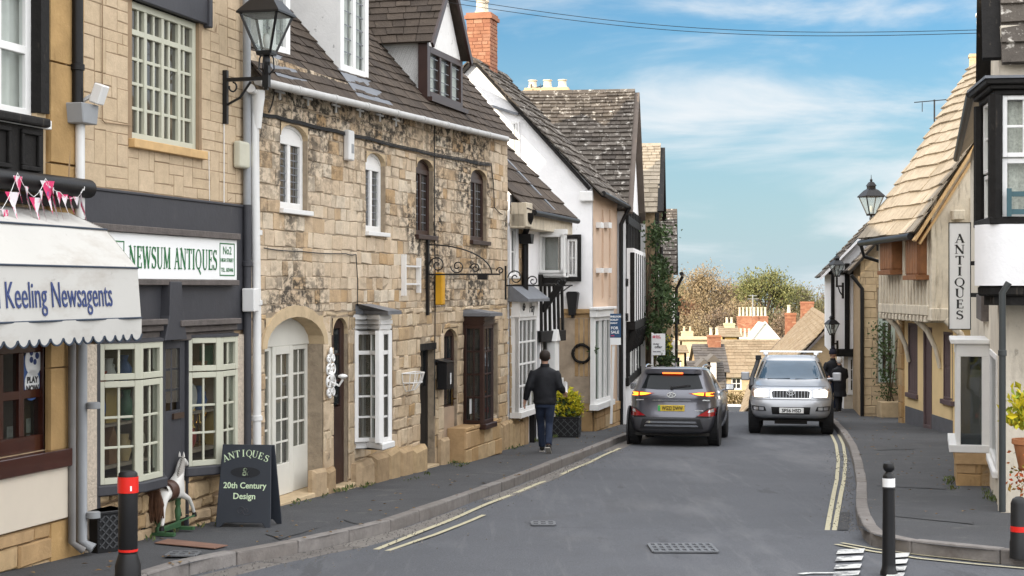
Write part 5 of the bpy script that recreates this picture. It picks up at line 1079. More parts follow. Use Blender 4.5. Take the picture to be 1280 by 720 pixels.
bk = MB(); bk.box(0,.2,.25,5.4,-1.5,z5e); bk.box(H5.W-.2,H5.W,.25,5.4,-1.5,z5e); bk.prism([(.2,-1.5),(.2,z5e),(H5.W/2,z5r-.1),(H5.W-.2,z5e),(H5.W-.2,-1.5)], 5.2, 5.4); H5.part(bk, 'rear_wall', m_white_render)
tb = MB()
for u in (.15, 1.2, 2.4, 3.6, 4.7): tb.box(u-.08, u+.08, -.03, .02, 1.5, z5e)
tb.bar((-.35,-.16,z5e-.2),(H5.W/2,-.16,z5r-.1),.05,.16,up=(0,1,0)); tb.bar((H5.W+.35,-.16,z5e-.2),(H5.W/2,-.16,z5r-.1),.05,.16,up=(0,1,0)); H5.part(tb, 'timber_frame', m_black_wood)
for u in (.8, 3.2): window(H5, (u, u+.9, 1.0, 2.1), 2, 3, m_white, y=-.05, room=None); window(H5, (u, u+.9, 3.0, 4.0), 2, 2, m_white, y=-.05, room=None)
downpipe(H5, [(4.3,-.28,3.4),(4.3,-.1,3.1),(4.3,-.1,-.8)], .05, m_iron); downpipe(H5, [(1.9,-.14,4.6),(1.9,-.1,-.8)], .05, m_iron)
H6 = House('gable_house', 'furthest left house with brown slate roof and black gutters', (sline(47.5)-.02, 47.5), (sline(52.5)-.05, 52.5), group='houses on the left side')
z6r = ray(826, 263, 50).z-gz(47.5); z6e = ray(826, 336, 47.9).z-gz(47.5)
w = MB(); w.prism([(0,-2),(0,z6e),(H6.W/2,z6r-.05),(H6.W,z6e),(H6.W,-2)], 0, .25); H6.part(w, 'wall', m_stone_rough)
cross_roof(H6, 0, H6.W, z6e, z6r, 0, 5.5, 18, m_slate_grey, wid=(.18,.34), oe=.2, ov=.15, th=.022)
bk = MB(); bk.box(0,.2,.25,5.4,-2,z6e); bk.box(H6.W-.2,H6.W,.25,5.4,-2,z6e); H6.part(bk, 'rear_wall', m_stone_rough)
for u in (.9, 3.2): window(H6, (u, u+.9, .9, 2.0), 2, 3, m_white, y=-.05, room=None); window(H6, (u, u+.9, 2.6, 3.5), 2, 2, m_white, y=-.05, room=None)
mb = MB(); mb.tube([(-.1,-.3,z6e-.15),(H6.W,-.3,z6e-.15)], .06, 8); H6.part(mb, 'gutter', m_iron); downpipe(H6, [(4.4,-.3,z6e-.2),(4.4,-.1,z6e-.6),(4.4,-.1,-1.5)], .05, m_iron)
for z in (1.0, 2.5): H6.part(MB().box(H6.W-.5, H6.W-.1, -.2, 0, z, z+.4), 'bracketed_box', m_black_wood)
# evergreen climber on the front of the timber house
cl = thing('climbing_shrub', 'dark evergreen climber growing up between the left houses', 'climber', Vector((sline(42.2)+.05, 42.2, gz(42.2)+.1)))
tr = MB()
for k in range(5): tr.tube([(.15+R(-.1,.1), R(-.2,.2), 0), (.3+R(-.1,.1), R(-.4,.4), 1.6), (.35+R(-.2,.2), R(-.7,.7), 3.2), (.35+R(-.2,.3), R(-.9,.9), 4.4)], [.05,.04,.03,.01], 6)
tr.build('trunk', m_bark, cl)
lf = MB(); pts = []
for k in range(70):
    z = R(.4, 4.9); wd = .35+.5*max(0, sin((z-.3)/4.8*pi)); c = (.35+R(-.1,.45)*wd*1.3, R(-1,1)*wd*1.5, z)
    rr = R(.14,.34); pts += [(c[0]+random.gauss(0,rr*.5), c[1]+random.gauss(0,rr*.6), c[2]+random.gauss(0,rr*.5)) for _ in range(48)]
leaves(lf, pts, .12); lf.build('foliage', m_leaf_dark, cl, fix=False)
lf = MB(); leaves(lf, [(.45+R(-.1,.3), -.5+R(-.3,.3), 1.8+R(-.3,.3)) for _ in range(120)], .12); lf.build('yellow_leaves', m_leaf_yellow, cl, fix=False)
# ================================================================== GROUND
def strip(mb, left, right, lift, m=0):
    for i in range(len(left)-1):
        mb.face([(*left[i], gz(left[i][1])+lift), (*right[i], gz(right[i][1])+lift), (*right[i+1], gz(right[i+1][1])+lift), (*left[i+1], gz(left[i+1][1])+lift)], m)
def lerp_poly(pts, y):
    for (a, b) in zip(pts, pts[1:]):
        if a[1] <= y <= b[1]: t = (y-a[1])/(b[1]-a[1]); return a[0]+(b[0]-a[0])*t
    return pts[0][0] if y < pts[0][1] else pts[-1][0]+(y-pts[-1][1])*.22
gp = lambda x, y, up=0: tuple(ground_at(x, y, up)[:2])
kl = sorted([(-4.6,6),(-3.3,12)]+[gp(*p) for p in ((250,716),(330,701),(400,687),(480,668),(560,640),(640,610),(700,585),(745,567),(776,553))]+[(3.4,37),(5.3,45),(7.6,55),(14,80),(22,112)], key=lambda p: p[1])
kr = sorted([gp(*p) for p in ((1079,672),(1071,655),(1069,640),(1071,615),(1068,590),(1062,566),(1051,546),(1040,533))]+[(8.5,45),(10.2,52),(16,72),(25,105)], key=lambda p: p[1])
# land sheet out to the horizon
mb = MB(); ys = [-60,-20,0,8]+list(range(12,44,4))+list(range(44,56))+list(range(58,112,6))+list(range(112,156,8))+[180,220,280,360,500,800,1500,2500]
xs = [-1800,-600,-200,-80,-30,-12,-4,0,4,12,30,80,200,600,1800]
def land(x, y): return gz(y)-.06-max(0, y-260)*.03
for i in range(len(ys)-1):
    for k in range(len(xs)-1): mb.face([(xs[k],ys[i],land(xs[k],ys[i])),(xs[k+1],ys[i],land(xs[k+1],ys[i])),(xs[k+1],ys[i+1],land(xs[k+1],ys[i+1])),(xs[k],ys[i+1],land(xs[k],ys[i+1]))])
tag(mb.build('ground', m_land, None, smooth=60), kind='structure')
# carriageway (with the mouth of the side street on the right)
yy = [-6,0,4,8,10,12]+[12+.8*i for i in range(1,90)]+[90,100,112]
mb = MB(); wob = lambda x, y: .006*sin(x*1.3+y*.4)+.004*sin(y*1.7+x*2.1)
ysd = kr[0][1]
for i in range(len(yy)-1):
    rows = []
    for y in (yy[i], yy[i+1]):
        a = lerp_poly(kl, y)-.1 if y > 6 else -5.0; b = lerp_poly(kr, y)+.1 if y > 16.8 else 16.0
        rows.append([(a+(b-a)*k/10, y) for k in range(11)])
    for k in range(10): mb.face([(x, y, gz(y)+wob(x, y)) for x, y in (rows[0][k], rows[0][k+1], rows[1][k+1], rows[1][k])])
tag(mb.build('road', m_asphalt, None, smooth=60), kind='structure')
# pavements: left
def pave(name, inner, outer, lift=.12):
    mb = MB()
    for i in range(len(inner)-1):
        for k in range(4):
            P_ = lambda q, r, t: (q[0]+(r[0]-q[0])*t, q[1]+(r[1]-q[1])*t)
            c = [P_(inner[i],outer[i],k/4), P_(inner[i],outer[i],(k+1)/4), P_(inner[i+1],outer[i+1],(k+1)/4), P_(inner[i+1],outer[i+1],k/4)]
            mb.face([(x, y, gz(y)+lift+.004*sin(x*2.3+y*.9)*sin(y*1.1)) for x, y in c])
    return tag(mb.build(name, m_footway, None, smooth=60), kind='structure')
ypl = [6+.7*i for i in range(110)]
pave('left_pavement', [(lerp_poly(kl,y)-.0,y) for y in ypl], [((lineX(y)-.4 if y < 33.5 else sline(y)-.5 if y > 36 else 1.2), y) for y in ypl])
# right pavement with its rounded corner into the side street
cor = [gp(*p) for p in ((1079,672),(1084,679),(1094,684),(1110,688),(1140,693),(1180,698),(1230,703),(1290,708),(1400,716))]
kr_up = [p for p in kr if p[1] > cor[0][1]+.01]
edge = cor[::-1]+kr_up
def wallR(y): return 5.5+.258*(y-18)+.5
mb = MB(); seq = [y for y in [cor[0][1]+.6*i for i in range(80)]]
for i in range(len(seq)-1):
    for k in range(5):
        c = []
        for y, t in ((seq[i],k/5),(seq[i],(k+1)/5),(seq[i+1],(k+1)/5),(seq[i+1],k/5)):
            a = lerp_poly(kr, y); b = wallR(y) if y < 30 else 10.5 if y < 50 else lerp_poly(kr,y)+3
            b = max(b, a+.6); x = a+(b-a)*t; c.append((x, y, gz(y)+.12+.004*sin(x*2.3+y*.9)*sin(y*1.1)))
        mb.face(c)
y0 = cor[0][1]
for i in range(len(cor)-1):                              # corner apron between the kerb curve and the first row
    a, b = cor[i], cor[i+1]; mb.face([(a[0],a[1],gz(a[1])+.12),(b[0],b[1],gz(b[1])+.12),(b[0],y0,gz(y0)+.12),(a[0],y0,gz(y0)+.12)])
tag(mb.build('right_pavement', m_footway, None, smooth=60), kind='structure')
# kerbs as single stones
def kerb(name, pts, side, Ls=.9, w=.14, h=.134, m=m_kerb, lift=.0):
    mb = MB(); d = [0]
    for a, b in zip(pts, pts[1:]): d.append(d[-1]+sqrt((b[0]-a[0])**2+(b[1]-a[1])**2))
    def at(s):
        for i in range(len(pts)-1):
            if d[i] <= s <= d[i+1]+1e-9: t = (s-d[i])/max(1e-9, d[i+1]-d[i]); return Vector((pts[i][0]+(pts[i+1][0]-pts[i][0])*t, pts[i][1]+(pts[i+1][1]-pts[i][1])*t))
        return Vector(pts[-1][:2])
    s = 0
    while s < d[-1]-.05:
        L_ = min(Ls*R(.75,1.2), d[-1]-s); p, q = at(s+.006), at(s+L_-.006); s += L_
        t = (q-p); nn = Vector((-t.y, t.x)).normalized()*w*side; dz = R(-.006,.006); sh = nn.normalized()*R(-.004,.004); p += sh; q += sh
        vs = []
        for z in (-.1, h+dz):
            for c in (p, q, q+nn, p+nn): vs.append((c.x, c.y, gz(c.y)+z+lift))
        mb.add(vs, [(0,3,2,1),(4,5,6,7),(0,1,5,4),(1,2,6,5),(2,3,7,6),(3,0,4,7)])
    o = mb.build(name, m, None, bevel=.018, seg=2); return tag(o, kind='structure')
kerb('left_kerb', kl, 1); kerb('right_kerb', [(p[0], p[1]) for p in edge], -1)
gsp = [(p[0]+.02, p[1]) for p in kl if p[1] < 60]; gso = [(p[0]+.30, p[1]-.05) for p in kl if p[1] < 60]
kerb('left_channel', [(p[0]+.3, p[1]-.04) for p in kl if 10 < p[1] < 50], 1, Ls=1.6, w=.28, h=.008, m=m_gutter_stone)
# painted lines
def line(mb, pts, w, lift=.012, gap=0):
    for i in range(len(pts)-1):
        a, b = Vector(pts[i]), Vector(pts[i+1]); n_ = max(1, int((b-a).length/.4)); t = (b-a).normalized(); nn = Vector((-t.y, t.x))*w/2
        for k in range(n_):
            p, q = a.lerp(b, k/n_), a.lerp(b, (k+1)/n_); mb.face([(v.x, v.y, gz(v.y)+wob(v.x, v.y)+lift) for v in (p-nn, p+nn, q+nn, q-nn)])
mk = lambda name, mb, m: tag(mb.build(name, m, None), kind='structure')
yl = MB()
line(yl, [gp(*p) for p in ((470,687),(512,671),(560,652),(606,633),(650,615),(700,594),(740,577),(775,561))], .07); line(yl, [gp(*p) for p in ((480,690),(545,669),(605,645))], .06)
for off in (0, 9): line(yl, [gp(x+off, y) for x, y in ((1034,663),(1040,630),(1046,600),(1048,575),(1045,556),(1039,543))], .055)
line(yl, [gp(*p) for p in ((1045,681),(1090,690),(1150,699),(1220,706),(1300,713))], .06); line(yl, [gp(*p) for p in ((1052,679),(1095,687),(1155,695),(1222,702),(1300,708))], .05)
mk('yellow_road_lines', yl, m_yellow_line)
wl_ = MB()
for x0, x1, ys_ in ((1046,1080,(689,698,708,717)),(1112,1136,(694,702,711,719))):
    for j, y in enumerate(ys_):
        a, b = gp(x0+2-1.5*j, y), gp(x1+1.5-2*j, y-1.5); c, d_ = gp(x1-1-2*j, y+4), gp(x0-1-1.5*j, y+5.5); wl_.face([(p[0],p[1],gz(p[1])+.016) for p in (a, b, c, d_)])
line(wl_, [gp(*p) for p in ((1000,719),(1012,717.5),(1045,717))], .07)
mk('white_road_markings', wl_, m_white_line)
fr_ = MB()
for poly in (((430,650),(520,627),(545,632),(452,657)),((600,603),(655,586),(668,588),(612,607)),((1095,600),(1180,604),(1182,612),(1095,608)),((1120,640),(1215,650),(1216,656),(1120,646)),((1095,556),(1140,556),(1142,562),(1096,563)),((330,668),(380,655),(400,660),(350,675))):
    c = [gp(*p, .12) for p in poly]; e = []
    for i in range(4):
        for k in range(4): t = k/4; a, b = c[i], c[(i+1)%4]; e.append((a[0]+(b[0]-a[0])*t+R(-.015,.015), a[1]+(b[1]-a[1])*t+R(-.03,.03)))
    fr_.face([(x, y, gz(y)+.1275) for x, y in e])
mk('pavement_repairs', fr_, mat('footway_repair', (.082,.083,.087), rough=.9, var=.15, fine=.2, bump=.4, bscale=90))
pt = MB(); c = [gp(*p) for p in ((1051,642),(1062,641),(1060,664),(1046,664))]; pt.face([(p[0],p[1],gz(p[1])+.014) for p in c])
c = [gp(*p) for p in ((660,656),(800,653),(802,656),(662,659))]
mk('tar_patches', pt, m_patch)
def cover(px0, px1, y0, y1, label, nx, ny, up=0):
    a, b, c_, d_ = gp(px0,y1,up), gp(px1,y1,up), gp(px1-2,y0,up), gp(px0+6,y0,up); cx_ = sum(p[0] for p in (a,b,c_,d_))/4; cy_ = sum(p[1] for p in (a,b,c_,d_))/4
    o = thing('manhole_cover', label, 'manhole cover', (cx_, cy_, gz(cy_)+up)); mb = MB(); hx = (b[0]-a[0])/2; hy = (c_[1]-b[1])/2; zf = lambda y: gz(cy_+y)-gz(cy_)
    mb.face([(-hx,-hy,zf(-hy)+.014),(hx,-hy,zf(-hy)+.014),(hx,hy,zf(hy)+.014),(-hx,hy,zf(hy)+.014)]); mb.build('plate', m_asphalt if not up else m_footway, o)
    g = MB()
    for i in range(nx+1): x = -hx+2*hx*i/nx; g.bar((x,-hy,zf(-hy)+.018),(x,hy,zf(hy)+.018),.03,.012)
    for i in range(ny+1): y = -hy+2*hy*i/ny; g.bar((-hx,y,zf(y)+.019),(hx,y,zf(y)+.019),.05,.012)
    g.build('grid', m_cover, o)
cover(812, 892, 682, 692, 'wide cast iron grid cover in the middle of the road', 9, 3)
cover(664, 692, 654, 658, 'small cast cover in the road left of the wide grid', 3, 2)
cover(210, 246, 692, 697, 'small iron cover in the left pavement', 3, 2, .125)
q = [gp(*p, .125) for p in ((193,680),(268,687),(285,683),(210,675))]; o = MB().add([(x,y,gz(y)+.131) for x,y in q]+[(x,y,gz(y)+.138) for x,y in q], [(4,5,6,7),(0,1,5,4),(1,2,6,5),(2,3,7,6),(3,0,4,7)]).build('pavement_flap', mat('rust_brown_board', (.24,.13,.09), rough=.8, var=.2), None)
tag(o, 'flat rust brown board lying on the pavement by the rocking horse', 'board')
wd = MB()
for _ in range(110):
    if random.random() < .6: y = R(14.6, 33); x = lineX(y)+R(.12,.26)+(.25 if 21.5 < y < 25 else 0)
    else: y = R(18.5, 26); x = 5.5+.26*(y-18)-R(.02,.12)-(.44 if 20.6 < y < 22.5 else 0)
    c = [(x+random.gauss(0,.03), y+random.gauss(0,.05), gz(y)+.125) for _k in range(5)]; leaves(wd, c, R(.03,.08), asp=.35, up=1.2)
tag(wd.build('weeds', leafmat('weed_leaves', [(.08,.12,.03),(.13,.16,.05),(.05,.08,.02),(.17,.16,.06)]), None, fix=False), 'small green weeds growing where the walls meet the pavement', 'weeds', kind='stuff')
gr_ = MB()
for _ in range(1800):
    y = R(12.5, 30)**1.0; side = random.random()
    x = lerp_poly(kl, y)+.05+abs(random.gauss(0,.22)) if side < .55 else lerp_poly(kr, y)-.03-abs(random.gauss(0,.15)) if y > 17 else lerp_poly(kl, y)+abs(random.gauss(0,.5))
    s_ = R(.005,.012); z = gz(y)+(.135 if x < lerp_poly(kl, y) else .012); gr_.add([(x-s_,y-s_,z),(x+s_,y-s_*.6,z),(x+s_*.5,y+s_,z),(x,y,z+s_*1.2)], [(0,1,3),(1,2,3),(2,0,3)])
tag(gr_.build('gutter_grit', mat('grit', pal=[(.14,.13,.12),(.08,.075,.07),(.19,.175,.155)], var=.1), None, fix=False), 'fine scattered grit and small stones along the road gutters', 'grit', kind='stuff')
# fallen leaves on the footways and in the channel
lv = MB()
for _ in range(330):
    y = R(13, 42); side = random.random()
    x = lerp_poly(kl, y)-R(0,1)**2*1.9 if side < .6 else lerp_poly(kr, y)+R(0,1)*1.5
    if side >= .6 and y < 17: continue
    s_ = R(.015,.04); a = R(0,6); c_, sn = cos(a)*s_, sin(a)*s_; z = gz(y)+.145
    lv.add([(x-c_,y-sn,z),(x+sn*.6,y-c_*.6,z+.006),(x+c_,y+sn,z),(x-sn*.6,y+c_*.6,z+.01)], [(0,1,2,3)])
tag(lv.build('fallen_leaves', leafmat('dead_leaves', [(.22,.12,.04),(.14,.08,.03),(.3,.2,.08)]), None, fix=False), 'scattered small dry brown leaves on the pavements', 'leaves', kind='stuff')
# ================================================================== RIGHT ROW
def xat_(px, Y): return (px-640)/FP*Y
E = House('corner_house', 'near cream and black corner house with first-floor corner bay window', (8.88, 31.0), (5.5, 18.0), group='houses on the right side')
E2 = Sub(E, (5.5, 18.0), (9.5, 17.35))                   # flank on the side street
P_ = E.P; L_ = E.L
def eloc(x, y): p = Vector((x, y, 0))-E.a; return (p.dot(E.d), p.dot(E.n))
zEv = L_(1212, 198)[1]
uN = L_(1237, 500)[0]                                    # near end of the small shop bay
mb = MB(); wl = E.rect(1238.5, 1247, 440, 578)
wall_mb(mb, 0, E.W, -1.2, zEv, [wl], depth=.2); E.part(mb, 'wall', m_cream_render); E2.part(MB().box(0, E2.W, 0, .25, -1.2, zEv+.4), 'flank_wall', m_cream_render)
window(E, wl, 1, 1, m_white, y=-.02, fw=.07, room=.6, sill=(m_white,.06,.08,.04))
# first-floor bay wrapped round the corner
YB = 17.25
c_far, c_near = (xat_(1225.5, 18.35), 18.35), (xat_(1244, YB), YB)
pts = [eloc(c_far[0]+.45, c_far[1]+.25), eloc(*c_far), eloc(*c_near), eloc(c_near[0]+1.15, YB-.15), eloc(c_near[0]+1.7, YB+.3)]
zz = lambda y: CAMZ+(360-y)/FP*YB-E.z
z0, z1, zp, zc = zz(271), zz(119), zz(357), zz(370)
fr = MB(); pa = MB(); po = MB()
for i in range(4):
    p, q = pts[i], pts[i+1]; w_ = sqrt((q[0]-p[0])**2+(q[1]-p[1])**2); M_ = Matrix.Translation((p[0], p[1], z0)) @ Matrix.Rotation(atan2(q[1]-p[1], q[0]-p[0]), 4, 'Z'); H = z1-z0
    if i == 2:
        f = frame_mb(w_-.16, H*.51, 5, 2, .05, .03, .07, y=.02).xf(M_ @ Matrix.Translation((.08, 0, H*.49))); f2 = frame_mb(w_-.16, H*.49-.01, 1, 1, .055, .03, .06, y=.05).xf(M_ @ Matrix.Translation((.08, 0, 0)))
    else: f = frame_mb(w_-.16, H*.6, 3, 2, .04, .03, .07, y=.02).xf(M_ @ Matrix.Translation((.08, 0, H*.4))); f2 = frame_mb(w_-.16, H*.4-.02, 1, 1, .05, .03, .06, y=.03).xf(M_ @ Matrix.Translation((.08, 0, 0)))
    fr.add(f.v, f.f); fr.add(f2.v, f2.f); s_ = sheet(w_-.1, H, .06, .006, .02).xf(M_ @ Matrix.Translation((.05, 0, 0))); pa.add(s_.v, s_.f)
o = fr.build('bay_window', m_white, E.root, bevel=.005); pa.build('pane', m_glass_clear, o)
for i in (1, 2, 3): MB().lathe((pts[i][0], pts[i][1]+.0, 0), [(.075, z0-.02), (.075, z1)], 8).build('corner_post', m_black_wood, o)
cu_ = MB(); ci = [Vector(eloc(c_far[0]+.12, c_far[1]-.02)), Vector(eloc(c_near[0]+.10, YB+.16)), Vector(eloc(c_near[0]+1.15, YB+.0))]
for (p, q) in ((ci[0], ci[1]), (ci[1], ci[2])):
    n_ = 22
    for k in range(n_):
        A_, B_ = p.lerp(q, k/n_), p.lerp(q, (k+1)/n_); wv = lambda t: .018*sin(t*1.9); d_ = Vector((-(q-p).y, (q-p).x)).normalized()
        A2, B2 = A_+d_*wv(k), B_+d_*wv(k+1); cu_.face([(A2.x,A2.y,z0+.05),(B2.x,B2.y,z0+.05),(B2.x,B2.y,z1-.05),(A2.x,A2.y,z1-.05)])
cu_.build('curtain', m_lace, o, fix=False)
cen = Vector((sum(p[0] for p in pts)/5, sum(p[1] for p in pts)/5))
def ex(e, pp=None):
    out = []
    for p in (pp or pts): v = Vector(p)-cen; v = v+v.normalized()*e; out.append((v.x+cen.x, v.y+cen.y))
    return out
MB().prism(ex(.09), z0-.08, z0-.002, plane='xy').build('sill', m_black_wood, o, bevel=.01)
ap = MB(); outl = [pts[0], eloc(c_far[0]-.02, c_far[1]+.12), eloc(c_far[0]-.09, c_far[1]-.15), eloc(c_near[0]-.15, YB+.25), eloc(c_near[0]-.10, YB+.02), eloc(c_near[0]+.08, YB-.08), eloc(c_near[0]+1.2, YB-.2), pts[4]]
ap.prism(outl, zp, z0-.081, plane='xy'); ap.build('bay_apron', m_white_render, o, smooth=50)
MB().prism(ex(-.04, outl), zc, zp-.002, plane='xy').build('corbel', m_black_wood, o, bevel=.02); MB().prism(ex(-.12, outl), zc-.10, zc-.002, plane='xy').build('corbel_foot', m_black_wood, o)
cn = MB(); cn.prism(ex(.02), z1, z1+.06, plane='xy'); cn.prism(ex(.09), z1+.06, z1+.11, plane='xy'); cn.prism(ex(.15), z1+.11, z1+.17, plane='xy'); cn.build('cornice', m_black_wood, o, bevel=.01)
MB().prism(ex(.17), z1+.171, z1+.20, plane='xy').build('lead_roof', m_lead, o)
def el3(x, y, z): return (*eloc(x, y), z)
tr = MB()
for z in (z0+.05, z0+.24): tr.bar(el3(c_near[0]+.10, YB-.09, z), el3(c_near[0]+1.1, YB-.22, z), .03, .055)
tr.bar(el3(c_near[0]+.12, YB-.10, z0), el3(c_near[0]+.12, YB-.10, z0+.30), .05); tr.build('window_guard', mat('teal_paint', (.05,.12,.14), rough=.5), o)
# steep street gable, its near slope turned to the side street
uf = L_(1238, 104, -.02)[0]; zf_ = L_(1238, 104, -.02)[1]; un = E.W+.02; ua = (uf+un)/2; za = zf_+(ua-uf)*2.2
gw = MB(); gw.prism([(uf, zEv-.4), (uf, zf_), (ua, za), (un, zf_), (un, zEv-.4)], -.02, .3); E.part(gw, 'gable', m_cream_render)
for e_ in (uf-.03, un+.03): E.part(MB().bar((e_, -.10, zf_-.05), (ua, -.10, za+.02), .07, .20, up=(0,1,0)), 'barge_board', m_black_wood)
rfm = MB(); Q = [(uf-.14, 5, zf_-.14), (uf-.14, -.12, zf_-.14), (ua, -.12, za+.06), (ua, 5, za+.06)]; rfm.face(Q); slate_courses(rfm, *Q, 16, (.2,.38), .03)
Q = [(un+.14, .0, zf_-.14), (un+.14, 5, zf_-.14), (ua, 5, za+.06), (ua, .0, za+.06)]; rfm.face(Q); slate_courses(rfm, *Q, 16, (.2,.38), .035); E.part(rfm, 'roof', m_slate_grey)
# far wing with lower eaves
wr = MB(); Q = [(-.1, -.2, zEv), (uf-.2, -.2, zEv), (uf-.2, 1.4, zEv+1.7), (-.1, 1.4, zEv+1.7)]; wr.face(Q); slate_courses(wr, *Q, 8, (.2,.38), .03); E.part(wr, 'wing_roof', m_slate_buff)
gt = MB().tube([(-.1,-.26,zEv-.04),(uf-.2,-.26,zEv-.04)], .06, 8); E.part(gt, 'gutter', m_black)
for px in (1233, 1236): a_ = L_(px, 250)[0]; E.part(MB().box(a_-.06, a_+.06, -.04, .02, 2.9, zEv), 'timber_post', m_black_wood)
E.part(MB().box(0, .2, .25, 6, -1.5, zEv), 'rear_wall', m_cream_render)
chimney(E, L_(1219, 100, 1.2)[0], 1.2, .5, .5, zEv, L_(1219, 68, 1.2)[1], m_dress, course=(.2,.25), cw=(.3,.5)); chimney(E, L_(1230, 60, 1.5)[0], 1.5, .55, .6, zEv+1, L_(1230, 16, 1.5)[1], m_white_render)
# white shop bay with near side glazed
pj = .43; zt_, zs_, zg = L_(1215, 427, -.2)[1], L_(1215, 556, -.2)[1], L_(1215, 443, -.2)[1]
uF = uN-1.7; mb = MB(); mb.box(uF, uN, -pj, 0, zt_-.17, zt_); mb.box(uF-.05, uN+.05, -pj-.07, 0, zt_+.001, zt_+.06); mb.box(uF-.05, uN+.05, -pj-.09, 0, zs_-.01, zs_+.09); mb.box(uN-.09, uN, -.10, 0, -.4, zt_-.17); mb.box(uN-.08, uN, -pj, -pj+.06, zs_+.09, zt_-.17)
for t in (.35, .7): a_ = uF+(uN-uF)*t; mb.box(a_-.04, a_+.04, -pj, -pj+.06, zs_+.09, zt_-.17)
o = mb.build('shop_bay', m_white, E.root, bevel=.006)
gl = MB(); gl.box(uN-.05, uN-.045, -pj+.06, -.10, zs_+.09, zt_-.17); gl.box(uF+.02, uN-.08, -pj+.03, -pj+.035, zs_+.09, zt_-.17); gl.build('pane', m_glass_dark, o)
MB().box(uF, uN-.6, -.02, .0, zs_, zt_-.2).build('display_back', m_room, o)
sb = MB(); sb.box(uF, uN-.0, -pj, 0, -.6, zs_-.012); t = MB(); blocks(t, -pj, -.1, -.4, zs_-.03, ch=(.28,.4), cw=(.3,.5), pr=(.015,.025), y=0); t.xf(Matrix.Translation((uN, 0, 0)) @ Matrix.Rotation(pi/2, 4, 'Z')); sb.add(t.v, t.f); sb.box(uF-.05, uN+.05, -pj-.02, 0, zs_-.16, zs_-.013); sb.build('bay_base', m_stone_ochre, o)
p = Vector((uN-.15, -.16, L_(1222, 457, -.2)[1])); n_ = MB(); n_.box(-.09, .09, 0, .004, -.14, .14).xf(Matrix.Rotation(pi/2, 4, 'Z'))
o = n_.build('poster', mat('dark_pictured_paper', (.55,.55,.55), var=.1, stains=[((.04,.04,.04), 9, (1,1,1), .5, .56, .9), ((.5,.08,.06), 12, (1,1,1), .6, .64, .8)]), None); o.location = E.at(p); o.rotation_euler = (0,0,E.rz()); tag(o, 'black and white picture notice in the white shop bay window', 'poster')
a_ = P_(1253, 366, -.09); b_ = P_(1253, 640, -.09); downpipe(E, [a_+Vector((0,.06,.1)), a_, b_], .033, mat('grey_green_iron', (.045,.05,.05), rough=.5), clips=(L_(1253,432)[1],))
q = E.rect(1229, 1236, 368, 400); sbx = MB().box(q[0], q[1], -.10, 0, q[2], q[3]); E.part(sbx, 'meter_box', m_grey_wood, bevel=.01)
q = E.rect(1227, 1234, 322, 336, -.02); E.part(MB().box(q[0], q[1], -.05, 0, q[2], q[3]), 'wall_plate', m_cream_render, bevel=.006)

# hanging sign
us = L_(1223, 345, 0)[0]; pS = E.W3(us, -.25, 0); zA_, zB_ = CAMZ+(360-279)/FP*pS.y-E.z, CAMZ+(360-411)/FP*pS.y-E.z
sg = thing('hanging_sign', 'tall white board reading down in black capitals projecting from the near right house', 'sign', E.at((us, -.13, zB_)), E.rz()+pi/2)
Hs = zA_-zB_; Ws = 25/FP*pS.y                                   # local x points out of the wall towards the road after the turn, front faces the near end
W0 = -Ws
mb = MB(); mb.box(0-.0, Ws, -.02, .02, 0, Hs); bd_ = mb
bd_.xf(Matrix.Rotation(0, 4, 'Z')); 
bd_.v = [(-x, y, z) for x, y, z in bd_.v]; bd_.build('board', m_sign_white, sg)
eb = MB(); t_ = .014
for (x0, x1, za1, zb1) in ((-Ws-t_, -Ws, -t_, Hs+t_), (0, t_, -t_, Hs+t_), (-Ws, 0, -t_, 0), (-Ws, 0, Hs, Hs+t_)): eb.box(x0, x1, -.03, .03, za1, zb1)
eb.build('frame', m_black, sg)
for i, ch in enumerate('ANTIQUES'):
    t = serif_mb(ch, Hs*.082, 1.25, bold=1.25); t.xf(Matrix.Translation((-Ws/2, -.022, Hs*(.815-.1035*i)))); t.build('lettering', m_black_letter, sg)
mb = MB(); mb.box(.0, .16, -.02, .02, Hs*.6, Hs*.64); mb.box(0, .16, -.02, .02, Hs*.3, Hs*.34); mb.build('bracket', m_iron, sg)
# lamp-like black projection at the foot of the jetty
# terracotta pot with flowers fixed on the wall
o = thing('hanging_planter', 'terracotta wall pot spilling yellow green leaves and orange berries', 'planter', ray(1286, 578, 16.4))
MB().lathe((0,0,-.08), [(.08,0),(.10,.02),(.15,.26),(.17,.27),(.17,.32),(.14,.32),(.13,.25)], 16).build('pot', m_terracotta, o, smooth=40)
lf = MB(); leaves(lf, [(random.gauss(-.02,.10), random.gauss(0,.11), .34+abs(random.gauss(0,.17))) for _ in range(420)], .10, up=.9); lf.build('leaves', m_leaf_yellow, o, fix=False)
lf = MB(); leaves(lf, [(random.gauss(-.02,.07), random.gauss(0,.1), R(-.32,.12)) for _ in range(160)], .06, up=-.5); lf.build('berry_leaves', m_leaf_red, o, fix=False)
st = MB(); st.bar((.02,.1,-.1),(.35,.2,-.1),.03); st.build('bracket', m_iron, o)

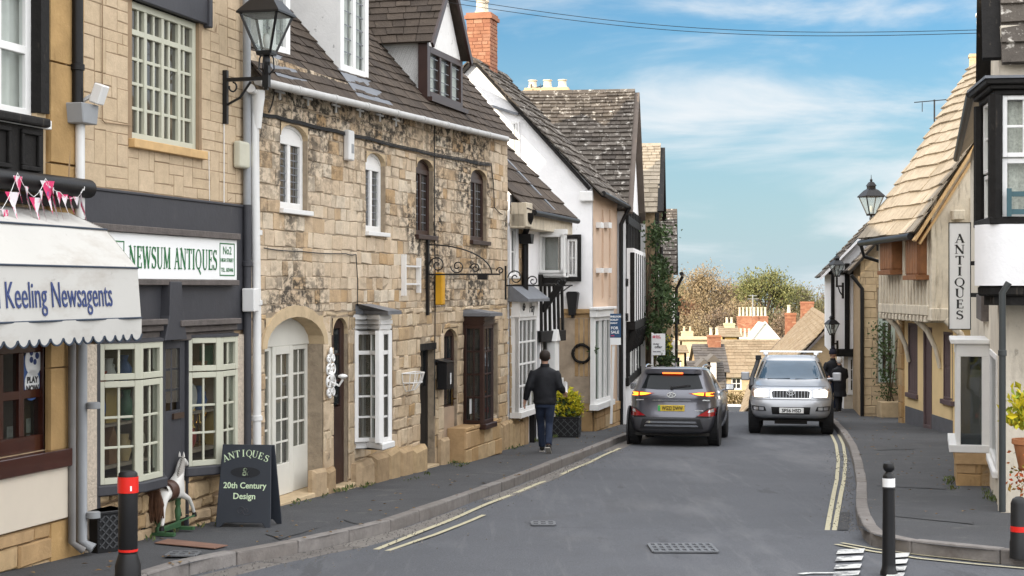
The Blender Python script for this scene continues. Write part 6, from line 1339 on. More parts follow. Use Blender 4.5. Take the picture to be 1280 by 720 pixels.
# ------------------------------------------------------------------ jettied timber house with the sunlit roof
J = House('jettied_house', 'jettied limewashed timber house with orange shutters and sunlit stone roof', (9.22, 37.85), (9.15, 33.2), group='houses on the right side')
jp = .5; zj = J.L(1135, 392, -jp)[1]; ze = J.L(1117, 268, -jp)[1]
sh1, dr_, sh2 = J.rect(1135, 1147, 404, 492), J.rect(1155, 1165, 409, 560), J.rect(1179, 1191, 415, 500)
mb = wall_mb(MB(), 0, J.W, -1.2, zj, [sh1, (dr_[0], dr_[1], -.6, dr_[3]), sh2], depth=.15); J.part(mb, 'wall', m_yellow_render)
dd_ = MB(); zd = J.L(1160, 516)[1]
for (a_, b_) in ((J.L(1132,500)[0], dr_[0]), (dr_[1], J.W)): dd_.box(a_, b_, -.012, .0, -1, zd)
J.part(dd_, 'dado', mat('grey_dado', (.12,.12,.13), rough=.85, var=.15))
for r_, lab in ((sh1, 'far mauve shuttered window'), (sh2, 'near mauve shuttered window')):
    W_, H_ = r_[1]-r_[0], r_[3]-r_[2]; f = frame_mb(W_, H_, 1, 1, .06, .03, .08); f.box(.05, W_-.05, .03, .06, .05, H_-.05)
    for k in range(5): f.box(.06+(W_-.12)*k/5+.01, .06+(W_-.12)*(k+1)/5-.01, .02, .031, .05, H_*.46); f.box(.06+(W_-.12)*k/5+.01, .06+(W_-.12)*(k+1)/5-.01, .02, .031, H_*.5, H_-.05)
    f.box(-.06, W_+.06, -.06, .05, -.10, 0); o = f.xf(Matrix.Translation((r_[0], .0, r_[2]))).build('shuttered_window', m_mauve, J.root, bevel=.005); o['label'] = lab
zb_ = J.L(1160, 537)[1]; f = frame_mb(dr_[1]-dr_[0], dr_[3]-zb_, 1, 1, .10, .03, .1); f.box(.08, dr_[1]-dr_[0]-.08, .04, .08, 0, dr_[3]-zb_-.08); J.part(f.xf(Matrix.Translation((dr_[0], -.02, zb_))), 'door', m_mauve, bevel=.006)
# upper floor
up = MB(); up.box(0, J.W, -jp, .3, zj+.14, ze); J.part(up, 'upper_wall', m_limewash)
ts = MB()
n_ = 15
for i in range(n_+1):
    u = .06+(J.W-.12)*i/n_; ts.bar((u+R(-.03,.03), -jp-.01, zj+.14), (u+R(-.03,.03), -jp-.01, ze-.1), R(.10,.16), .05, up=(0,1,0))
ts.box(-.04, J.W+.04, -jp-.05, -jp+.2, zj-.02, zj+.20)
for i in range(14): u = .15+(J.W-.3)*i/13; ts.box(u-.06, u+.06, -jp-.06, .1, zj-.16, zj-.02)
J.part(ts, 'timber_frame', m_limewash, bevel=.02)
for px in (1106, 1142, 1182):                            # curved jetty brackets
    u = J.L(px, 400, -jp)[0]; pts = [(u+.35, -.02, zj-1.15), (u+.33, -.10, zj-.75), (u+.22, -.26, zj-.35), (u+.02, -jp+.02, zj-.08)]; J.part(MB().tube(pts, [.045,.05,.065,.08], 8), 'jetty_bracket', m_limewash, smooth=50)
for (x0, x1, yt, yb, lab) in ((1101.5, 1120.5, 276, 338, 'far orange shuttered oriel'), (1133.5, 1152.5, 270, 344, 'near orange shuttered oriel')):
    q = J.rect(x0, x1-4, yt, yb, -jp-.2); mb = MB(); pr = jp+.22; a_, b_ = q[0], q[1]; q = (q[0], q[1], q[2], min(q[3], ze-.46))
    mb.box(a_, b_, -pr, -jp+.02, q[2], q[3]); n_ = 5
    for k in range(n_): mb.box(a_+(b_-a_)*k/n_+.012, a_+(b_-a_)*(k+1)/n_-.012, -pr-.014, -pr, q[2]+.03, q[3]-.03)
    mb.box(b_, b_+.012, -pr+.03, -jp, q[2]+.03, q[3]-.03); mb.box(a_-.05, b_+.06, -pr-.06, -jp, q[2]-.10, q[2]-.001)
    o = J.part(mb, 'oriel_shutter', m_orange_wood, bevel=.008); o['label'] = lab
# near gable end
zr = ray(1222, 82, 38).z-J.z; ur = 1.80
ge = MB(); prof = [(-jp, zj+.14), (-jp, ze-.15), (ur, zr-.1), (ur*2+.5, ze-.15), (ur*2+.5, zj+.14)]; ge.prism(prof, J.W, J.W+.2, plane='yz'); J.part(ge, 'gable_wall', m_limewash); J.part(MB().prism(prof, -.2, 0, plane='yz'), 'gable_wall', m_limewash)
lo_ = MB(); lo_.box(J.W-.2, J.W, .0, 5, -1.2, zj+.1); lo_.box(0, .2, 0, 5, -1.2, zj+.1); lo_.box(.2, J.W-.2, 4.8, 5, -1.2, ze); J.part(lo_, 'rear_wall', m_yellow_render)
tg = MB()
for y in (-jp+.05, .35, .9): tg.bar((J.W+.21, y, zj+.1), (J.W+.21, y, ze+.2), .12, .05, up=(1,0,0))
tg.box(J.W-.05, J.W+.32, -jp-.02, 3, zj-.12, zj+.14); tg.box(J.W+.1, J.W+.5, -.1, .12, ze-.28, ze-.08); J.part(tg, 'end_timbers', m_limewash, bevel=.015)
rf = MB(); oe = .35; sl_ = (zr-ze)/(ur+jp); A_ = (-.38, -jp-oe, ze-sl_*oe); B_ = (J.W+.3, -jp-oe, ze-sl_*oe); Cc = (J.W+.3, ur, zr); D_ = (-.38, ur, zr)
rf.face([A_, B_, Cc, D_]); slate_courses(rf, A_, B_, Cc, D_, 17, (.35,.75), .045, jit=.02, sag=.035, grad=1.5)
rf.face([(J.W+.3, ur*2+.8, ze-.3), (-.38, ur*2+.8, ze-.3), D_, Cc]); J.part(rf, 'roof', m_slate_warm)
bb = MB(); bb.bar((J.W+.26, -jp-oe-.02, ze-sl_*oe-.16), (J.W+.26, ur, zr-.12), .05, .22, up=(1,0,0)); bb.bar((J.W+.20, -jp-oe+.10, ze-sl_*oe-.22), (J.W+.20, ur, zr-.34), .05, .12, up=(1,0,0)); J.part(bb, 'barge_board', m_raw_wood)
gt = MB(); zg_ = ze-sl_*oe-.06; gt.tube([(J.W+.1, -jp-oe-.05, zg_), (-.4, -jp-oe-.05, zg_)], .075, 10); gt.tube([(-.3, -jp-oe-.05, zg_-.05), (-.42, -jp-.3, zg_-.32), (-.5, -.2, zg_-.5)], .045, 8); J.part(gt, 'gutter', m_iron, smooth=50)
pp_ = MB(); q = J.rect(1119, 1131, 395, 528, -.06); blocks(pp_, 0-.05, J.L(1131,450)[0]-.02, -1, zj-.1, ch=(.3,.5), cw=(.4,.7), pr=(.06,.08)); J.part(pp_, 'stone_pier', m_stone_ochre)
an = thing('aerial', 'thin television aerial on the sunlit stone roof', 'aerial', ray(1168, 127, 39.5)); mb = MB(); mb.tube([(0,0,-.5),(0,0,.05)], .02, 6); mb.tube([(-.5,0,-.02),(.3,0,.05)], .012, 5); mb.tube([(-.3,0,-.02),(-.3,0,-.25)], .01, 5); mb.build('rods', m_iron, an)

# ------------------------------------------------------------------ stone house end and white timbered house beyond
K = House('stone_house', 'limestone house end with pale green glazed shopfront beyond the jettied house', (8.92, 41.0), (11.2, 40.6), group='houses on the right side')
zk = K.L(1080, 322)[1]; gr = K.rect(1098, 1119, 362, 478)
mb = wall_mb(MB(), 0, K.W, -1.2, zk-.05, [gr], depth=.2); mb.prism([(0, zk-.05), (1.3, zk+1.5), (K.W+.3, zk+1.5), (K.W+.3, zk-.05)], 0, .2); K.part(mb, 'wall', m_mortar)
bf = MB(); blocks(bf, 0, K.W, -.8, zk+.0, [(gr[0]-.04, gr[1]+.04, gr[2]-.04, gr[3]+.04)], ch=(.16,.3), cw=(.25,.5), pr=(.01,.03)); K.part(bf, 'stone_facing', m_dress)
window(K, gr, 2, 3, mat('pale_green_paint', (.45,.52,.47), rough=.5, var=.08), y=.0, fw=.10, bw=.05, trans=(.72,), room=.6, pane=m_glass)
rf = MB(); Q = [(-.25, 6, zk-.35), (-.25, -.12, zk-.35), (1.6, -.12, zk+1.75), (1.6, 6, zk+1.75)]; rf.face(Q); slate_courses(rf, *Q, 10, (.2,.4), .03); K.part(rf, 'roof', m_slate_grey)
sw_ = MB(); sw_.box(0, .2, .2, 5, -1.5, zk); K.part(sw_, 'side_wall', m_stone_rough)
vb = MB(); vb.bar((-.3, -.16, zk-.42), (1.4, -.16, zk+1.5), .06, .16, up=(0,1,0)); K.part(vb, 'barge_board', m_black_wood)
dp = MB().tube([(-.22,-.1,zk-.45),(.05,-.08,zk-.8),(.05,-.08,-.8)], .05, 8); K.part(dp, 'downpipe', m_iron)
Q_ = House('timber_house', 'white timbered house with jettied upper floor furthest on the right', (9.15, 46.0), (11.0, 45.7), group='houses on the right side')
zq_ = Q_.L(1045, 338)[1]; q4 = Q_.rect(1060, 1072, 446, 491); zm = Q_.L(1058, 440)[1]; ul = Q_.L(1055, 470)[0]
mb = MB(); wall_mb(mb, ul, Q_.W, -1.5, zm, [q4], depth=.1); Q_.part(mb, 'wall', m_cream_render)
mb = MB(); mb.box(0, Q_.W, -.25, .2, zm, zq_); mb.prism([(0, zq_), (1.2, zq_+1.25), (Q_.W, zq_+1.25), (Q_.W, zq_)], -.25, .2); Q_.part(mb, 'upper_wall', m_white_render)
mb = MB()
for px, hw in ((1041,.05), (1059,.07), (1073,.04)): a_ = Q_.L(px, 390, -.25)[0]; mb.box(a_-hw, a_+hw, -.29, -.24, zm, zq_+.2)
mb.box(-.02, Q_.W, -.3, -.2, zm-.12, zm+.1); mb.box(-.05, Q_.W, -.3, -.2, zq_-.12, zq_); Q_.part(mb, 'timber_frame', m_black_wood)
window(Q_, q4, 2, 3, m_white, y=-.03, fw=.08, room=.5, sill=(m_white,.05,.06,.03))
rf = MB(); Q = [(-.25, 6, zq_-.2), (-.25, -.45, zq_-.2), (1.4, -.45, zq_+1.6), (1.4, 6, zq_+1.6)]; rf.face(Q); slate_courses(rf, *Q, 9, (.2,.4), .03); Q_.part(rf, 'roof', m_slate_grey)
mb = MB(); mb.box(0, .2, .2, 5, zm, zq_); mb.box(ul, ul+.2, .2, 5, -1.5, zm); mb.bar((-.3,-.5,zq_-.25),(1.3,-.5,zq_+1.4),.06,.16,up=(0,1,0)); Q_.part(mb, 'side_wall', m_white_render)
downpipe(Q_, [(1.15,-.34,zq_+.2),(1.15,-.34,-1)], .05, m_iron)
# climber in a trough by the green shopfront
o = thing('climbing_shrub', 'sparse ivy climber rising from a stone trough on the right pavement', 'climber', K.at((K.L(1112, 505, -.3)[0], -.35, .12)))
MB().box(-.28,.28,-.2,.2,-.3,.42).build('trough', m_dress, o, bevel=.02); tr = MB()
for k in range(4): tr.tube([(R(-.15,.15),0,.4),(R(-.2,.2),.05,1.2),(R(-.4,.3),.1,2.1)], [.02,.015,.006], 5)
tr.build('stems', m_bark, o); lf = MB(); leaves(lf, [(random.gauss(-.05-(z-.5)*.08,.14), random.gauss(0,.1), z) for z in [R(.45,2.4) for _ in range(420)]], .10); lf.build('foliage', m_leaf_ivy, o, fix=False)
# ------------------------------------------------------------------ overhead cables
for i, (y0_, y1_) in enumerate(((-3, 37), (3, 41))):
    a_ = ray(560, y0_, 24); b_ = ray(1238, y1_, 21); cb = MB(); cb.tube([a_.lerp(b_, t/24)-Vector((0,0,.22*sin(pi*t/24))) for t in range(25)], .0045, 5)
    o = cb.build('overhead_cable', m_cable, None); tag(o, ['upper of two thin cables crossing the sky over the street', 'lower of two thin cables crossing the sky over the street'][i], 'cable', 'cables over the street')
# ================================================================== DOWN THE HILL
def zat(py, Y): return CAMZ+(360-py)/FP*Y
def xat(px, Y): return (px-640)/FP*Y
m_far_cream = mat('far_cream_stone', (.62,.50,.33), var=.1, scale=1.5, rough=.9)
m_far_white = mat('far_white_render', (.80,.77,.70), var=.05, scale=1, rough=.9)
m_dark_far = mat('far_blue_slate', pal=[(.10,.09,.085),(.13,.115,.10),(.085,.075,.07)], var=.2, scale=3, rough=.85)
def far_house(name, label, px0, px1, Y, eave, ridge, dep, mw, mr, wins=(), d=(1,0), base=None, chim=(), n=12, ov=.2, wm=None, parapet=False, wid=(.4,.8)):
    a = (xat(px0, Y), Y); W_ = (px1-px0)/FP*Y; b = (a[0]+d[0]*W_, a[1]+d[1]*W_); h = House(name, label, a, b, group='houses down the hill')
    ze_, zr_ = zat(eave, Y)-h.z, zat(ridge, Y+dep/2)-h.z
    hs = [h.rect(*w) for w in wins]
    mb = wall_mb(MB(), 0, h.W, -2, ze_, hs, depth=.15); mb.prism([(0,-2),(0,ze_),(dep/2,zr_-.1),(dep,ze_),(dep,-2)], 0, .2, plane='yz'); mb.prism([(0,-2),(0,ze_),(dep/2,zr_-.1),(dep,ze_),(dep,-2)], h.W-.2, h.W, plane='yz'); h.part(mb, 'wall', mw)
    gable_roof(h, 0, h.W, ze_, zr_, dep/2, dep, n, mr, wid=wid, oe=.3, ov=ov, th=.03)
    for r in hs: window(h, r, 2, 2, wm or m_white, y=.02, fw=.10, bw=.06, room=None, pane=m_glass_dark, sill=(mw,.1,.1,.1)); 
    for r in hs: MB().box(r[0], r[1], .149, .153, r[2], r[3]).build('window_back', m_room, h.root)
    return h, ze_, zr_
F3, e3, r3 = far_house('cottage', 'cottage with broad tan slate roof facing the street above the brown hedge', 904, 992, 118, 468, 425, 6, m_dress, m_slate_buff, wins=[(914,927,472,487),(950,962,472,487)])
l3 = Sub(F3, F3.at((0,6,0))[:2], F3.at((0,0,0))[:2]); q = l3.rect(892.5, 899, 462, 478); f = frame_mb(q[1]-q[0], q[3]-q[2], 2, 2, .15, .08, .1).xf(Matrix.Translation((q[0], -.08, q[2]))); l3.part(f, 'window', m_white); l3.part(MB().box(q[0],q[1],-.03,-.01,q[2],q[3]), 'pane', m_glass_dark)
bb = MB(); bb.bar((-.25,-.35,e3-.35),(-.25,3,r3-.05),.08,.3,up=(1,0,0)); F3.part(bb, 'barge_board', m_black_wood)
# long roof running down the right side of the lower road
Yn, Yf = 60, 100; rn, rfar = Vector((xat(1041,Yn), Yn)), Vector((xat(1014.5,Yf), Yf)); dv = (rn-rfar).normalized(); into = Vector((-dv.y, dv.x)); hd = 3.2
T5 = House('terrace_house', 'long stone terrace with tan slate roof descending on the right', tuple(rfar-into*hd), tuple(rn-into*hd), group='houses down the hill', z=gz(80))
zr5 = zat(400,Yn)-T5.z; ze5 = zr5-hd*1.08
mb = MB(); pf = [(0,-3),(0,ze5),(hd,zr5-.1),(hd*2,ze5),(hd*2,-3)]; mb.prism(pf, 0, .3, plane='yz'); mb.prism(pf, T5.W-.3, T5.W, plane='yz'); mb.box(.3, T5.W-.3, 0, .3, -3, ze5); mb.box(.3, T5.W-.3, hd*2-.3, hd*2, -3, ze5); T5.part(mb, 'wall', m_stone_rough)
gable_roof(T5, 0, T5.W, ze5, zr5, hd, hd*2, 18, m_slate_buff, wid=(.35,.7), oe=.3, ov=.25, th=.035, sag=.03)
bb = MB(); bb.bar((T5.W+.28,-.3,ze5-.45),(T5.W+.28,hd,zr5-.12),.08,.3,up=(1,0,0)); bb.bar((T5.W+.28,hd*2+.3,ze5-.45),(T5.W+.28,hd,zr5-.12),.08,.3,up=(1,0,0)); bb.bar((-.28,-.3,ze5-.3),(-.28,hd,zr5),.06,.2,up=(1,0,0)); T5.part(bb, 'barge_board', m_grey_wood)
chimney(T5, T5.W-1.6, hd+.3, .9, .7, zr5-1.5, zat(362,Yn+1.6)-T5.z, m_far_white, pots=((-.2,0),(.2,0)), course=(.25,.3), cw=(.4,.6))
u_, v_ = 1.0, hd
chimney(T5, 1.2, hd-.3, 1.0, .8, ze5+1, zat(377,Yf-2)-T5.z, m_brick, course=(.09,.1), cw=(.22,.3)); chimney(T5, .2, hd-1.3, .55, .7, ze5, zat(391,Yf)-T5.z, m_brick, pots=((0,-.1),), course=(.09,.1), cw=(.22,.3), pot_h=.5)
# white gable with the long brick stack of pots
F4, e4, r4 = far_house('villa', 'white gabled house under a wide brick stack with a row of pots', 921, 968, 150, 428, 412, 7, m_far_white, m_slate_buff, n=6)
g4 = MB(); c_ = xat(957,148)-F4.a.x; g4.prism([(c_-1.5, e4-2),(c_-1.5, e4+.0),(c_, e4+1.9),(c_+2.1, e4-.5),(c_+2.1, e4-2)], -1.5, 3); F4.part(g4, 'gable', m_far_white)
gb = MB(); gb.bar((c_-1.6, -1.56, e4-.1),(c_, -1.56, e4+1.95),.1,.25,up=(0,1,0)); gb.bar((c_+2.3, -1.56, e4-.7),(c_, -1.56, e4+1.95),.1,.25,up=(0,1,0)); F4.part(gb, 'barge_board', m_white)
cx4 = xat(940.5,153)-F4.a.x; chimney(F4, cx4, 3, 2.9, .8, r4-1.5, zat(395,153)-F4.z, m_brick, pots=[(-1.22+.35*i, 0) for i in range(8)], pot_h=.85, course=(.10,.12), cw=(.25,.4))
chimney(F4, xat(930,150)-F4.a.x, -.6, 1.1, .5, e4-1.5, zat(421,150)-F4.z, m_far_white, pots=((-.38,0),(0,0),(.38,0)), pot_h=.8, course=(.25,.3), cw=(.4,.6))
an = thing('aerial', 'tall television aerial mast above the brick stack of pots', 'aerial', ray(941, 396, 152)); MB().tube([(0,0,0),(0,0,2.1)], .05, 6).tube([(-.5,0,1.7),(.5,0,1.7)], .03, 5).tube([(-.4,0,2.0),(.4,0,2.0)], .03, 5).build('mast', m_gut_grey, an)
# cream house with a parapet
F1, e1, r1_ = far_house('parapet_house', 'sunlit cream house with parapet and twin-pot chimney', 850, 896, 160, 425, 421, 8, m_far_cream, m_slate_buff, wins=[(858,863,446,456)], n=4)
F1.part(MB().box(-.1, F1.W+.1, -.15, .25, e1-.1, e1+.35), 'parapet', m_far_cream)
chimney(F1, .85, 1.2, 1.15, .9, e1-.5, zat(414,161)-F1.z, m_far_cream, pots=((-.3,0),(.3,0)), pm=m_far_cream, pot_h=.5, course=(.3,.35), cw=(.5,.8))
F0, e0, r0 = far_house('cottage', 'small cream gabled cottage against the last left house', 836, 858, 140, 440, 432, 4, m_far_cream, m_slate_buff, wins=[(846,851,450,461)], n=5)
# dark slate roofs with white dormers on the left of the lower road
F2, e2, r2 = far_house('cottage', 'dark slated house with white dormers left of the lower road', 868, 906, 96, 490, 452, 5, m_stone_rough, m_dark_far, n=12)
F2b, e2b, r2b = far_house('cottage', 'darker slated house with red brick chimney behind the white dormers', 874, 908, 104, 462, 431, 5, m_stone_rough, m_dark_far, n=10)
for px, yt, yb in ((879,458,482),(891,452,476)):
    a_ = F2.P(px, yt, .8); mb = MB(); H_ = (yb-yt)/FP*96; mb.box(a_.x-.18, a_.x+.18, .5, 1.9, a_.z-H_, a_.z); F2.part(mb, 'dormer', m_white)
    r_ = MB(); r_.prism([(a_.x-.45, a_.z-.0),(a_.x, a_.z+.45),(a_.x+.45, a_.z-.0)], .4, 2.2); F2.part(r_, 'dormer_roof', m_dark_far)
chimney(F2b, F2b.W*.72, 2.5, .85, .7, r2b-1.2, zat(419,106)-F2b.z, m_brick, pots=((-.2,0),(.2,0)), pot_h=.5, course=(.1,.12), cw=(.25,.3)); 
F7, e7, r7 = far_house('cottage', 'ochre rendered house partly hidden behind the brick chimneys', 903, 924, 135, 420, 408, 5, mat('ochre_wall', (.62,.40,.12), var=.1), m_slate_buff, n=5)
chimney(F7, .9, 2.4, .9, .7, e7, zat(404,137)-F7.z, m_far_cream, pots=((-.2,0),(.2,0)), pot_h=.5, course=(.3,.35), cw=(.4,.6))
# hedge below the tan roof
hg = thing('hedge', 'brown clipped winter hedge in front of the tan roofed cottage', 'hedge', (xat(918,86), 86, gz(86)-.1)); lf = MB()
leaves(lf, [(R(-.85,.85), R(-.5,.5), R(0,1)**.7*(2.5+.12*sin(_*.7))) for _ in range(2600)], .13); lf.build('foliage', leafmat('beech_hedge_leaves', [(.16,.10,.03),(.11,.08,.025),(.2,.14,.05),(.08,.07,.02)]), hg, fix=False)
# ------------------------------------------------------------------ trees on the far slope
pals = {'tan': [(.38,.30,.17),(.29,.21,.115),(.42,.32,.19),(.24,.17,.09)], 'brown': [(.25,.18,.12),(.20,.14,.09),(.31,.23,.155)],
        'green': [(.22,.22,.075),(.16,.175,.06),(.28,.26,.095),(.11,.13,.045)], 'olive': [(.20,.18,.085),(.15,.14,.065),(.25,.22,.11)], 'red': [(.21,.105,.05),(.16,.075,.04),(.25,.14,.07)]}
lm_ = {k: leafmat(k+'_winter_crown', v) for k, v in pals.items()}
def tree(px, top, wpx, Y, kind, label, base=None, nl=5200, sz=.30, seed=1, round_=1.0, asp=.4):
    random.seed(seed); zb = gz(Y) if base is None else base; x = xat(px, Y); zt = zat(top, Y); H = zt-zb; rad = wpx/2/FP*Y
    t = thing('tree', label, 'tree', (x, Y, zb), 0, 'trees beyond the houses'); tr = MB(); lf = MB(); pts = []
    tr.tube([(0,0,-.3),(R(-.2,.2),R(-.2,.2),H*.25),(R(-.3,.3),R(-.3,.3),H*.55),(R(-.4,.4),R(-.3,.3),H*.85)], [H*.026,H*.02,H*.012,.03], 7)
    cl = []
    for k in range(46):
        a = R(0,2*pi); hgt = R(.16,1.0); prof = sin(min(1,(hgt-.18)/.82)*pi*.86+.25)**.7 if hgt < 1 else .2; rr = rad*prof*sqrt(R(.12,1))*round_
        tip = Vector((rr*cos(a), rr*sin(a)*.8, H*hgt*.96)); s_ = Vector((0,0,H*max(.18,hgt*.62-.08)))
        mid = s_.lerp(tip, .55)+Vector((0,0,H*.03)); tr.tube([s_, mid, tip], [H*.008,H*.005,.015], 5); cl.append((tip, mid))
        for j in range(4): q = tip+Vector((R(-1,1),R(-1,1),R(-.3,1)))*rad*.30; tr.tube([mid.lerp(tip,.6), q], [.05,.012], 4)
    per = nl//len(cl)
    for tip, mid in cl:
        cr = rad*R(.20,.36)
        for _ in range(per):
            g = Vector((random.gauss(0,1), random.gauss(0,1), random.gauss(0,.85)))*cr*.55; pts.append(tip.lerp(mid, R(0,.5))+g)
    tr.build('trunk', m_bark, t, smooth=60); leaves(lf, pts, sz, asp=asp, up=.5); lf.build('crown', lm_[kind], t, fix=False)
TR = [(878,334,88,215,'tan','tall rounded tan winter tree beyond the left roofs',6800,.30,3),(846,362,60,205,'red','reddish brown winter tree low against the last left house',4200,.28,4),
      (850,346,64,235,'tan','pale tan tree behind the reddish one at the left edge of the wood',4200,.3,5),(916,350,76,225,'brown','greyish brown bare tree right of the rounded tan one',5600,.27,6),
      (956,337,84,210,'green','tall yellow green tree, the greenest of the wood',6800,.33,7),(988,350,70,222,'green','lower yellow green tree right of the tallest green one',4800,.32,8),
      (934,344,60,236,'olive','olive tree behind the tallest green tree, on its left',3800,.28,9),(1012,362,80,212,'olive','olive brown tree above the brick chimneys on the right',5200,.28,10),
      (1040,362,80,226,'brown','brown bare tree at the right end of the wood',4800,.27,11),(895,380,84,196,'brown','low brown thicket tree in front of the rounded tan one',5000,.27,12),
      (862,386,70,192,'tan','low tan thicket tree above the parapet house',4400,.27,13),(950,384,84,194,'olive','low olive thicket tree behind the brick stack of pots',4800,.28,14),(985,386,70,190,'brown','low brown tree between the brick stack and the slate terrace',4400,.27,15),
      (925,374,66,200,'tan','low tan tree just left of the brick stack of pots',4200,.27,16),(1075,366,70,218,'tan','tan winter tree behind the right row of houses',3000,.28,17),(812,370,70,214,'brown','brown winter tree behind the last left house',3000,.28,18),(1020,384,70,196,'tan','low tan tree behind the slate terrace roof',4000,.27,19),
      (922,346,60,242,'tan','pale tan tree filling the gap between the rounded tan one and the green one',4200,.29,20),(1000,356,60,240,'brown','greyish brown tree behind the lower yellow green one',3800,.28,21),(862,352,60,228,'olive','olive tree behind the left edge of the rounded tan one',3800,.28,22)]
for px, top, w_, Y, kd, lab, nl, sz, sd_ in TR: tree(px, top, w_*1.12, Y, kd, lab, nl=int(nl*1.9), sz=sz*1.15, seed=sd_)
random.seed(99)
# ================================================================== STREET THINGS
from mathutils import noise
def baked(o):
    """apply modifiers without operators"""
    dg = bpy.context.evaluated_depsgraph_get(); me = bpy.data.meshes.new_from_object(o.evaluated_get(dg)); o.modifiers.clear(); o.data = me; return o
def skin(name, joints, edges, m, parent=None, sub=2, root=0):
    me = bpy.data.meshes.new(name); me.from_pydata([j[:3] for j in joints], edges, []); o = bpy.data.objects.new(name, me); C.objects.link(o)
    o.modifiers.new('skin', 'SKIN'); o.modifiers.new('sub', 'SUBSURF').levels = sub; o.modifiers['sub'].render_levels = sub
    for i, j in enumerate(joints):
        v = me.skin_vertices[0].data[i]; r = j[3]; v.radius = r if isinstance(r, tuple) else (r, r); v.use_root = i == root
    baked(o); o.data.materials.clear(); o.data.materials.append(m); o.data.polygons.foreach_set('use_smooth', [True]*len(o.data.polygons))
    if parent: o.parent = parent
    return o
# ------------------------------------------------------------------ lanterns
def lantern(label, loc, s, rz, arm=None, up=None):
    o = thing('street_lamp', label, 'street lamp', loc, rz, 'wall lanterns'); k = s
    fr = MB(); B_, T_ = [(-.075,-.075),(.075,-.075),(.075,.075),(-.075,.075)], [(-.215,-.215),(.215,-.215),(.215,.215),(-.215,.215)]; h0, h1 = 0, .42
    for (a, b) in zip(B_, T_): fr.bar((a[0]*k,a[1]*k,h0), (b[0]*k,b[1]*k,h1*k), .022*k)
    for P_, z in ((B_, 0), (T_, h1)):
        for i in range(4): a, b = P_[i], P_[(i+1) % 4]; fr.bar((a[0]*k,a[1]*k,z*k), (b[0]*k,b[1]*k,z*k), .03*k)
    fr.prism([(x*k*1.1, y*k*1.1) for x, y in B_], -.03*k, 0, plane='xy'); fr.lathe((0,0,0), [(.03*k,-.16*k),(.045*k,-.10*k),(.03*k,-.03*k)], 10); f = fr.build('frame', m_iron, o)
    gl = MB()
    for i in range(4): a, b, c_, d_ = B_[i], B_[(i+1)%4], T_[(i+1)%4], T_[i]; gl.face([(a[0]*k,a[1]*k,0),(b[0]*k,b[1]*k,0),(c_[0]*k,c_[1]*k,h1*k),(d_[0]*k,d_[1]*k,h1*k)])
    gl.build('pane', m_lamp_glass, o, fix=False)
    cp = MB(); cp.lathe((0,0,0), [(.345*k,.405*k),(.345*k,.425*k),(.19*k,.56*k),(.11*k,.60*k),(.11*k,.66*k),(.135*k,.665*k),(.07*k,.75*k),(.03*k,.77*k)], 4, ph=pi/4); cp.ball((0,0,.80*k), .035*k, 8, 6); cp.lathe((0,0,0), [(.012*k,.82*k),(.004*k,.93*k)], 6); cp.build('cap', m_iron, o)
    MB().lathe((0,0,.05*k), [(.02*k,0),(.04*k,.06*k),(.035*k,.14*k),(.01*k,.16*k)], 8).build('bulb', m_white, o, smooth=50)
    return o
p = N.at((0,0,0)); wpt = A1.P(282, 100, 0); o = lantern('large black lantern on a bracket over the antiques shop wall', ray(333, 66, 17.3), 1.0, A1.rz())
loc = o.location; inv = (Matrix.Translation(loc) @ Matrix.Rotation(A1.rz(),4,'Z')).inverted()
w0 = inv @ A1.at(A1.P(282, 100, -.03)); w1 = inv @ A1.at(A1.P(282, 88, -.03)); w2 = inv @ A1.at(A1.P(282, 155, -.03))
br_ = MB(); br_.bar(w1, w2, .05, .05); zz = w0.z; br_.bar((w0.x, w0.y, zz), (0,0,zz), .04); br_.bar((0,0,-.14),(0,0,zz-.10),.07); br_.bar((0,0,zz-.10),(0,0,zz-.13),.04)
d_ = Vector((0,0,zz))-w0; br_.tube([w0+Vector((0,0,-.28)), w0+d_*.35+Vector((0,0,-.20)), w0+d_*.62+Vector((0,0,-.03))], .014, 6); br_.tube([w0+d_*.18+Vector((0,0,-.08+.05*cos(t)))+d_*(.09*sin(t)) for t in [i*.5 for i in range(11)]], .010, 5)
for sg_ in (-1,1): br_.tube([(.0,sg_*.02,-.25),(0,sg_*.09,-.18),(0,sg_*.08,-.06),(0,sg_*.05,0)], .01, 5); br_.tube([(sg_*.02,0,-.25),(sg_*.09,0,-.18),(sg_*.08,0,-.06),(sg_*.05,0,0)], .01, 5)
br_.build('bracket', m_iron, o)
def rlamp(label, px, yb, Y, s, wall_px, rot=.2):
    o = lantern(label, ray(px, yb, Y), s, rot); dx = (wall_px-px)/FP*Y; b = MB(); b.bar((0,0,-.15*s),(0,0,-.42*s),.045); b.bar((0,0,-.38*s),(dx,.1,-.38*s),.04); b.tube([(dx,.1,-.75*s),(dx*.5,.05,-.6*s),(dx*.2,0,-.42*s)], .018, 6); b.bar((dx,.1,-.85*s),(dx,.1,-.25*s),.05); b.build('bracket', m_iron, o); return o
rlamp('black lantern by the gutter of the sunlit roof, highest on the right', 1089, 268, 38.2, 1.02, 1100); rlamp('black lantern at the eaves of the white timbered house', 1046, 345, 44.5, .74, 1056)
rlamp('lowest black lantern, above the silver car on the right', 1040, 418, 45.0, .70, 1049)
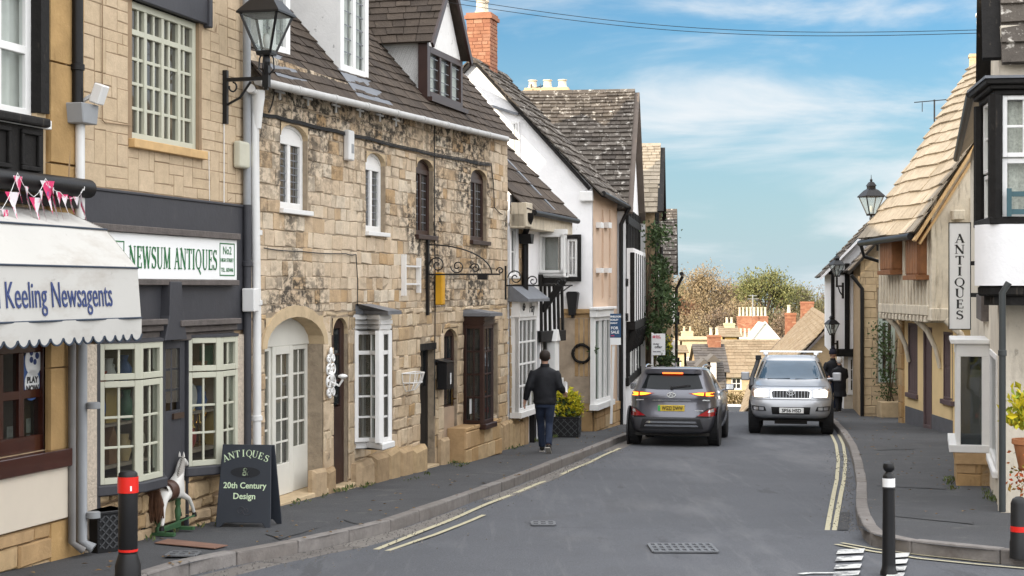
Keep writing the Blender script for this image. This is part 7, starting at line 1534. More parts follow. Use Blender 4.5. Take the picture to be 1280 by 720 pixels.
# ------------------------------------------------------------------ bollards
g_ = ground_at(160, 722, .12); o = thing('bollard', 'thick black bollard with a red reflective band on the left kerb', 'bollard', (g_.x, g_.y, g_.z), 0, 'street bollards')
MB().lathe((0,0,0), [(.105,-.05),(.105,.10),(.075,.20),(.078,.205),(.078,.70),(.082,.70),(.082,.825),(.078,.826),(.076,.85),(.06,.868),(.01,.875)], 28).build('post', m_plastic_black, o, smooth=40)
MB().lathe((0,0,0), [(.0845,.695),(.0845,.825)], 28).build('red_band', m_red, o, smooth=40); MB().lathe((0,0,0), [(.0795,.215),(.0795,.235)], 28).build('thin_red_band', m_red, o, smooth=40)
MB().box(-.002,.012,-.088,-.084,.715,.755).xf(Matrix.Rotation(.45,4,'Z')).build('white_mark', m_sign_white, o)
g_ = ground_at(1111, 719, 0); o = thing('bollard', 'slim black iron bollard with ball finial and white band', 'bollard', (g_.x, g_.y, g_.z), 0, 'street bollards')
MB().lathe((0,0,0), [(.075,-.05),(.075,.03),(.062,.06),(.058,.10),(.052,.75),(.056,.755),(.056,.765),(.052,.77),(.052,.865),(.044,.88),(.03,.895),(.028,.905),(.047,.925),(.051,.950),(.045,.978),(.025,.995),(.005,1.0)], 24).build('post', m_iron, o, smooth=35)
MB().lathe((0,0,0), [(.0545,.775),(.0545,.85)], 24).build('white_band', m_sign_white, o, smooth=40)
g_ = ground_at(1274, 691, .12); o = thing('bollard', 'short black bollard with a red band at the right edge', 'bollard', (g_.x, g_.y, g_.z), 0, 'street bollards')
MB().lathe((0,0,0), [(.085,-.05),(.085,.10),(.078,.12),(.075,.45),(.06,.49),(.03,.51),(.005,.515)], 20).build('post', m_plastic_black, o, smooth=40); MB().lathe((0,0,0), [(.0785,.195),(.0775,.245)], 20).build('red_band', m_red, o, smooth=40)
# ------------------------------------------------------------------ A-board
g_ = ground_at(309, 657, .12); ab = thing('a_board', 'black folding pavement board with pale green lettering', 'sign board', (g_.x, g_.y, g_.z), radians(-7), None)
wb, hb, ln = .29, .86, .15
def slab(sgn):
    mb = MB(); pr = [(-wb,.10),(-wb,hb),(wb-.02,hb),(wb,.10),(wb,0),(wb-.05,0),(wb-.09,.05),(-wb+.09,.05),(-wb+.05,0),(-wb,0)]
    mb.prism(pr, -.012, .012); return mb.xf(Matrix.Translation((0, sgn*ln, 0)) @ Matrix.Rotation(-sgn*atan2(-ln, hb)*-1, 4, 'X'))
tilt = atan2(ln, hb); Mf = Matrix.Translation((0,-ln,0)) @ Matrix.Rotation(-tilt, 4, 'X'); Mb = Matrix.Translation((0.03,ln+.03,0)) @ Matrix.Rotation(tilt+.02, 4, 'X')
pr = [(-wb,.10),(-wb+.03,hb),(wb-.03,hb),(wb,.10),(wb,0),(wb-.05,0),(wb-.09,.05),(-wb+.09,.05),(-wb+.05,0),(-wb,0)]
MB().prism(pr, -.012, .012).xf(Mf).build('front_panel', m_board, ab, bevel=.004); MB().prism(pr, -.012, .012).xf(Mb).build('rear_panel', m_board, ab, bevel=.004)
MB().lathe((0,-.014,.60), [(.001,-.001),(.001,0)], 4, axis='y')
ov_ = MB(); ov_.prism([(.16*cos(2*pi*i/28), .57+.055*sin(2*pi*i/28)) for i in range(28)], -.015, -.012); ov_.xf(Mf).build('oval', m_board_dark, ab)
word = 'ANTIQUES'; n_ = len(word); tx = MB()
for i, ch in enumerate(word):
    t = (i-(n_-1)/2)/(n_-1)*2; s_ = serif_mb(ch, .07, 1.05); s_.xf(Matrix.Translation((t*.205, -.0135, .685+.05*(1-t*t))) @ Matrix.Rotation(t*.42, 4, 'Y')); tx.add(s_.v, s_.f)
tx.xf(Mf).build('lettering', m_pale_green, ab)
for t_, s_, z in (('&', .12, .535), ('20th Century', .088, .405), ('Design', .088, .295)):
    t = text_mb(t_, s_, .0015, bold=.0012); wv = max(v[0] for v in t.v)-min(v[0] for v in t.v); c_ = min(1.0, .46/wv); t.v = [(x*c_, y, z_) for x, y, z_ in t.v]; t.xf(Mf @ Matrix.Translation((0, -.0135, z))).build('lettering', m_pale_green, ab)
fl = MB(); scroll(fl, (-.03,-.0135,.17), .05, 1.3, .004, 'xz'); scroll(fl, (.03,-.0135,.17), .05, 1.3, .004, 'xz', -1); fl.xf(Mf).build('flourish', m_grey_paint, ab)
# ------------------------------------------------------------------ rocking horse on its green stand
g_ = ground_at(207, 668, .12); rh = thing('rocking_horse', 'white wooden rocking horse with brown tail on a green stand', 'rocking horse', (g_.x, g_.y, g_.z), radians(-14)); rh.scale = (.92,.92,.92)
m_hw = mat('horse_white', (.62,.60,.56), rough=.45, var=.06, stains=[((.3,.29,.28), 9, (1,1,1), .62, .7, .5)]); m_hb = mat('horse_hair', (.10,.045,.022), rough=.8, var=.3, scale=14); m_gs = mat('green_stand', (.045,.115,.05), rough=.55, var=.2, stains=[((.12,.13,.08), 10, (1,1,1), .62, .7, .6)])
J_ = [(0,0,.46,.085),(0,.14,.455,.09),(0,-.12,.47,.098),(0,.26,.48,.085),(0,.33,.60,.06),(0,.37,.71,.048),(0,.41,.77,.042),(0,.48,.73,.032),(0,.53,.70,.026),
      (-.06,-.16,.40,.05),(-.09,-.27,.29,.03),(-.10,-.30,.20,.022),(-.10,-.33,.13,.022),(.06,-.16,.40,.05),(.09,-.25,.29,.03),(.10,-.26,.20,.022),(.10,-.29,.13,.022),
      (-.05,.28,.40,.042),(-.08,.41,.34,.027),(-.09,.48,.24,.02),(-.09,.52,.17,.02),(.05,.28,.40,.042),(.08,.41,.34,.027),(.09,.48,.24,.02),(.09,.52,.17,.02)]
E_ = [(0,1),(0,2),(1,3),(3,4),(4,5),(5,6),(6,7),(7,8),(2,9),(9,10),(10,11),(11,12),(2,13),(13,14),(14,15),(15,16),(3,17),(17,18),(18,19),(19,20),(3,21),(21,22),(22,23),(23,24)]
skin('body', J_, E_, m_hw, rh)
er = MB(); er.lathe((-.025,.395,.80), [(.015,0),(.012,.03),(.001,.06)], 6); er.lathe((.025,.395,.80), [(.015,0),(.012,.03),(.001,.06)], 6); er.build('ears', m_hw, rh)
tl = MB()
for k in range(40): a = R(-1,1); tl.tube([(a*.02,-.20,.52),(a*.06,-.28,.50),(a*.105+R(-.01,.01),-.30+R(-.02,.02),.36),(a*.10+R(-.02,.02),-.28+R(-.02,.02),R(.16,.22))], [.012,.018,.018,.006], 5)
tl.build('tail', m_hb, rh, smooth=60); mn = MB()
for k in range(10): t = k/9; c_ = Vector((0,.27+.13*t,.60+.2*t)); mn.tube([c_, c_+Vector((.03,-.03,-.01)), c_+Vector((.05,-.02,-.09))], [.014,.016,.005], 5)
mn.build('mane', mat('mane_grey', (.45,.42,.38), rough=.8, var=.2), rh, smooth=60)
sd_ = MB(); sd_.add([], []); 
for y0, y1, r_ in ((-.02,.13,.104),): sd_.lathe((0,0,.465), [(r_,y0),(r_+.012,y0+.02),(r_+.006,(y0+y1)/2),(r_+.014,y1-.02),(r_,y1)], 18, axis='y')
sd_.build('saddle', mat('saddle_leather', (.075,.035,.022), rough=.45), rh, smooth=50)
hf = MB()
for x, y, z in ((-.10,-.335,.115),(.10,-.295,.115),(-.09,.525,.155),(.09,.525,.155)): hf.lathe((x,y,z-.03), [(.03,0),(.024,.045)], 10)
hf.build('hooves', m_black, rh); sn = MB()
for y in (-.17,.30):
    sn.lathe((0,y,0), [(.035,.05),(.035,.09),(.022,.11),(.03,.15),(.036,.22),(.024,.27),(.034,.29),(.03,.33),(.036,.345),(.036,.36)], 12); sn.bar((-.19,y,.03),(.19,y,.03),.06,.035)
sn.bar((0,-.17,.065),(0,.30,.065),.07,.045); sn.bar((-.10,-.29,.11),(-.10,.53,.14),.015); sn.bar((.10,-.28,.11),(.10,.53,.14),.015); sn.bar((0,-.2,.365),(0,.33,.365),.05,.03); sn.build('stand', m_gs, rh, smooth=40)
# ------------------------------------------------------------------ planters
def lattice_box(label, loc, rz, w, d, h, name='planter'):
    o = thing(name, label, 'planter', loc, rz); mb = MB(); mb.box(-w/2,w/2,-d/2,d/2,0,h); mb.box(-w/2-.015,w/2+.015,-d/2-.015,d/2+.015,h-.03,h); o2 = mb.build('box', m_iron, o, bevel=.006)
    lt = MB(); n = 4
    for k in range(-n, n+1):
        for s_ in (1, -1):
            x0 = k*w/n/1.0; pts_ = []
            for t in (0, 1): pts_.append((x0+s_*(h-.08)*(t-.5), .04+(h-.08)*t))
            (xa, za), (xb, zb2) = pts_
            def cl(xa, za, xb, zb2, lim):
                if xa == xb: return None
                f = lambda x: za+(zb2-za)*(x-xa)/(xb-xa); lo, hi = max(-lim, min(xa, xb)), min(lim, max(xa, xb)); return None if lo >= hi else ((lo, f(lo)), (hi, f(hi)))
            c_ = cl(xa, za, xb, zb2, w/2-.02)
            if c_: lt.bar((c_[0][0],-d/2-.006,c_[0][1]),(c_[1][0],-d/2-.006,c_[1][1]),.012,.01,up=(0,1,0))
            c_ = cl(xa, za, xb, zb2, d/2-.02)
            if c_: lt.bar((w/2+.006,c_[0][0],c_[0][1]),(w/2+.006,c_[1][0],c_[1][1]),.012,.01,up=(1,0,0))
    lt.build('lattice', mat('lattice_grey', (.06,.062,.065), rough=.5), o2); return o
g_ = ground_at(126, 690, .12); lattice_box('black lattice planter box at the corner of the antiques shop', (g_.x, g_.y+.1, g_.z), A1.rz()-pi/2+1.05, .31, .31, .38)
g_ = ground_at(707, 546, .12); o = lattice_box('black lattice planter of yellow flowers beside the walking man', (g_.x, g_.y, g_.z), -.15, .56, .48, .42)
fl = MB(); pts = []
for k in range(34): c_ = (R(-.34,.3), R(-.24,.24), .42+R(0,.5)*(1-.25*random.random())); pts += [(c_[0]+random.gauss(0,.05), c_[1]+random.gauss(0,.05), c_[2]+random.gauss(0,.05)) for _ in range(40)]
leaves(fl, pts, .085, up=.6); fl.build('flowers', m_leaf_yellow, o, fix=False); fl = MB(); leaves(fl, [(R(-.28,.28), R(-.2,.2), R(.38,.75)) for _ in range(350)], .10); fl.build('leaves', m_leaf_dark, o, fix=False)
# ------------------------------------------------------------------ estate agents' boards
def board(label, px0, px1, yt, yb, Y, parts, post, rz=0, tilt=0):
    w, h = (px1-px0)/FP*Y, (yb-yt)/FP*Y; o = thing('estate_board', label, 'sign', ray((px0+px1)/2, yb, Y), rz); MB().box(-w/2,w/2,-.015,.015,0,h).build('board', post[0], o)
    for (x0, x1, z0, z1, m) in parts: MB().box(-w/2+w*x0,-w/2+w*x1,-.019,-.0155,h*z0,h*z1).build('panel', m, o)
    (pa, pb_) = post[1]; a = ray(*pa, Y)-o.location; b = ray(*pb_, Y)-o.location; MB().bar((a.x, .04, a.z), (b.x, .04, b.z), .055).build('post', m_white, o); return o, w, h
m_blue = mat('sign_blue', (.02,.07,.16), rough=.5, var=.05); m_sred = mat('sign_red', (.62,.04,.10), rough=.5, var=0)
def words(o, lines, m):
    for t_, s_, x, z in lines:
        t = text_mb(t_, s_, .001, align='LEFT', bold=.002); t.xf(Matrix.Translation((x, -.021, z))).build('lettering', m, o)
o, w, h = board('blue and white estate agent board leaning on a white post by the pale shop window', 762.5, 776, 392, 431, 35.0, [(0,1,.23,1,m_blue)], (m_sign_white, ((767,432),(764,530))))
words(o, [('SHELDON',.052,-.115,.60),('BOSLEY',.052,-.115,.53),('KNIGHT',.042,-.115,.46),('FOR',.085,-.1,.34),('SALE',.085,-.1,.25)], m_sign_white); words(o, [('01386',.03,-.1,.19)], m_sred)
o, w, h = board('white under offer board with red emblem fixed to the far left houses', 814.5, 831.5, 417, 444, 41.0, [], (m_sign_white, ((815.5,416),(815.5,522))))
mb = MB()
for i in range(2):
    for k in range(2): mb.box(-.15+.035*i,-.122+.035*i,-.02,-.0155,.44+.035*k,.468+.035*k)
mb.build('emblem', m_sred, o); words(o, [('Smart',.045,-.07,.48),('Homes',.045,-.07,.435)], m_sred); words(o, [('Under',.06,-.14,.27),('offer',.10,-.10,.18),('01242 603601',.035,-.14,.08)], m_grey_paint)
# ------------------------------------------------------------------ people
m_skin = mat('skin', (.52,.30,.21), rough=.55, var=.06, scale=9); m_jacket = mat('black_jacket', (.009,.010,.014), rough=.75, var=.2, scale=9, bump=.35, bscale=9); m_jeans = mat('dark_jeans', (.02,.032,.065), rough=.85, var=.3, scale=7, bump=.3, bscale=12); m_shoe = mat('black_shoe', (.014,.013,.012), rough=.4); m_sole = mat('pale_sole', (.5,.47,.42), rough=.7); m_hair = mat('dark_hair', (.028,.018,.013), rough=.7, var=.3, scale=20)
def hand(J, E, wi, w, d, s=1):
    """palm, four unequal fingers and a thumb grown from the wrist joint wi; d = pointing direction, s = thumb side"""
    d = Vector(d).normalized(); side = Vector((0,1,0)) if abs(d.y) < .8 else Vector((1,0,0)); side = (side-d*side.dot(d)).normalized()*s; nrm = d.cross(side)
    w = Vector(w); p = w+d*.075; J.append((*p, .030)); pi_ = len(J)-1; E.append((wi, pi_))
    for k, (o_, L_) in enumerate(((.030,.068),(.010,.078),(-.010,.072),(-.029,.055))):
        b = p+side*o_+d*.012; q = b+d*L_*.55+nrm*.010; r = q+d*L_*.4+nrm*.026; i = len(J); J += [(*b,.0105),(*q,.0095),(*r,.008)]; E += [(pi_,i),(i,i+1),(i+1,i+2)]
    b = w+d*.03+side*.032; q = b+d*.035+side*.022; i = len(J); J += [(*b,.0125),(*q,.0105)]; E += [(wi,i),(i,i+1)]
def person(label, loc, rz, s, pose, coat, legs, hairm, long_coat=False, group=None, hat=None, lw=1):
    o = thing('person', label, 'person', loc, rz, group); P_ = pose
    J = [(0,0,.95,.13),(0,.01,1.12,.125),(0,.02,1.28,.125),(0,.02,1.38,.085),(0,.03,1.50,.052),(0,.045,1.56,.055),(0,.05,1.645,.088),(0,.045,1.70,.08)]
    E = [(0,1),(1,2),(2,3),(3,4),(4,5),(5,6),(6,7)]
    idx = {}
    for sd, k in ((-1,'L'),(1,'R')):
        sh = (sd*.15,.02,1.37); i = len(J); J += [(*sh,.040),(*P_['elb'+k],.042),(*P_['wri'+k],.031)]; E += [(3,i),(i,i+1),(i+1,i+2)]; hand(J, E, i+2, P_['wri'+k], Vector(P_['wri'+k])-Vector(P_['elb'+k]), 1)
        i = len(J); J += [(sd*.095,0,.88,.092),(*P_['kne'+k],.062),(*P_['ank'+k],.042),(*P_['toe'+k],.032)]; E += [(0,i),(i,i+1),(i+1,i+2),(i+2,i+3)]
    b = skin('body', J, E, m_skin, o)
    fc = MB(); fc.ball((0,.132,1.63), .016, 8, 6, sc=(.8,1.1,1.3))
    for sd in (-1,1): fc.ball((sd*.086,.045,1.635), .024, 8, 6, sc=(.45,.7,1.2))
    fc.build('ears_and_nose', m_skin, o, smooth=60)
    ey = MB()
    for sd in (-1,1): ey.ball((sd*.032,.122,1.655), .012, 8, 6)
    ey.build('eyes', m_black, o, smooth=60); MB().ball((0,.122,1.59), .022, 8, 6, sc=(1.1,.5,.35)).build('mouth', mat('lips', (.35,.14,.11), var=0), o, smooth=60)
    def cloth(mb, name, m, amp, vox=.02):
        """garment: rough volumes fused into one skin and given folds"""
        g = mb.build(name, m, o, fix=True); rm = g.modifiers.new('fuse', 'REMESH'); rm.mode = 'VOXEL'; rm.voxel_size = vox; sm = g.modifiers.new('smooth', 'SMOOTH'); sm.factor = .5; sm.iterations = 4; baked(g)
        nn = [v.normal.copy() for v in g.data.vertices]
        for v, n_ in zip(g.data.vertices, nn): c_ = v.co; v.co += n_*amp*(noise.noise(Vector((c_.x*9, c_.y*9, c_.z*5)))+.6*sin(c_.z*34+noise.noise(c_*6)*5)*noise.noise(c_*4+Vector((3,0,0))))
        g.data.materials.clear(); g.data.materials.append(m); g.data.polygons.foreach_set('use_smooth', [True]*len(g.data.polygons)); return g
    def loft(mb, rings, n=20):
        vs = [(rx*cos(2*pi*k/n), cy+ry*sin(2*pi*k/n), z) for z, rx, ry, cy in rings for k in range(n)]; fs = [(i*n+k, i*n+(k+1)%n, (i+1)*n+(k+1)%n, (i+1)*n+k) for i in range(len(rings)-1) for k in range(n)]
        return mb.add(vs, fs+[tuple(range(n))[::-1], tuple(range(len(vs)-n, len(vs)))])
    jk = MB(); w_ = lw
    loft(jk, ([(.50,.20*w_,.17,0)] if long_coat else [])+[(.83 if not long_coat else .7,.168*w_,.140,0),(.87,.180*w_,.150,0),(.93,.178*w_,.150,0),(1.05,.182*w_,.152,.005),(1.20,.190*w_,.152,.01),(1.33,.205*w_,.148,.02),(1.41,.185*w_,.125,.025),(1.47,.09,.085,.03),(1.50,.07,.072,.035)])
    for sd, k in ((-1,'L'),(1,'R')):
        e_, wr_ = Vector(P_['elb'+k]), Vector(P_['wri'+k]); s0 = Vector((sd*.145*w_,.02,1.378)); jk.tube([s0, s0.lerp(e_,.35)+Vector((sd*.012,0,0)), s0.lerp(e_,.7), e_, e_.lerp(wr_,.5), e_.lerp(wr_,.97)], [.098,.088,.076,.068,.060,.050], 12)
    cloth(jk, 'coat' if long_coat else 'jacket', coat, .010)
    MB().lathe((0,.03,1.46), [(.075,.0),(.082,.03),(.074,.075),(.066,.075)], 16).build('collar', coat, o, smooth=60)
    tr_ = MB(); loft(tr_, [(.78,.165,.125,0),(.86,.17,.132,0),(.95,.155,.125,0)])
    for sd, k in ((-1,'L'),(1,'R')):
        kn, an = Vector(P_['kne'+k]), Vector(P_['ank'+k]); h0 = Vector((sd*.088,0,.86)); tr_.tube([h0, h0.lerp(kn,.5), kn, kn.lerp(an,.5), an+Vector((0,0,-.01))], [.096,.088,.072,.066,.062], 12)
    cloth(tr_, 'trousers', legs, .007)
    for sd, k in ((-1,'L'),(1,'R')):
        an, to = Vector(P_['ank'+k]), Vector(P_['toe'+k]); d_ = (to-an); heel = an-Vector((d_.x,d_.y,0)).normalized()*.05+Vector((0,0,-.045 if d_.z > -.06 else -.02))
        sh = skin('shoe', [(*heel,.042),(*an.lerp(to,.35),.05),(*(to+(to-an).normalized()*.05),.036)], [(0,1),(1,2)], m_shoe, o)
        sl_ = MB(); up = Vector((0,0,1)); dn = (d_.cross(Vector((1,0,0)))).normalized(); dn = -dn if dn.z > 0 else dn
        a_, b_ = heel+dn*.042, to+(to-an).normalized()*.06+dn*.034; sl_.bar(a_, b_, .085, .016, up=-dn); sl_.build('sole', m_sole, sh)
    if hat is None:
        hm = MB(); hm.ball((0,.035,1.672), .104, 16, 10, sc=(.93,1.0,1.03)); hm.v = [(x, min(y, .10) if z > 1.66 else min(y, .045), max(z, 1.565)) for x, y, z in hm.v]; hm.build('hair', hairm, o, smooth=60)
    else:
        hm = MB(); hm.ball((0,.04,1.70), .115, 16, 10, sc=(1,1.05,.95)); hm.v = [(x, y, max(z, 1.655)) for x, y, z in hm.v]; hm.lathe((0,.04,1.65), [(.108,0),(.116,.01),(.116,.05),(.108,.055)], 18); hm.ball((0,.04,1.84), .05, 10, 8); hm.build('knit_hat', hat, o, smooth=60)
    o.scale = (s,s,s); return o
walk = dict(elbL=(-.27,-.06,1.15),wriL=(-.34,.02,.90),elbR=(.265,-.05,1.15),wriR=(.31,.17,1.04),kneL=(-.085,.18,.50),ankL=(-.07,.24,.085),toeL=(-.075,.37,.035),kneR=(.075,.03,.49),ankR=(.085,-.22,.165),toeR=(.095,-.12,.045))
g_ = ground_at(681, 566.5, .12)
pm_ = person('man in a black jacket and dark jeans walking away along the left pavement', (g_.x, g_.y+.1, g_.z), -.12, 1.0, walk, m_jacket, m_jeans, m_hair, lw=1.12)
o = thing('paper', 'crumpled white paper held in the walking man\'s right hand', 'paper', (g_.x+.36, g_.y+.40, g_.z+1.09), .3); MB().add([(-.05,-.02,-.09),(.05,0,-.08),(.055,.03,.10),(0,-.02,.13),(-.045,.02,.09),(.01,.03,0)], [(0,1,5),(1,2,5),(2,3,5),(3,4,5),(4,0,5)]).build('sheet', m_sign_white, o, fix=False)
stand = dict(elbL=(-.27,.02,1.14),wriL=(-.22,.20,1.0),elbR=(.27,.02,1.14),wriR=(.2,.2,1.0),kneL=(-.09,.05,.49),ankL=(-.09,.0,.085),toeL=(-.10,.13,.035),kneR=(.09,.10,.5),ankR=(.09,.14,.085),toeR=(.1,.27,.035))
g_ = ray(1040.5, 513, 44.2); zg = gz(44.2)+.12
person('person in a dark coat and bobble hat behind the silver car', (g_.x, 44.2, zg), pi+.2, .95, stand, m_jacket, m_jeans, m_hair, hat=mat('navy_knit', (.02,.02,.035), rough=.95, var=.3, scale=40))
g_ = ray(1050, 513, 43.6); person('smaller person in a long black coat with pale hair beside the bobble hat', (g_.x, 43.6, gz(43.6)+.12), .4, .83, stand, m_jacket, m_jacket, mat('white_hair', (.55,.53,.5), rough=.8), long_coat=True, lw=1.25)
# ------------------------------------------------------------------ cars
def ring(y0, y1, w, n=5.0, M=44, taper=0, yw=None):
    """rounded-rectangle plan outline; taper narrows the far end"""
    yc, hy = (y0+y1)/2, (y1-y0)/2; out = []
    for k in range(M):
        a = 2*pi*(k+.5)/M; c, s = cos(a), sin(a); x = w*math.copysign(abs(c)**(2/n), c); y = hy*math.copysign(abs(s)**(2/n), s); x *= 1-taper*max(0, y/hy)**2; out.append((x, yc+y))
    return out
def car_shell(rings, m, parent, arches, ar=.37, aw=.3):
    mb = MB(); M = len(rings[0][1])
    vs = [(x, y, z) for z, r in rings for x, y in r]; fs = []
    for i in range(len(rings)-1):
        for k in range(M): fs.append((i*M+k, i*M+(k+1) % M, (i+1)*M+(k+1) % M, (i+1)*M+k))
    top = len(vs)-M; zc, r = rings[-1]; cy = sum(p[1] for p in r)/M
    for f in (.8, .5, .2):
        o = len(vs); vs += [(x*f, cy+(y-cy)*f, zc+.012*(1-f*f)) for x, y in r]
        for k in range(M): fs.append((top+k, top+(k+1) % M, o+(k+1) % M, o+k))
        top = o
    fs.append(tuple(range(top, top+M))); fs.append(tuple(range(M))[::-1]); mb.add(vs, fs)
    o = mb.build('body', m, parent, smooth=38)
    s = o.modifiers.new('sub', 'SUBSURF'); s.levels = 1; s.render_levels = 1
    cut = MB()
    for (y, sgn) in [(y, sg) for y in arches for sg in (-1, 1)]: cut.lathe((0, y, arches_z), [(ar, sgn*.55), (ar, sgn*1.3)] if sgn > 0 else [(ar, -1.3), (ar, -.55)], 28, axis='x')
    c = cut.build('cutter', m, parent); b = o.modifiers.new('cut', 'BOOLEAN'); b.object = c; b.operation = 'DIFFERENCE'; b.solver = 'EXACT'
    baked(o); bpy.data.objects.remove(c); o.data.polygons.foreach_set('use_smooth', [True]*len(o.data.polygons)); o.data.set_sharp_from_angle(angle=radians(35))
    return o, BVHTree.FromPolygons([v.co for v in o.data.vertices], [tuple(p.vertices) for p in o.data.polygons])
def patch(bvh, outline, d, off=.006, name='panel', m=None, parent=None, res=.035, from_=-3, th=.02, smooth=50):
    """a shaped panel laid on the body: outline in the plane facing direction d ('+y' seen from behind/front, '-x' seen from the right side)"""
    bm = bmesh.new(); vs = [bm.verts.new((a, 0, b)) for a, b in outline]; f = bm.faces.new(vs)
    xs = [p[0] for p in outline]; zs = [p[1] for p in outline]
    def cuts(lo, hi, ax):
        n = int((hi-lo)/res)
        for i in range(1, n):
            t = lo+(hi-lo)*i/n; co_ = (t,0,0) if ax == 0 else (0,0,t); no = (1,0,0) if ax == 0 else (0,0,1)
            bmesh.ops.bisect_plane(bm, geom=bm.verts[:]+bm.edges[:]+bm.faces[:], plane_co=co_, plane_no=no)
    cuts(min(xs), max(xs), 0); cuts(min(zs), max(zs), 2)
    bm.verts.ensure_lookup_table(); ok = {}; last = None
    for v in bm.verts:
        a, b = v.co.x, v.co.z
        if d == '+y': h = bvh.ray_cast(Vector((a, from_, b)), Vector((0,1,0)))
        elif d == '-x': h = bvh.ray_cast(Vector((3, a, b)), Vector((-1,0,0)))
        else: h = bvh.ray_cast(Vector((-3, a, b)), Vector((1,0,0)))
        ok[v] = h[0]
    hits = [v for v in bm.verts if ok[v] is not None]
    for v in bm.verts:
        p = ok[v]
        if p is None: p = ok[min(hits, key=lambda q: (q.co-v.co).length)]
        ok[v] = p.copy()
    ov = Vector((0,-1,0)) if d == '+y' else Vector((1,0,0)) if d == '-x' else Vector((-1,0,0))
    for v in bm.verts: v.co = ok[v]+ov*off
    if th:
        r = bmesh.ops.extrude_face_region(bm, geom=bm.faces[:]); nv = [e for e in r['geom'] if isinstance(e, bmesh.types.BMVert)]
        for v in nv: v.co -= ov*th
    bmesh.ops.recalc_face_normals(bm, faces=bm.faces); me = bpy.data.meshes.new(name); bm.to_mesh(me); bm.free(); me.materials.append(m)
    me.polygons.foreach_set('use_smooth', [True]*len(me.polygons)); me.set_sharp_from_angle(angle=radians(smooth)); o = bpy.data.objects.new(name, me); C.objects.link(o); o.parent = parent; return o
def wheel(parent, x, y, r, w, rim, sgn):
    t = MB().lathe((0,0,0), [(r*.66,-w/2),(r*.90,-w/2),(r*.985,-w*.40),(r,-w*.25),(r,w*.25),(r*.985,w*.40),(r*.90,w/2),(r*.66,w/2)], 36, axis='x'); t.v = [(a+x, b+y, c+r) for a, b, c in t.v]
    for k in range(40): a = 2*pi*k/40; t.bar((x-w*.40,y+r*cos(a),r+r*sin(a)),(x+w*.40,y+r*cos(a+.06),r+r*sin(a+.06)),.012,.016,up=(1,0,0))
    o = t.build('wheel', m_tyre, parent, smooth=40); q = MB().lathe((x+sgn*w*.30,y,r), [(r*.66,-.02),(r*.66,.03),(r*.60,.035),(r*.55,.01)], 30, axis='x')
    for k in range(5): a = 2*pi*k/5; q.bar((x+sgn*w*.36,y,r),(x+sgn*w*.38,y+r*.6*cos(a),r+r*.6*sin(a)),.06,.03,up=(1,0,0))
    q.build('rim', rim, o, smooth=40); return o
m_tyre = mat('tyre_rubber', (.018,.018,.019), rough=.85, var=.2, scale=12); m_rim = mat('alloy_rim', (.35,.35,.36), rough=.35, metal=.8, var=.1); m_trim = mat('black_trim', (.02,.02,.022), rough=.55, var=.1)
m_grey_car = mat('grey_car_paint', (.125,.126,.148), rough=.28, metal=.55, var=.03, coat=.8); m_silver = mat('silver_car_paint', (.40,.41,.43), rough=.32, metal=.35, var=.03, coat=.6)
m_carglass = mat('car_glass', (.010,.012,.014), rough=.03, var=0, spec=.22); m_chrome = mat('chrome', (.75,.76,.78), rough=.12, metal=1, var=0); m_lens_red = mat('red_lens', (.30,.008,.012), rough=.12, var=0, coat=.6); m_lens_clear = mat('clear_lens', (.55,.56,.58), rough=.08, var=0, metal=.4, coat=.6)
m_lit_red = mat('lit_brake_lamp', (1,.10,.015), emit=2.0, var=0); m_lit_orange = mat('lit_tail_lamp', (1,.30,.02), emit=1.7, var=0); m_headlit = mat('lit_headlamp', (1,.86,.62), emit=1.3, var=0); m_plate_y = mat('yellow_plate', (.74,.52,.05), rough=.4, var=.02); m_plate_w = mat('white_plate', (.80,.80,.78), rough=.4, var=.02); m_plate_g = mat('green_flash', (.05,.42,.12), rough=.4, var=0); m_under = mat('underbody', (.03,.028,.026), rough=.9)
def plate(parent, bvh, x, z, txt, m, front, green=False, y=None, w=.52):
    if y is None: h = bvh.ray_cast(Vector((x,-3,z)), Vector((0,1,0))); y = h[0].y-.022
    o = MB().box(x-w/2,x+w/2,y-.006,y+.03,z-.058,z+.058).build('number_plate', m, parent, bevel=.004)
    if green: MB().box(x-w/2+.002,x-w/2+.05,y-.008,y-.0062,z-.054,z+.054).build('green_flash', m_plate_g, o)
    t = text_mb(txt, .105, .001, bold=.003); wv = max(v[0] for v in t.v)-min(v[0] for v in t.v); c = (w-.11)/wv; t.v = [(a*c, b, d) for a, b, d in t.v]; t.xf(Matrix.Translation((x+(.025 if green else 0), y-.008, z-.037))).build('lettering', m_black_letter, o); return o
mir = lambda pts: [(-a, b) for a, b in pts][::-1]
# grey crossover seen from behind, brake lights on
g_ = ground_at(838, 561); kc = thing('parked_car', 'grey crossover car braking ahead, seen from behind', 'car', (xat(838.5,31.0), 31.0, gz(31.0)), -atan2(.20,1)); kc.name = 'car'
kc.rotation_euler = (-.033, 0, -atan2(.20, 1))
arches_z = .33
Kr = [(.20,ring(.28,3.95,.74)),(.27,ring(.08,4.08,.85)),(.40,ring(.01,4.15,.885)),(.55,ring(-.01,4.17,.90)),(.62,ring(.02,4.17,.90)),(.74,ring(.06,4.16,.895)),(.84,ring(.085,4.14,.895)),(.92,ring(.075,4.0,.89)),(.99,ring(.075,3.5,.875)),(1.05,ring(.11,3.05,.85)),(1.11,ring(.16,2.9,.80)),(1.25,ring(.27,2.55,.745)),(1.38,ring(.38,2.2,.685)),(1.455,ring(.40,1.95,.645)),(1.50,ring(.36,1.75,.61)),(1.53,ring(.42,1.6,.55))]
kb, bv = car_shell(Kr, m_grey_car, kc, (.72, 3.28), .37)
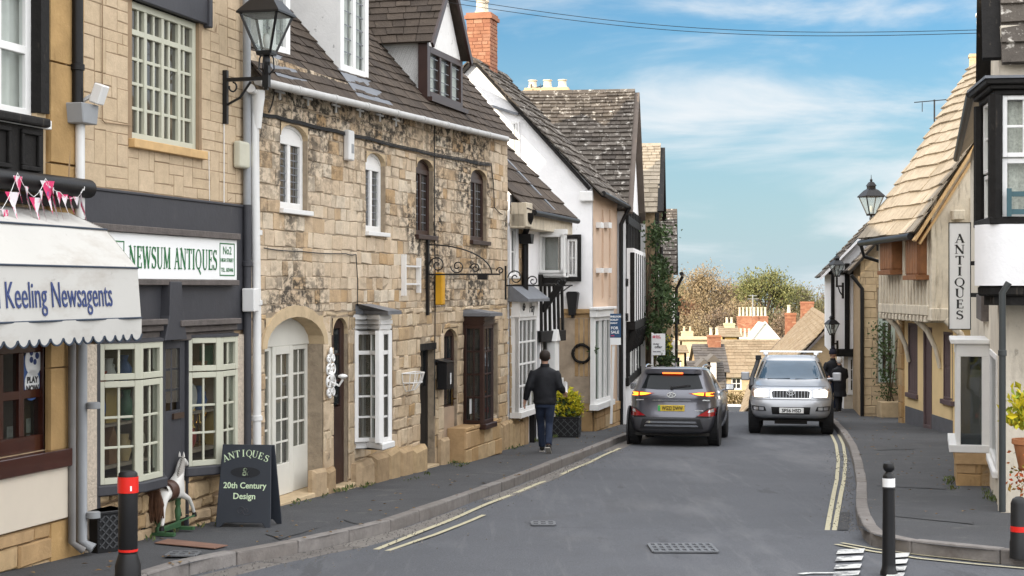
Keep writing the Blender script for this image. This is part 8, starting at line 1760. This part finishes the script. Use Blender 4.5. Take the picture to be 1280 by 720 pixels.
rw = [(-.60,1.125),(-.575,1.19),(-.50,1.385),(-.47,1.40),(.47,1.40),(.50,1.385),(.575,1.19),(.60,1.125),(.3,1.105),(-.3,1.105)]
patch(bv, rw, '+y', .006, 'rear_window', m_carglass, kc); patch(bv, [(-.56,1.412),(.56,1.412),(.53,1.475),(-.53,1.475)], '+y', .05, 'spoiler', m_grey_car, kc, th=.06)
patch(bv, [(-.20,1.405),(.20,1.405),(.20,1.432),(-.20,1.432)], '+y', .055, 'brake_light', m_lit_red, kc, th=.02)
for s_ in (1, -1):
    f = (lambda p: p) if s_ > 0 else mir
    h_ = patch(bv, f([(.33,1.035),(.50,.985),(.84,.965),(.865,1.0),(.85,1.075),(.60,1.06)]), '+y', .008, 'tail_light', m_lens_red, kc); patch(bv, f([(.40,1.028),(.52,1.0),(.62,.99),(.62,1.045),(.55,1.045)]), '+y', .013, 'lit_bar', m_lit_orange, h_, th=.01, res=.03); patch(bv, f([(.66,.985),(.80,.982),(.80,1.05),(.66,1.045)]), '+y', .013, 'lit_lamp', m_lit_orange, h_, th=.01)
    l_ = patch(bv, f([(.50,.60),(.80,.585),(.86,.60),(.83,.745),(.72,.72)]), '+y', .010, 'bumper_light', m_lens_red, kc); patch(bv, f([(.70,.66),(.81,.67),(.80,.73),(.72,.71)]), '+y', .015, 'clear_lens', m_lens_clear, l_, th=.01); patch(bv, f([(.47,.575),(.88,.56),(.88,.60),(.86,.60),(.80,.585),(.50,.60),(.72,.722),(.83,.748),(.86,.77),(.70,.745)]), '+y', .006, 'lamp_surround', m_trim, l_)
    patch(bv, [(.95,1.10),(1.15,1.32),(1.5,1.385),(2.0,1.36),(2.65,1.12)] if s_ > 0 else [(.95,1.10),(2.65,1.12),(2.0,1.36),(1.5,1.385),(1.15,1.32)], '-x' if s_ > 0 else '+x', .004, 'side_window', m_carglass, kc)
    MB().tube([(s_*.56,.62,1.52),(s_*.57,.75,1.56),(s_*.59,1.3,1.575),(s_*.58,2.0,1.535)], [.014,.018,.018,.012], 8).build('roof_rail', m_chrome, kc, smooth=50)
    mm = MB().box(s_*.90,s_*1.08,2.30,2.42,1.04,1.17); mm.bar((s_*.82,2.4,1.04),(s_*.95,2.38,1.06),.08,.04); q = mm.build('wing_mirror', m_grey_car, kc, smooth=60, bevel=.045, seg=3); MB().box(s_*.92,s_*1.06,2.292,2.299,1.06,1.155).build('mirror_glass', m_chrome, q)
    for y in (.72, 3.28): wheel(kc, s_*.775, y, .33, .22, m_rim, s_)
    patch(bv, [(.0,.28),(.30,.28),(.32,.60),(.0,.50)] if s_ > 0 else [(.0,.50),(.32,.60),(.30,.28),(.0,.28)], '-x' if s_ > 0 else '+x', .006, 'arch_cladding', m_grey_car, kc)
    MB().lathe((s_*.888,.72,.33), [(.372,-.02),(.43,-.02),(.43,.012),(.372,.014)], 30, axis='x').build('arch_lip', m_trim, kc, smooth=40)
patch(bv, [(-.80,.25),(.80,.25),(.86,.34),(.70,.56),(-.70,.56),(-.86,.34)], '+y', .010, 'lower_bumper', mat('grey_bumper', (.10,.10,.11), rough=.5), kc)
for z, w_ in ((.475,.50),(.405,.53)): patch(bv, [(-w_,z-.018),(w_,z-.018),(w_-.03,z+.018),(-w_+.03,z+.018)], '+y', .020, 'chrome_strip', m_chrome, kc, th=.015)
patch(bv, [(-.62,.34),(.62,.34),(.56,.54),(-.56,.54)], '+y', .014, 'diffuser', mat('dark_grey_trim', (.04,.04,.043), rough=.5), kc)
patch(bv, [(-.42,.63),(.42,.63),(.46,.86),(.36,.875),(-.36,.875),(-.46,.86)], '+y', -.002, 'plate_recess', mat('recess_grey', (.045,.045,.05), rough=.4), kc); patch(bv, [(-.38,.885),(.38,.885),(.37,.905),(-.37,.905)], '+y', .018, 'boot_strip', m_chrome, kc)
plate(kc, bv, 0, .745, 'WG22 DWW', m_plate_y, False, True)
h = bv.ray_cast(Vector((0,-3,1.0)), Vector((0,1,0)))[0]; lg = MB()
for k in range(26): a, b = 2*pi*k/26, 2*pi*(k+1)/26; lg.bar((.082*cos(a),0,.045*sin(a)),(.082*cos(b),0,.045*sin(b)),.014,.012,up=(0,1,0))
for s_ in (-1,1): lg.bar((s_*.032-.012,0,-.030),(s_*.032+.014,0,.030),.014,.012,up=(0,1,0))
lg.bar((-.03,0,0),(.03,0,.0),.012,.012,up=(0,1,0)); lg.xf(Matrix.Translation((0,h.y-.016,1.0))); lg.build('emblem', m_chrome, kc)
wp = MB(); h1 = bv.ray_cast(Vector((0,-3,1.15)), Vector((0,1,0)))[0]; h2 = bv.ray_cast(Vector((.36,-3,1.19)), Vector((0,1,0)))[0]; wp.bar((0,h1.y-.03,1.14),(.36,h2.y-.03,1.185),.02,.03); wp.lathe((0,h1.y-.03,1.14), [(.03,-.03),(.03,.03)], 10, axis='y'); wp.build('wiper', m_trim, kc)
MB().prism([(.95,1.535),(1.18,1.54),(1.0,1.62),(.95,1.62)], -.012, .012, plane='yz').build('roof_aerial', m_grey_car, kc)
ub = MB(); ub.box(-.72,.72,.25,3.9,.20,.26); ub.tube([(-.5,.30,.24),(.1,.28,.22),(.5,.30,.24)], .045, 8); ub.tube([(-.75,.72,.33),(.75,.72,.33)], .05, 8); ub.build('underbody', m_under, kc)
for x0, x1, z in ((-.70,-.46,.90),(.50,.74,.90),(.42,.62,.70)):
    h = bv.ray_cast(Vector(((x0+x1)/2,-3,z)), Vector((0,1,0)))[0]; MB().box(x0,x1,h.y-.012,h.y-.006,z-.010,z+.010).build('badge', m_chrome, kc)
for (a, b) in (((-.885,.925),(-.46,.925)),((.46,.925),(.885,.925)),((-.80,.565),(.80,.565))): patch(bv, [(a[0],a[1]-.004),(b[0],b[1]-.004),(b[0],b[1]+.004),(a[0],a[1]+.004)], '+y', .003, 'shut_line', m_trim, kc, th=.004)
# silver four-wheel drive coming up the hill, headlights on
sv = thing('car', 'silver four-wheel drive with snorkel and lit headlights coming up the hill', 'car', (xat(988.5,34.6), 34.6, gz(34.6)), -atan2(.19,1)); sv.rotation_euler = (-.033, 0, -atan2(.175, 1))
arches_z = .385
Pr = [(.33,ring(.32,4.4,.78)),(.38,ring(.06,4.6,.87)),(.46,ring(.0,4.65,.915)),(.60,ring(-.01,4.66,.93)),(.73,ring(.01,4.66,.935)),(.79,ring(.08,4.66,.925)),(.86,ring(.13,4.66,.915)),(.98,ring(.17,4.66,.905)),(1.04,ring(.30,4.66,.89)),(1.09,ring(.75,4.66,.875)),(1.13,ring(1.15,4.66,.85)),(1.18,ring(1.38,4.64,.82)),(1.35,ring(1.64,4.6,.765)),(1.52,ring(1.9,4.52,.705)),(1.63,ring(2.1,4.45,.655)),(1.685,ring(2.28,4.35,.61)),(1.715,ring(2.45,4.25,.54))]
sb_, bv = car_shell(Pr, m_silver, sv, (.88, 3.65), .44)
patch(bv, [(-.72,1.205),(-.68,1.30),(-.56,1.60),(.56,1.60),(.68,1.30),(.72,1.205),(.3,1.185),(-.3,1.185)], '+y', .006, 'windscreen', mat('sky_reflection_windscreen', (.06,.105,.155), rough=.04, var=.1, spec=.3), sv)  # blue sky reflection is put into the windscreen's base colour
for s_ in (1, -1):
    f = (lambda p: p) if s_ > 0 else mir
    h_ = patch(bv, f([(.45,.83),(.62,.80),(.83,.815),(.86,.93),(.80,1.03),(.66,1.04),(.47,.975)]), '+y', .012, 'headlight', m_lens_clear, sv); patch(bv, f([(.50,.835),(.78,.825),(.80,.95),(.72,1.0),(.52,.965)]), '+y', .017, 'lit_lamp', m_headlit, h_, th=.012); patch(bv, f([(.79,.83),(.84,.84),(.855,.93),(.80,1.02),(.80,.95)]), '+y', .017, 'indicator', mat('amber_lens', (.6,.30,.16), rough=.15, var=0), h_, th=.01)
    g2 = patch(bv, f([(.52,.53),(.82,.53),(.86,.64),(.56,.625)]), '+y', .006, 'fog_light_recess', m_trim, sv)
    for x0 in (.58,.70): patch(bv, f([(x0,.548),(x0+.10,.548),(x0+.10,.615),(x0,.61)]), '+y', .012, 'fog_light', m_lens_clear, g2, th=.01)
    mm = MB().box(s_*.93,s_*1.12,1.68,1.82,1.15,1.34); mm.bar((s_*.80,1.78,1.19),(s_*.98,1.76,1.2),.08,.05); mm.build('wing_mirror', m_silver, sv, smooth=60, bevel=.05, seg=3)
    for y in (.88, 3.65): wheel(sv, s_*.79, y, .385, .265, m_rim, s_)
    patch(bv, [(1.75,1.22),(2.2,1.58),(4.2,1.58),(4.4,1.22)] if s_ > 0 else [(1.75,1.22),(4.4,1.22),(4.2,1.58),(2.2,1.58)], '-x' if s_ > 0 else '+x', .005, 'side_window', m_carglass, sv)
    MB().tube([(s_*.58,2.5,1.70),(s_*.60,2.7,1.76),(s_*.60,4.0,1.76),(s_*.58,4.2,1.70)], .018, 8).build('roof_rail', m_chrome, sv, smooth=50)
patch(bv, [(-.43,.80),(.43,.80),(.45,.95),(.40,.985),(-.40,.985),(-.45,.95)], '+y', .008, 'grille_surround', m_chrome, sv); gg = patch(bv, [(-.395,.815),(.395,.815),(.41,.94),(.37,.965),(-.37,.965),(-.41,.94)], '+y', .013, 'grille', m_black, sv)
for i in range(12):
    x = -.36+.72*i/11
    if abs(x) > .03: patch(bv, [(x-.008,.82),(x+.008,.82),(x+.008,.96),(x-.008,.96)], '+y', .020, 'grille_bar', m_gut_grey, gg, th=.015, res=.05)
h = bv.ray_cast(Vector((0,-3,.92)), Vector((0,1,0)))[0]; lg = MB()
def oval(rx, rz_, cz_):
    for k in range(22): a, b = 2*pi*k/22, 2*pi*(k+1)/22; lg.bar((rx*cos(a),0,cz_+rz_*sin(a)),(rx*cos(b),0,cz_+rz_*sin(b)),.014,.014,up=(0,1,0))
oval(.085,.055,.93); oval(.03,.053,.93); oval(.055,.024,.955); lg.bar((0,0,.875),(0,0,.80),.05,.014,up=(0,1,0)); lg.xf(Matrix.Translation((0,h.y-.035,0))); lg.build('emblem', m_chrome, sv)
patch(bv, [(-.40,.46),(.40,.46),(.42,.62),(-.42,.62)], '+y', .006, 'lower_grille', m_black, sv); plate(sv, bv, 0.015, .545, 'SP56 HSD', m_plate_w, True)
patch(bv, [(-.86,.37),(.86,.37),(.70,.43),(-.70,.43)], '+y', .012, 'skid_strip', m_silver, sv)
for (a, b) in (((-.80,1.055),(.80,1.055)),((-.88,.775),(.88,.775))): patch(bv, [(a[0],a[1]-.005),(b[0],b[1]-.005),(b[0],b[1]+.005),(a[0],a[1]+.005)], '+y', .003, 'shut_line', m_trim, sv, th=.004)
sn = MB(); sn.tube([(-.86,.95,1.0),(-.87,1.3,1.10),(-.86,1.50,1.24),(-.77,1.85,1.50),(-.74,1.98,1.62)], [.07,.06,.05,.05,.05], 12); sn.box(-.80,-.67,1.90,2.06,1.62,1.72); sn.build('snorkel', m_trim, sv, smooth=40, bevel=.01)
rb = MB()
for y in (2.75, 3.7): rb.box(-.72,.72,y-.04,y+.04,1.785,1.815); 
for s_ in (-1,1):
    for y in (2.75,3.7): rb.box(s_*.58-.05,s_*.58+.05,y-.05,y+.05,1.73,1.785)
rb.build('roof_bars', m_chrome, sv, bevel=.005)
wp = MB()
for x0, x1 in ((-.52,-.02),(.10,.60)): a = bv.ray_cast(Vector((x0,-3,1.20)), Vector((0,1,0)))[0]; b = bv.ray_cast(Vector((x1,-3,1.215)), Vector((0,1,0)))[0]; wp.bar((x0,a.y-.03,1.19),(x1,b.y-.03,1.205),.018,.025)
wp.build('wipers', m_trim, sv); ub = MB(); ub.box(-.70,.70,.4,4.3,.30,.36); ub.box(-.35,.35,.3,.8,.24,.34); ub.tube([(-.8,.88,.385),(.8,.88,.385)], .06, 8); ub.build('underbody', m_under, sv)
for (x, y) in ((.38,.0),(-.38,.0)): pass
# occupants' silhouettes are left out behind the opaque glass; two further parked cars show only in part
def small_car(label, loc, rz, paint, pitch=0):
    o = thing('car', label, 'car', loc, rz); o.rotation_euler = (pitch, 0, rz); global arches_z; arches_z = .31
    rr = [(.2,ring(.2,3.7,.72)),(.3,ring(.05,3.85,.82)),(.55,ring(0,3.9,.85)),(.75,ring(.03,3.9,.85)),(.88,ring(.2,3.88,.83)),(.95,ring(.9,3.85,.79)),(1.1,ring(1.15,3.75,.73)),(1.3,ring(1.5,3.55,.65)),(1.40,ring(1.7,3.4,.58)),(1.44,ring(1.9,3.2,.48))]
    b, bv = car_shell(rr, paint, o, (.7, 3.1), .34)
    patch(bv, [(-.63,.99),(.63,.99),(.52,1.32),(-.52,1.32)], '+y', .006, 'windscreen', m_carglass, o); patch(bv, [(-.45,.60),(.45,.60),(.48,.72),(-.48,.72)], '+y', .006, 'grille', m_trim, o)
    for s_ in (1,-1):
        f = (lambda p: p) if s_ > 0 else mir
        patch(bv, f([(.50,.68),(.76,.66),(.78,.80),(.58,.78)]), '+y', .01, 'headlight', m_lens_clear, o); patch(bv, [(1.3,.98),(1.65,1.30),(3.2,1.30),(3.5,.98)] if s_ > 0 else [(1.3,.98),(3.5,.98),(3.2,1.30),(1.65,1.30)], '-x' if s_ > 0 else '+x', .005, 'side_window', m_carglass, o)
        for y in (.7, 3.1): wheel(o, s_*.75, y, .31, .2, m_rim, s_)
    return o
small_car('pale car climbing the hill, only its roof above the crest', (xat(914,75.5), 75.5, gz(75.5)), -.16, mat('white_car_paint', (.7,.7,.7), rough=.3, coat=.5, var=.02), -.11)
small_car('dark car nose between the stone house and the ivy trough', (xat(1100,42.6), 41.9-2.4, gz(40)+.05), -1.2, mat('dark_car_paint', (.03,.033,.04), rough=.3, metal=.4, coat=.6, var=.02))
# ------------------------------------------------------------------ camera, sun, sky
cam = bpy.data.cameras.new('camera'); co = bpy.data.objects.new('camera', cam); C.objects.link(co); S.camera = co
cam.sensor_width = 36; cam.lens = 36*FP/1280; co.location = (0,0,CAMZ); co.rotation_euler = (pi/2,0,0); cam.clip_start = .1; cam.clip_end = 3000
SUN_AZ, SUN_EL = 228.7, 17.0
sd = Vector((sin(radians(SUN_AZ))*cos(radians(SUN_EL)), cos(radians(SUN_AZ))*cos(radians(SUN_EL)), sin(radians(SUN_EL))))
sl = bpy.data.lights.new('sun', 'SUN'); sl.energy = 2.5; sl.angle = radians(.55); sl.color = (1,.86,.66); so = bpy.data.objects.new('sun', sl); C.objects.link(so)
so.rotation_euler = sd.to_track_quat('Z', 'Y').to_euler(); so.location = sd*50
VEIL, FILL_CLOUD = (2.8,3.45,3.85), (13.0,13.2,13.6)
W = bpy.data.worlds.new('World'); S.world = W; W.use_nodes = True; nt = W.node_tree; L = nt.links.new
bg = nt.nodes['Background']; bg.inputs[1].default_value = .08
sky = nd(nt, 'ShaderNodeTexSky', sky_type='NISHITA', sun_disc=False, sun_elevation=radians(SUN_EL), sun_rotation=radians(SUN_AZ), air_density=1.0, dust_density=.6, ozone_density=1.0)
tc = nd(nt, 'ShaderNodeTexCoord'); sp = nd(nt, 'ShaderNodeSeparateXYZ'); L(tc.outputs['Generated'], sp.inputs[0])
mp = nd(nt, 'ShaderNodeMapping'); mp.inputs['Scale'].default_value = (3.2, 3.2, 15); mp.inputs['Rotation'].default_value = (0, radians(-14), 0); mp.inputs['Location'].default_value = (.6,.2,.35); L(tc.outputs['Generated'], mp.inputs[0])
n1 = nd(nt, 'ShaderNodeTexNoise', i_Scale=1.6, i_Detail=9, i_Roughness=.56, i_Distortion=.4); L(mp.outputs[0], n1.inputs['Vector'])
r1 = ramp(nt, [(.40, 0.0), (.70, .95)], 'EASE'); L(n1.outputs[0], r1.inputs[0])
# thin veil near the horizon ahead; behind the camera and overhead, unseen bright cloud added to light the shaded fronts
hz_ = nd(nt, 'ShaderNodeMapRange'); hz_.inputs[1].default_value = .0; hz_.inputs[2].default_value = .16; hz_.inputs[3].default_value = .92; hz_.inputs[4].default_value = .12; L(sp.outputs[2], hz_.inputs[0])
mx = nd(nt, 'ShaderNodeMix', data_type='RGBA'); L(hz_.outputs[0], mx.inputs[0]); tn = nd(nt, 'ShaderNodeMix', data_type='RGBA', blend_type='MULTIPLY'); tn.inputs[0].default_value = 1; tn.inputs[7].default_value = (.21,.46,.65,1); L(sky.outputs[0], tn.inputs[6]); L(tn.outputs[2], mx.inputs[6]); mx.inputs[7].default_value = (VEIL[0],VEIL[1],VEIL[2],1)
wc = nd(nt, 'ShaderNodeMix', data_type='RGBA'); L(r1.outputs[0], wc.inputs[0]); L(mx.outputs[2], wc.inputs[6]); wc.inputs[7].default_value = (4.5,4.7,4.85,1)
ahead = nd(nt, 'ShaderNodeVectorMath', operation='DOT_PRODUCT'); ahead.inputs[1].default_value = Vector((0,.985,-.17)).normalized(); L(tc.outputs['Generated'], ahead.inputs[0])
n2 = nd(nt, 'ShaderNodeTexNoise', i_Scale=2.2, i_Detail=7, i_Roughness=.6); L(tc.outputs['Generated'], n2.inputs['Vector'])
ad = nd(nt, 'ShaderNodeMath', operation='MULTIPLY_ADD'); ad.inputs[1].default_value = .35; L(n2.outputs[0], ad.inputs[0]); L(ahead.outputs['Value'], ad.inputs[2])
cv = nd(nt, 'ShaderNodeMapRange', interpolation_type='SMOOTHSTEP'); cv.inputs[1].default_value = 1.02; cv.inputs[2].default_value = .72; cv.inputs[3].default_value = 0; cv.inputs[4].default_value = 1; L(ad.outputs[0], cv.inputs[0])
mc = nd(nt, 'ShaderNodeMix', data_type='RGBA'); L(cv.outputs[0], mc.inputs[0]); L(wc.outputs[2], mc.inputs[6]); mc.inputs[7].default_value = (FILL_CLOUD[0],FILL_CLOUD[1],FILL_CLOUD[2],1)
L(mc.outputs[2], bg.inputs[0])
S.view_settings.view_transform = 'Standard'; S.view_settings.look = 'None'; S.view_settings.exposure = 1.33; S.view_settings.gamma = 1
S.cycles.max_bounces = 8; S.cycles.transparent_max_bounces = 12; S.cycles.sample_clamp_indirect = 6; S.cycles.use_denoising = True; S.cycles.caustics_reflective = False; S.cycles.caustics_refractive = False
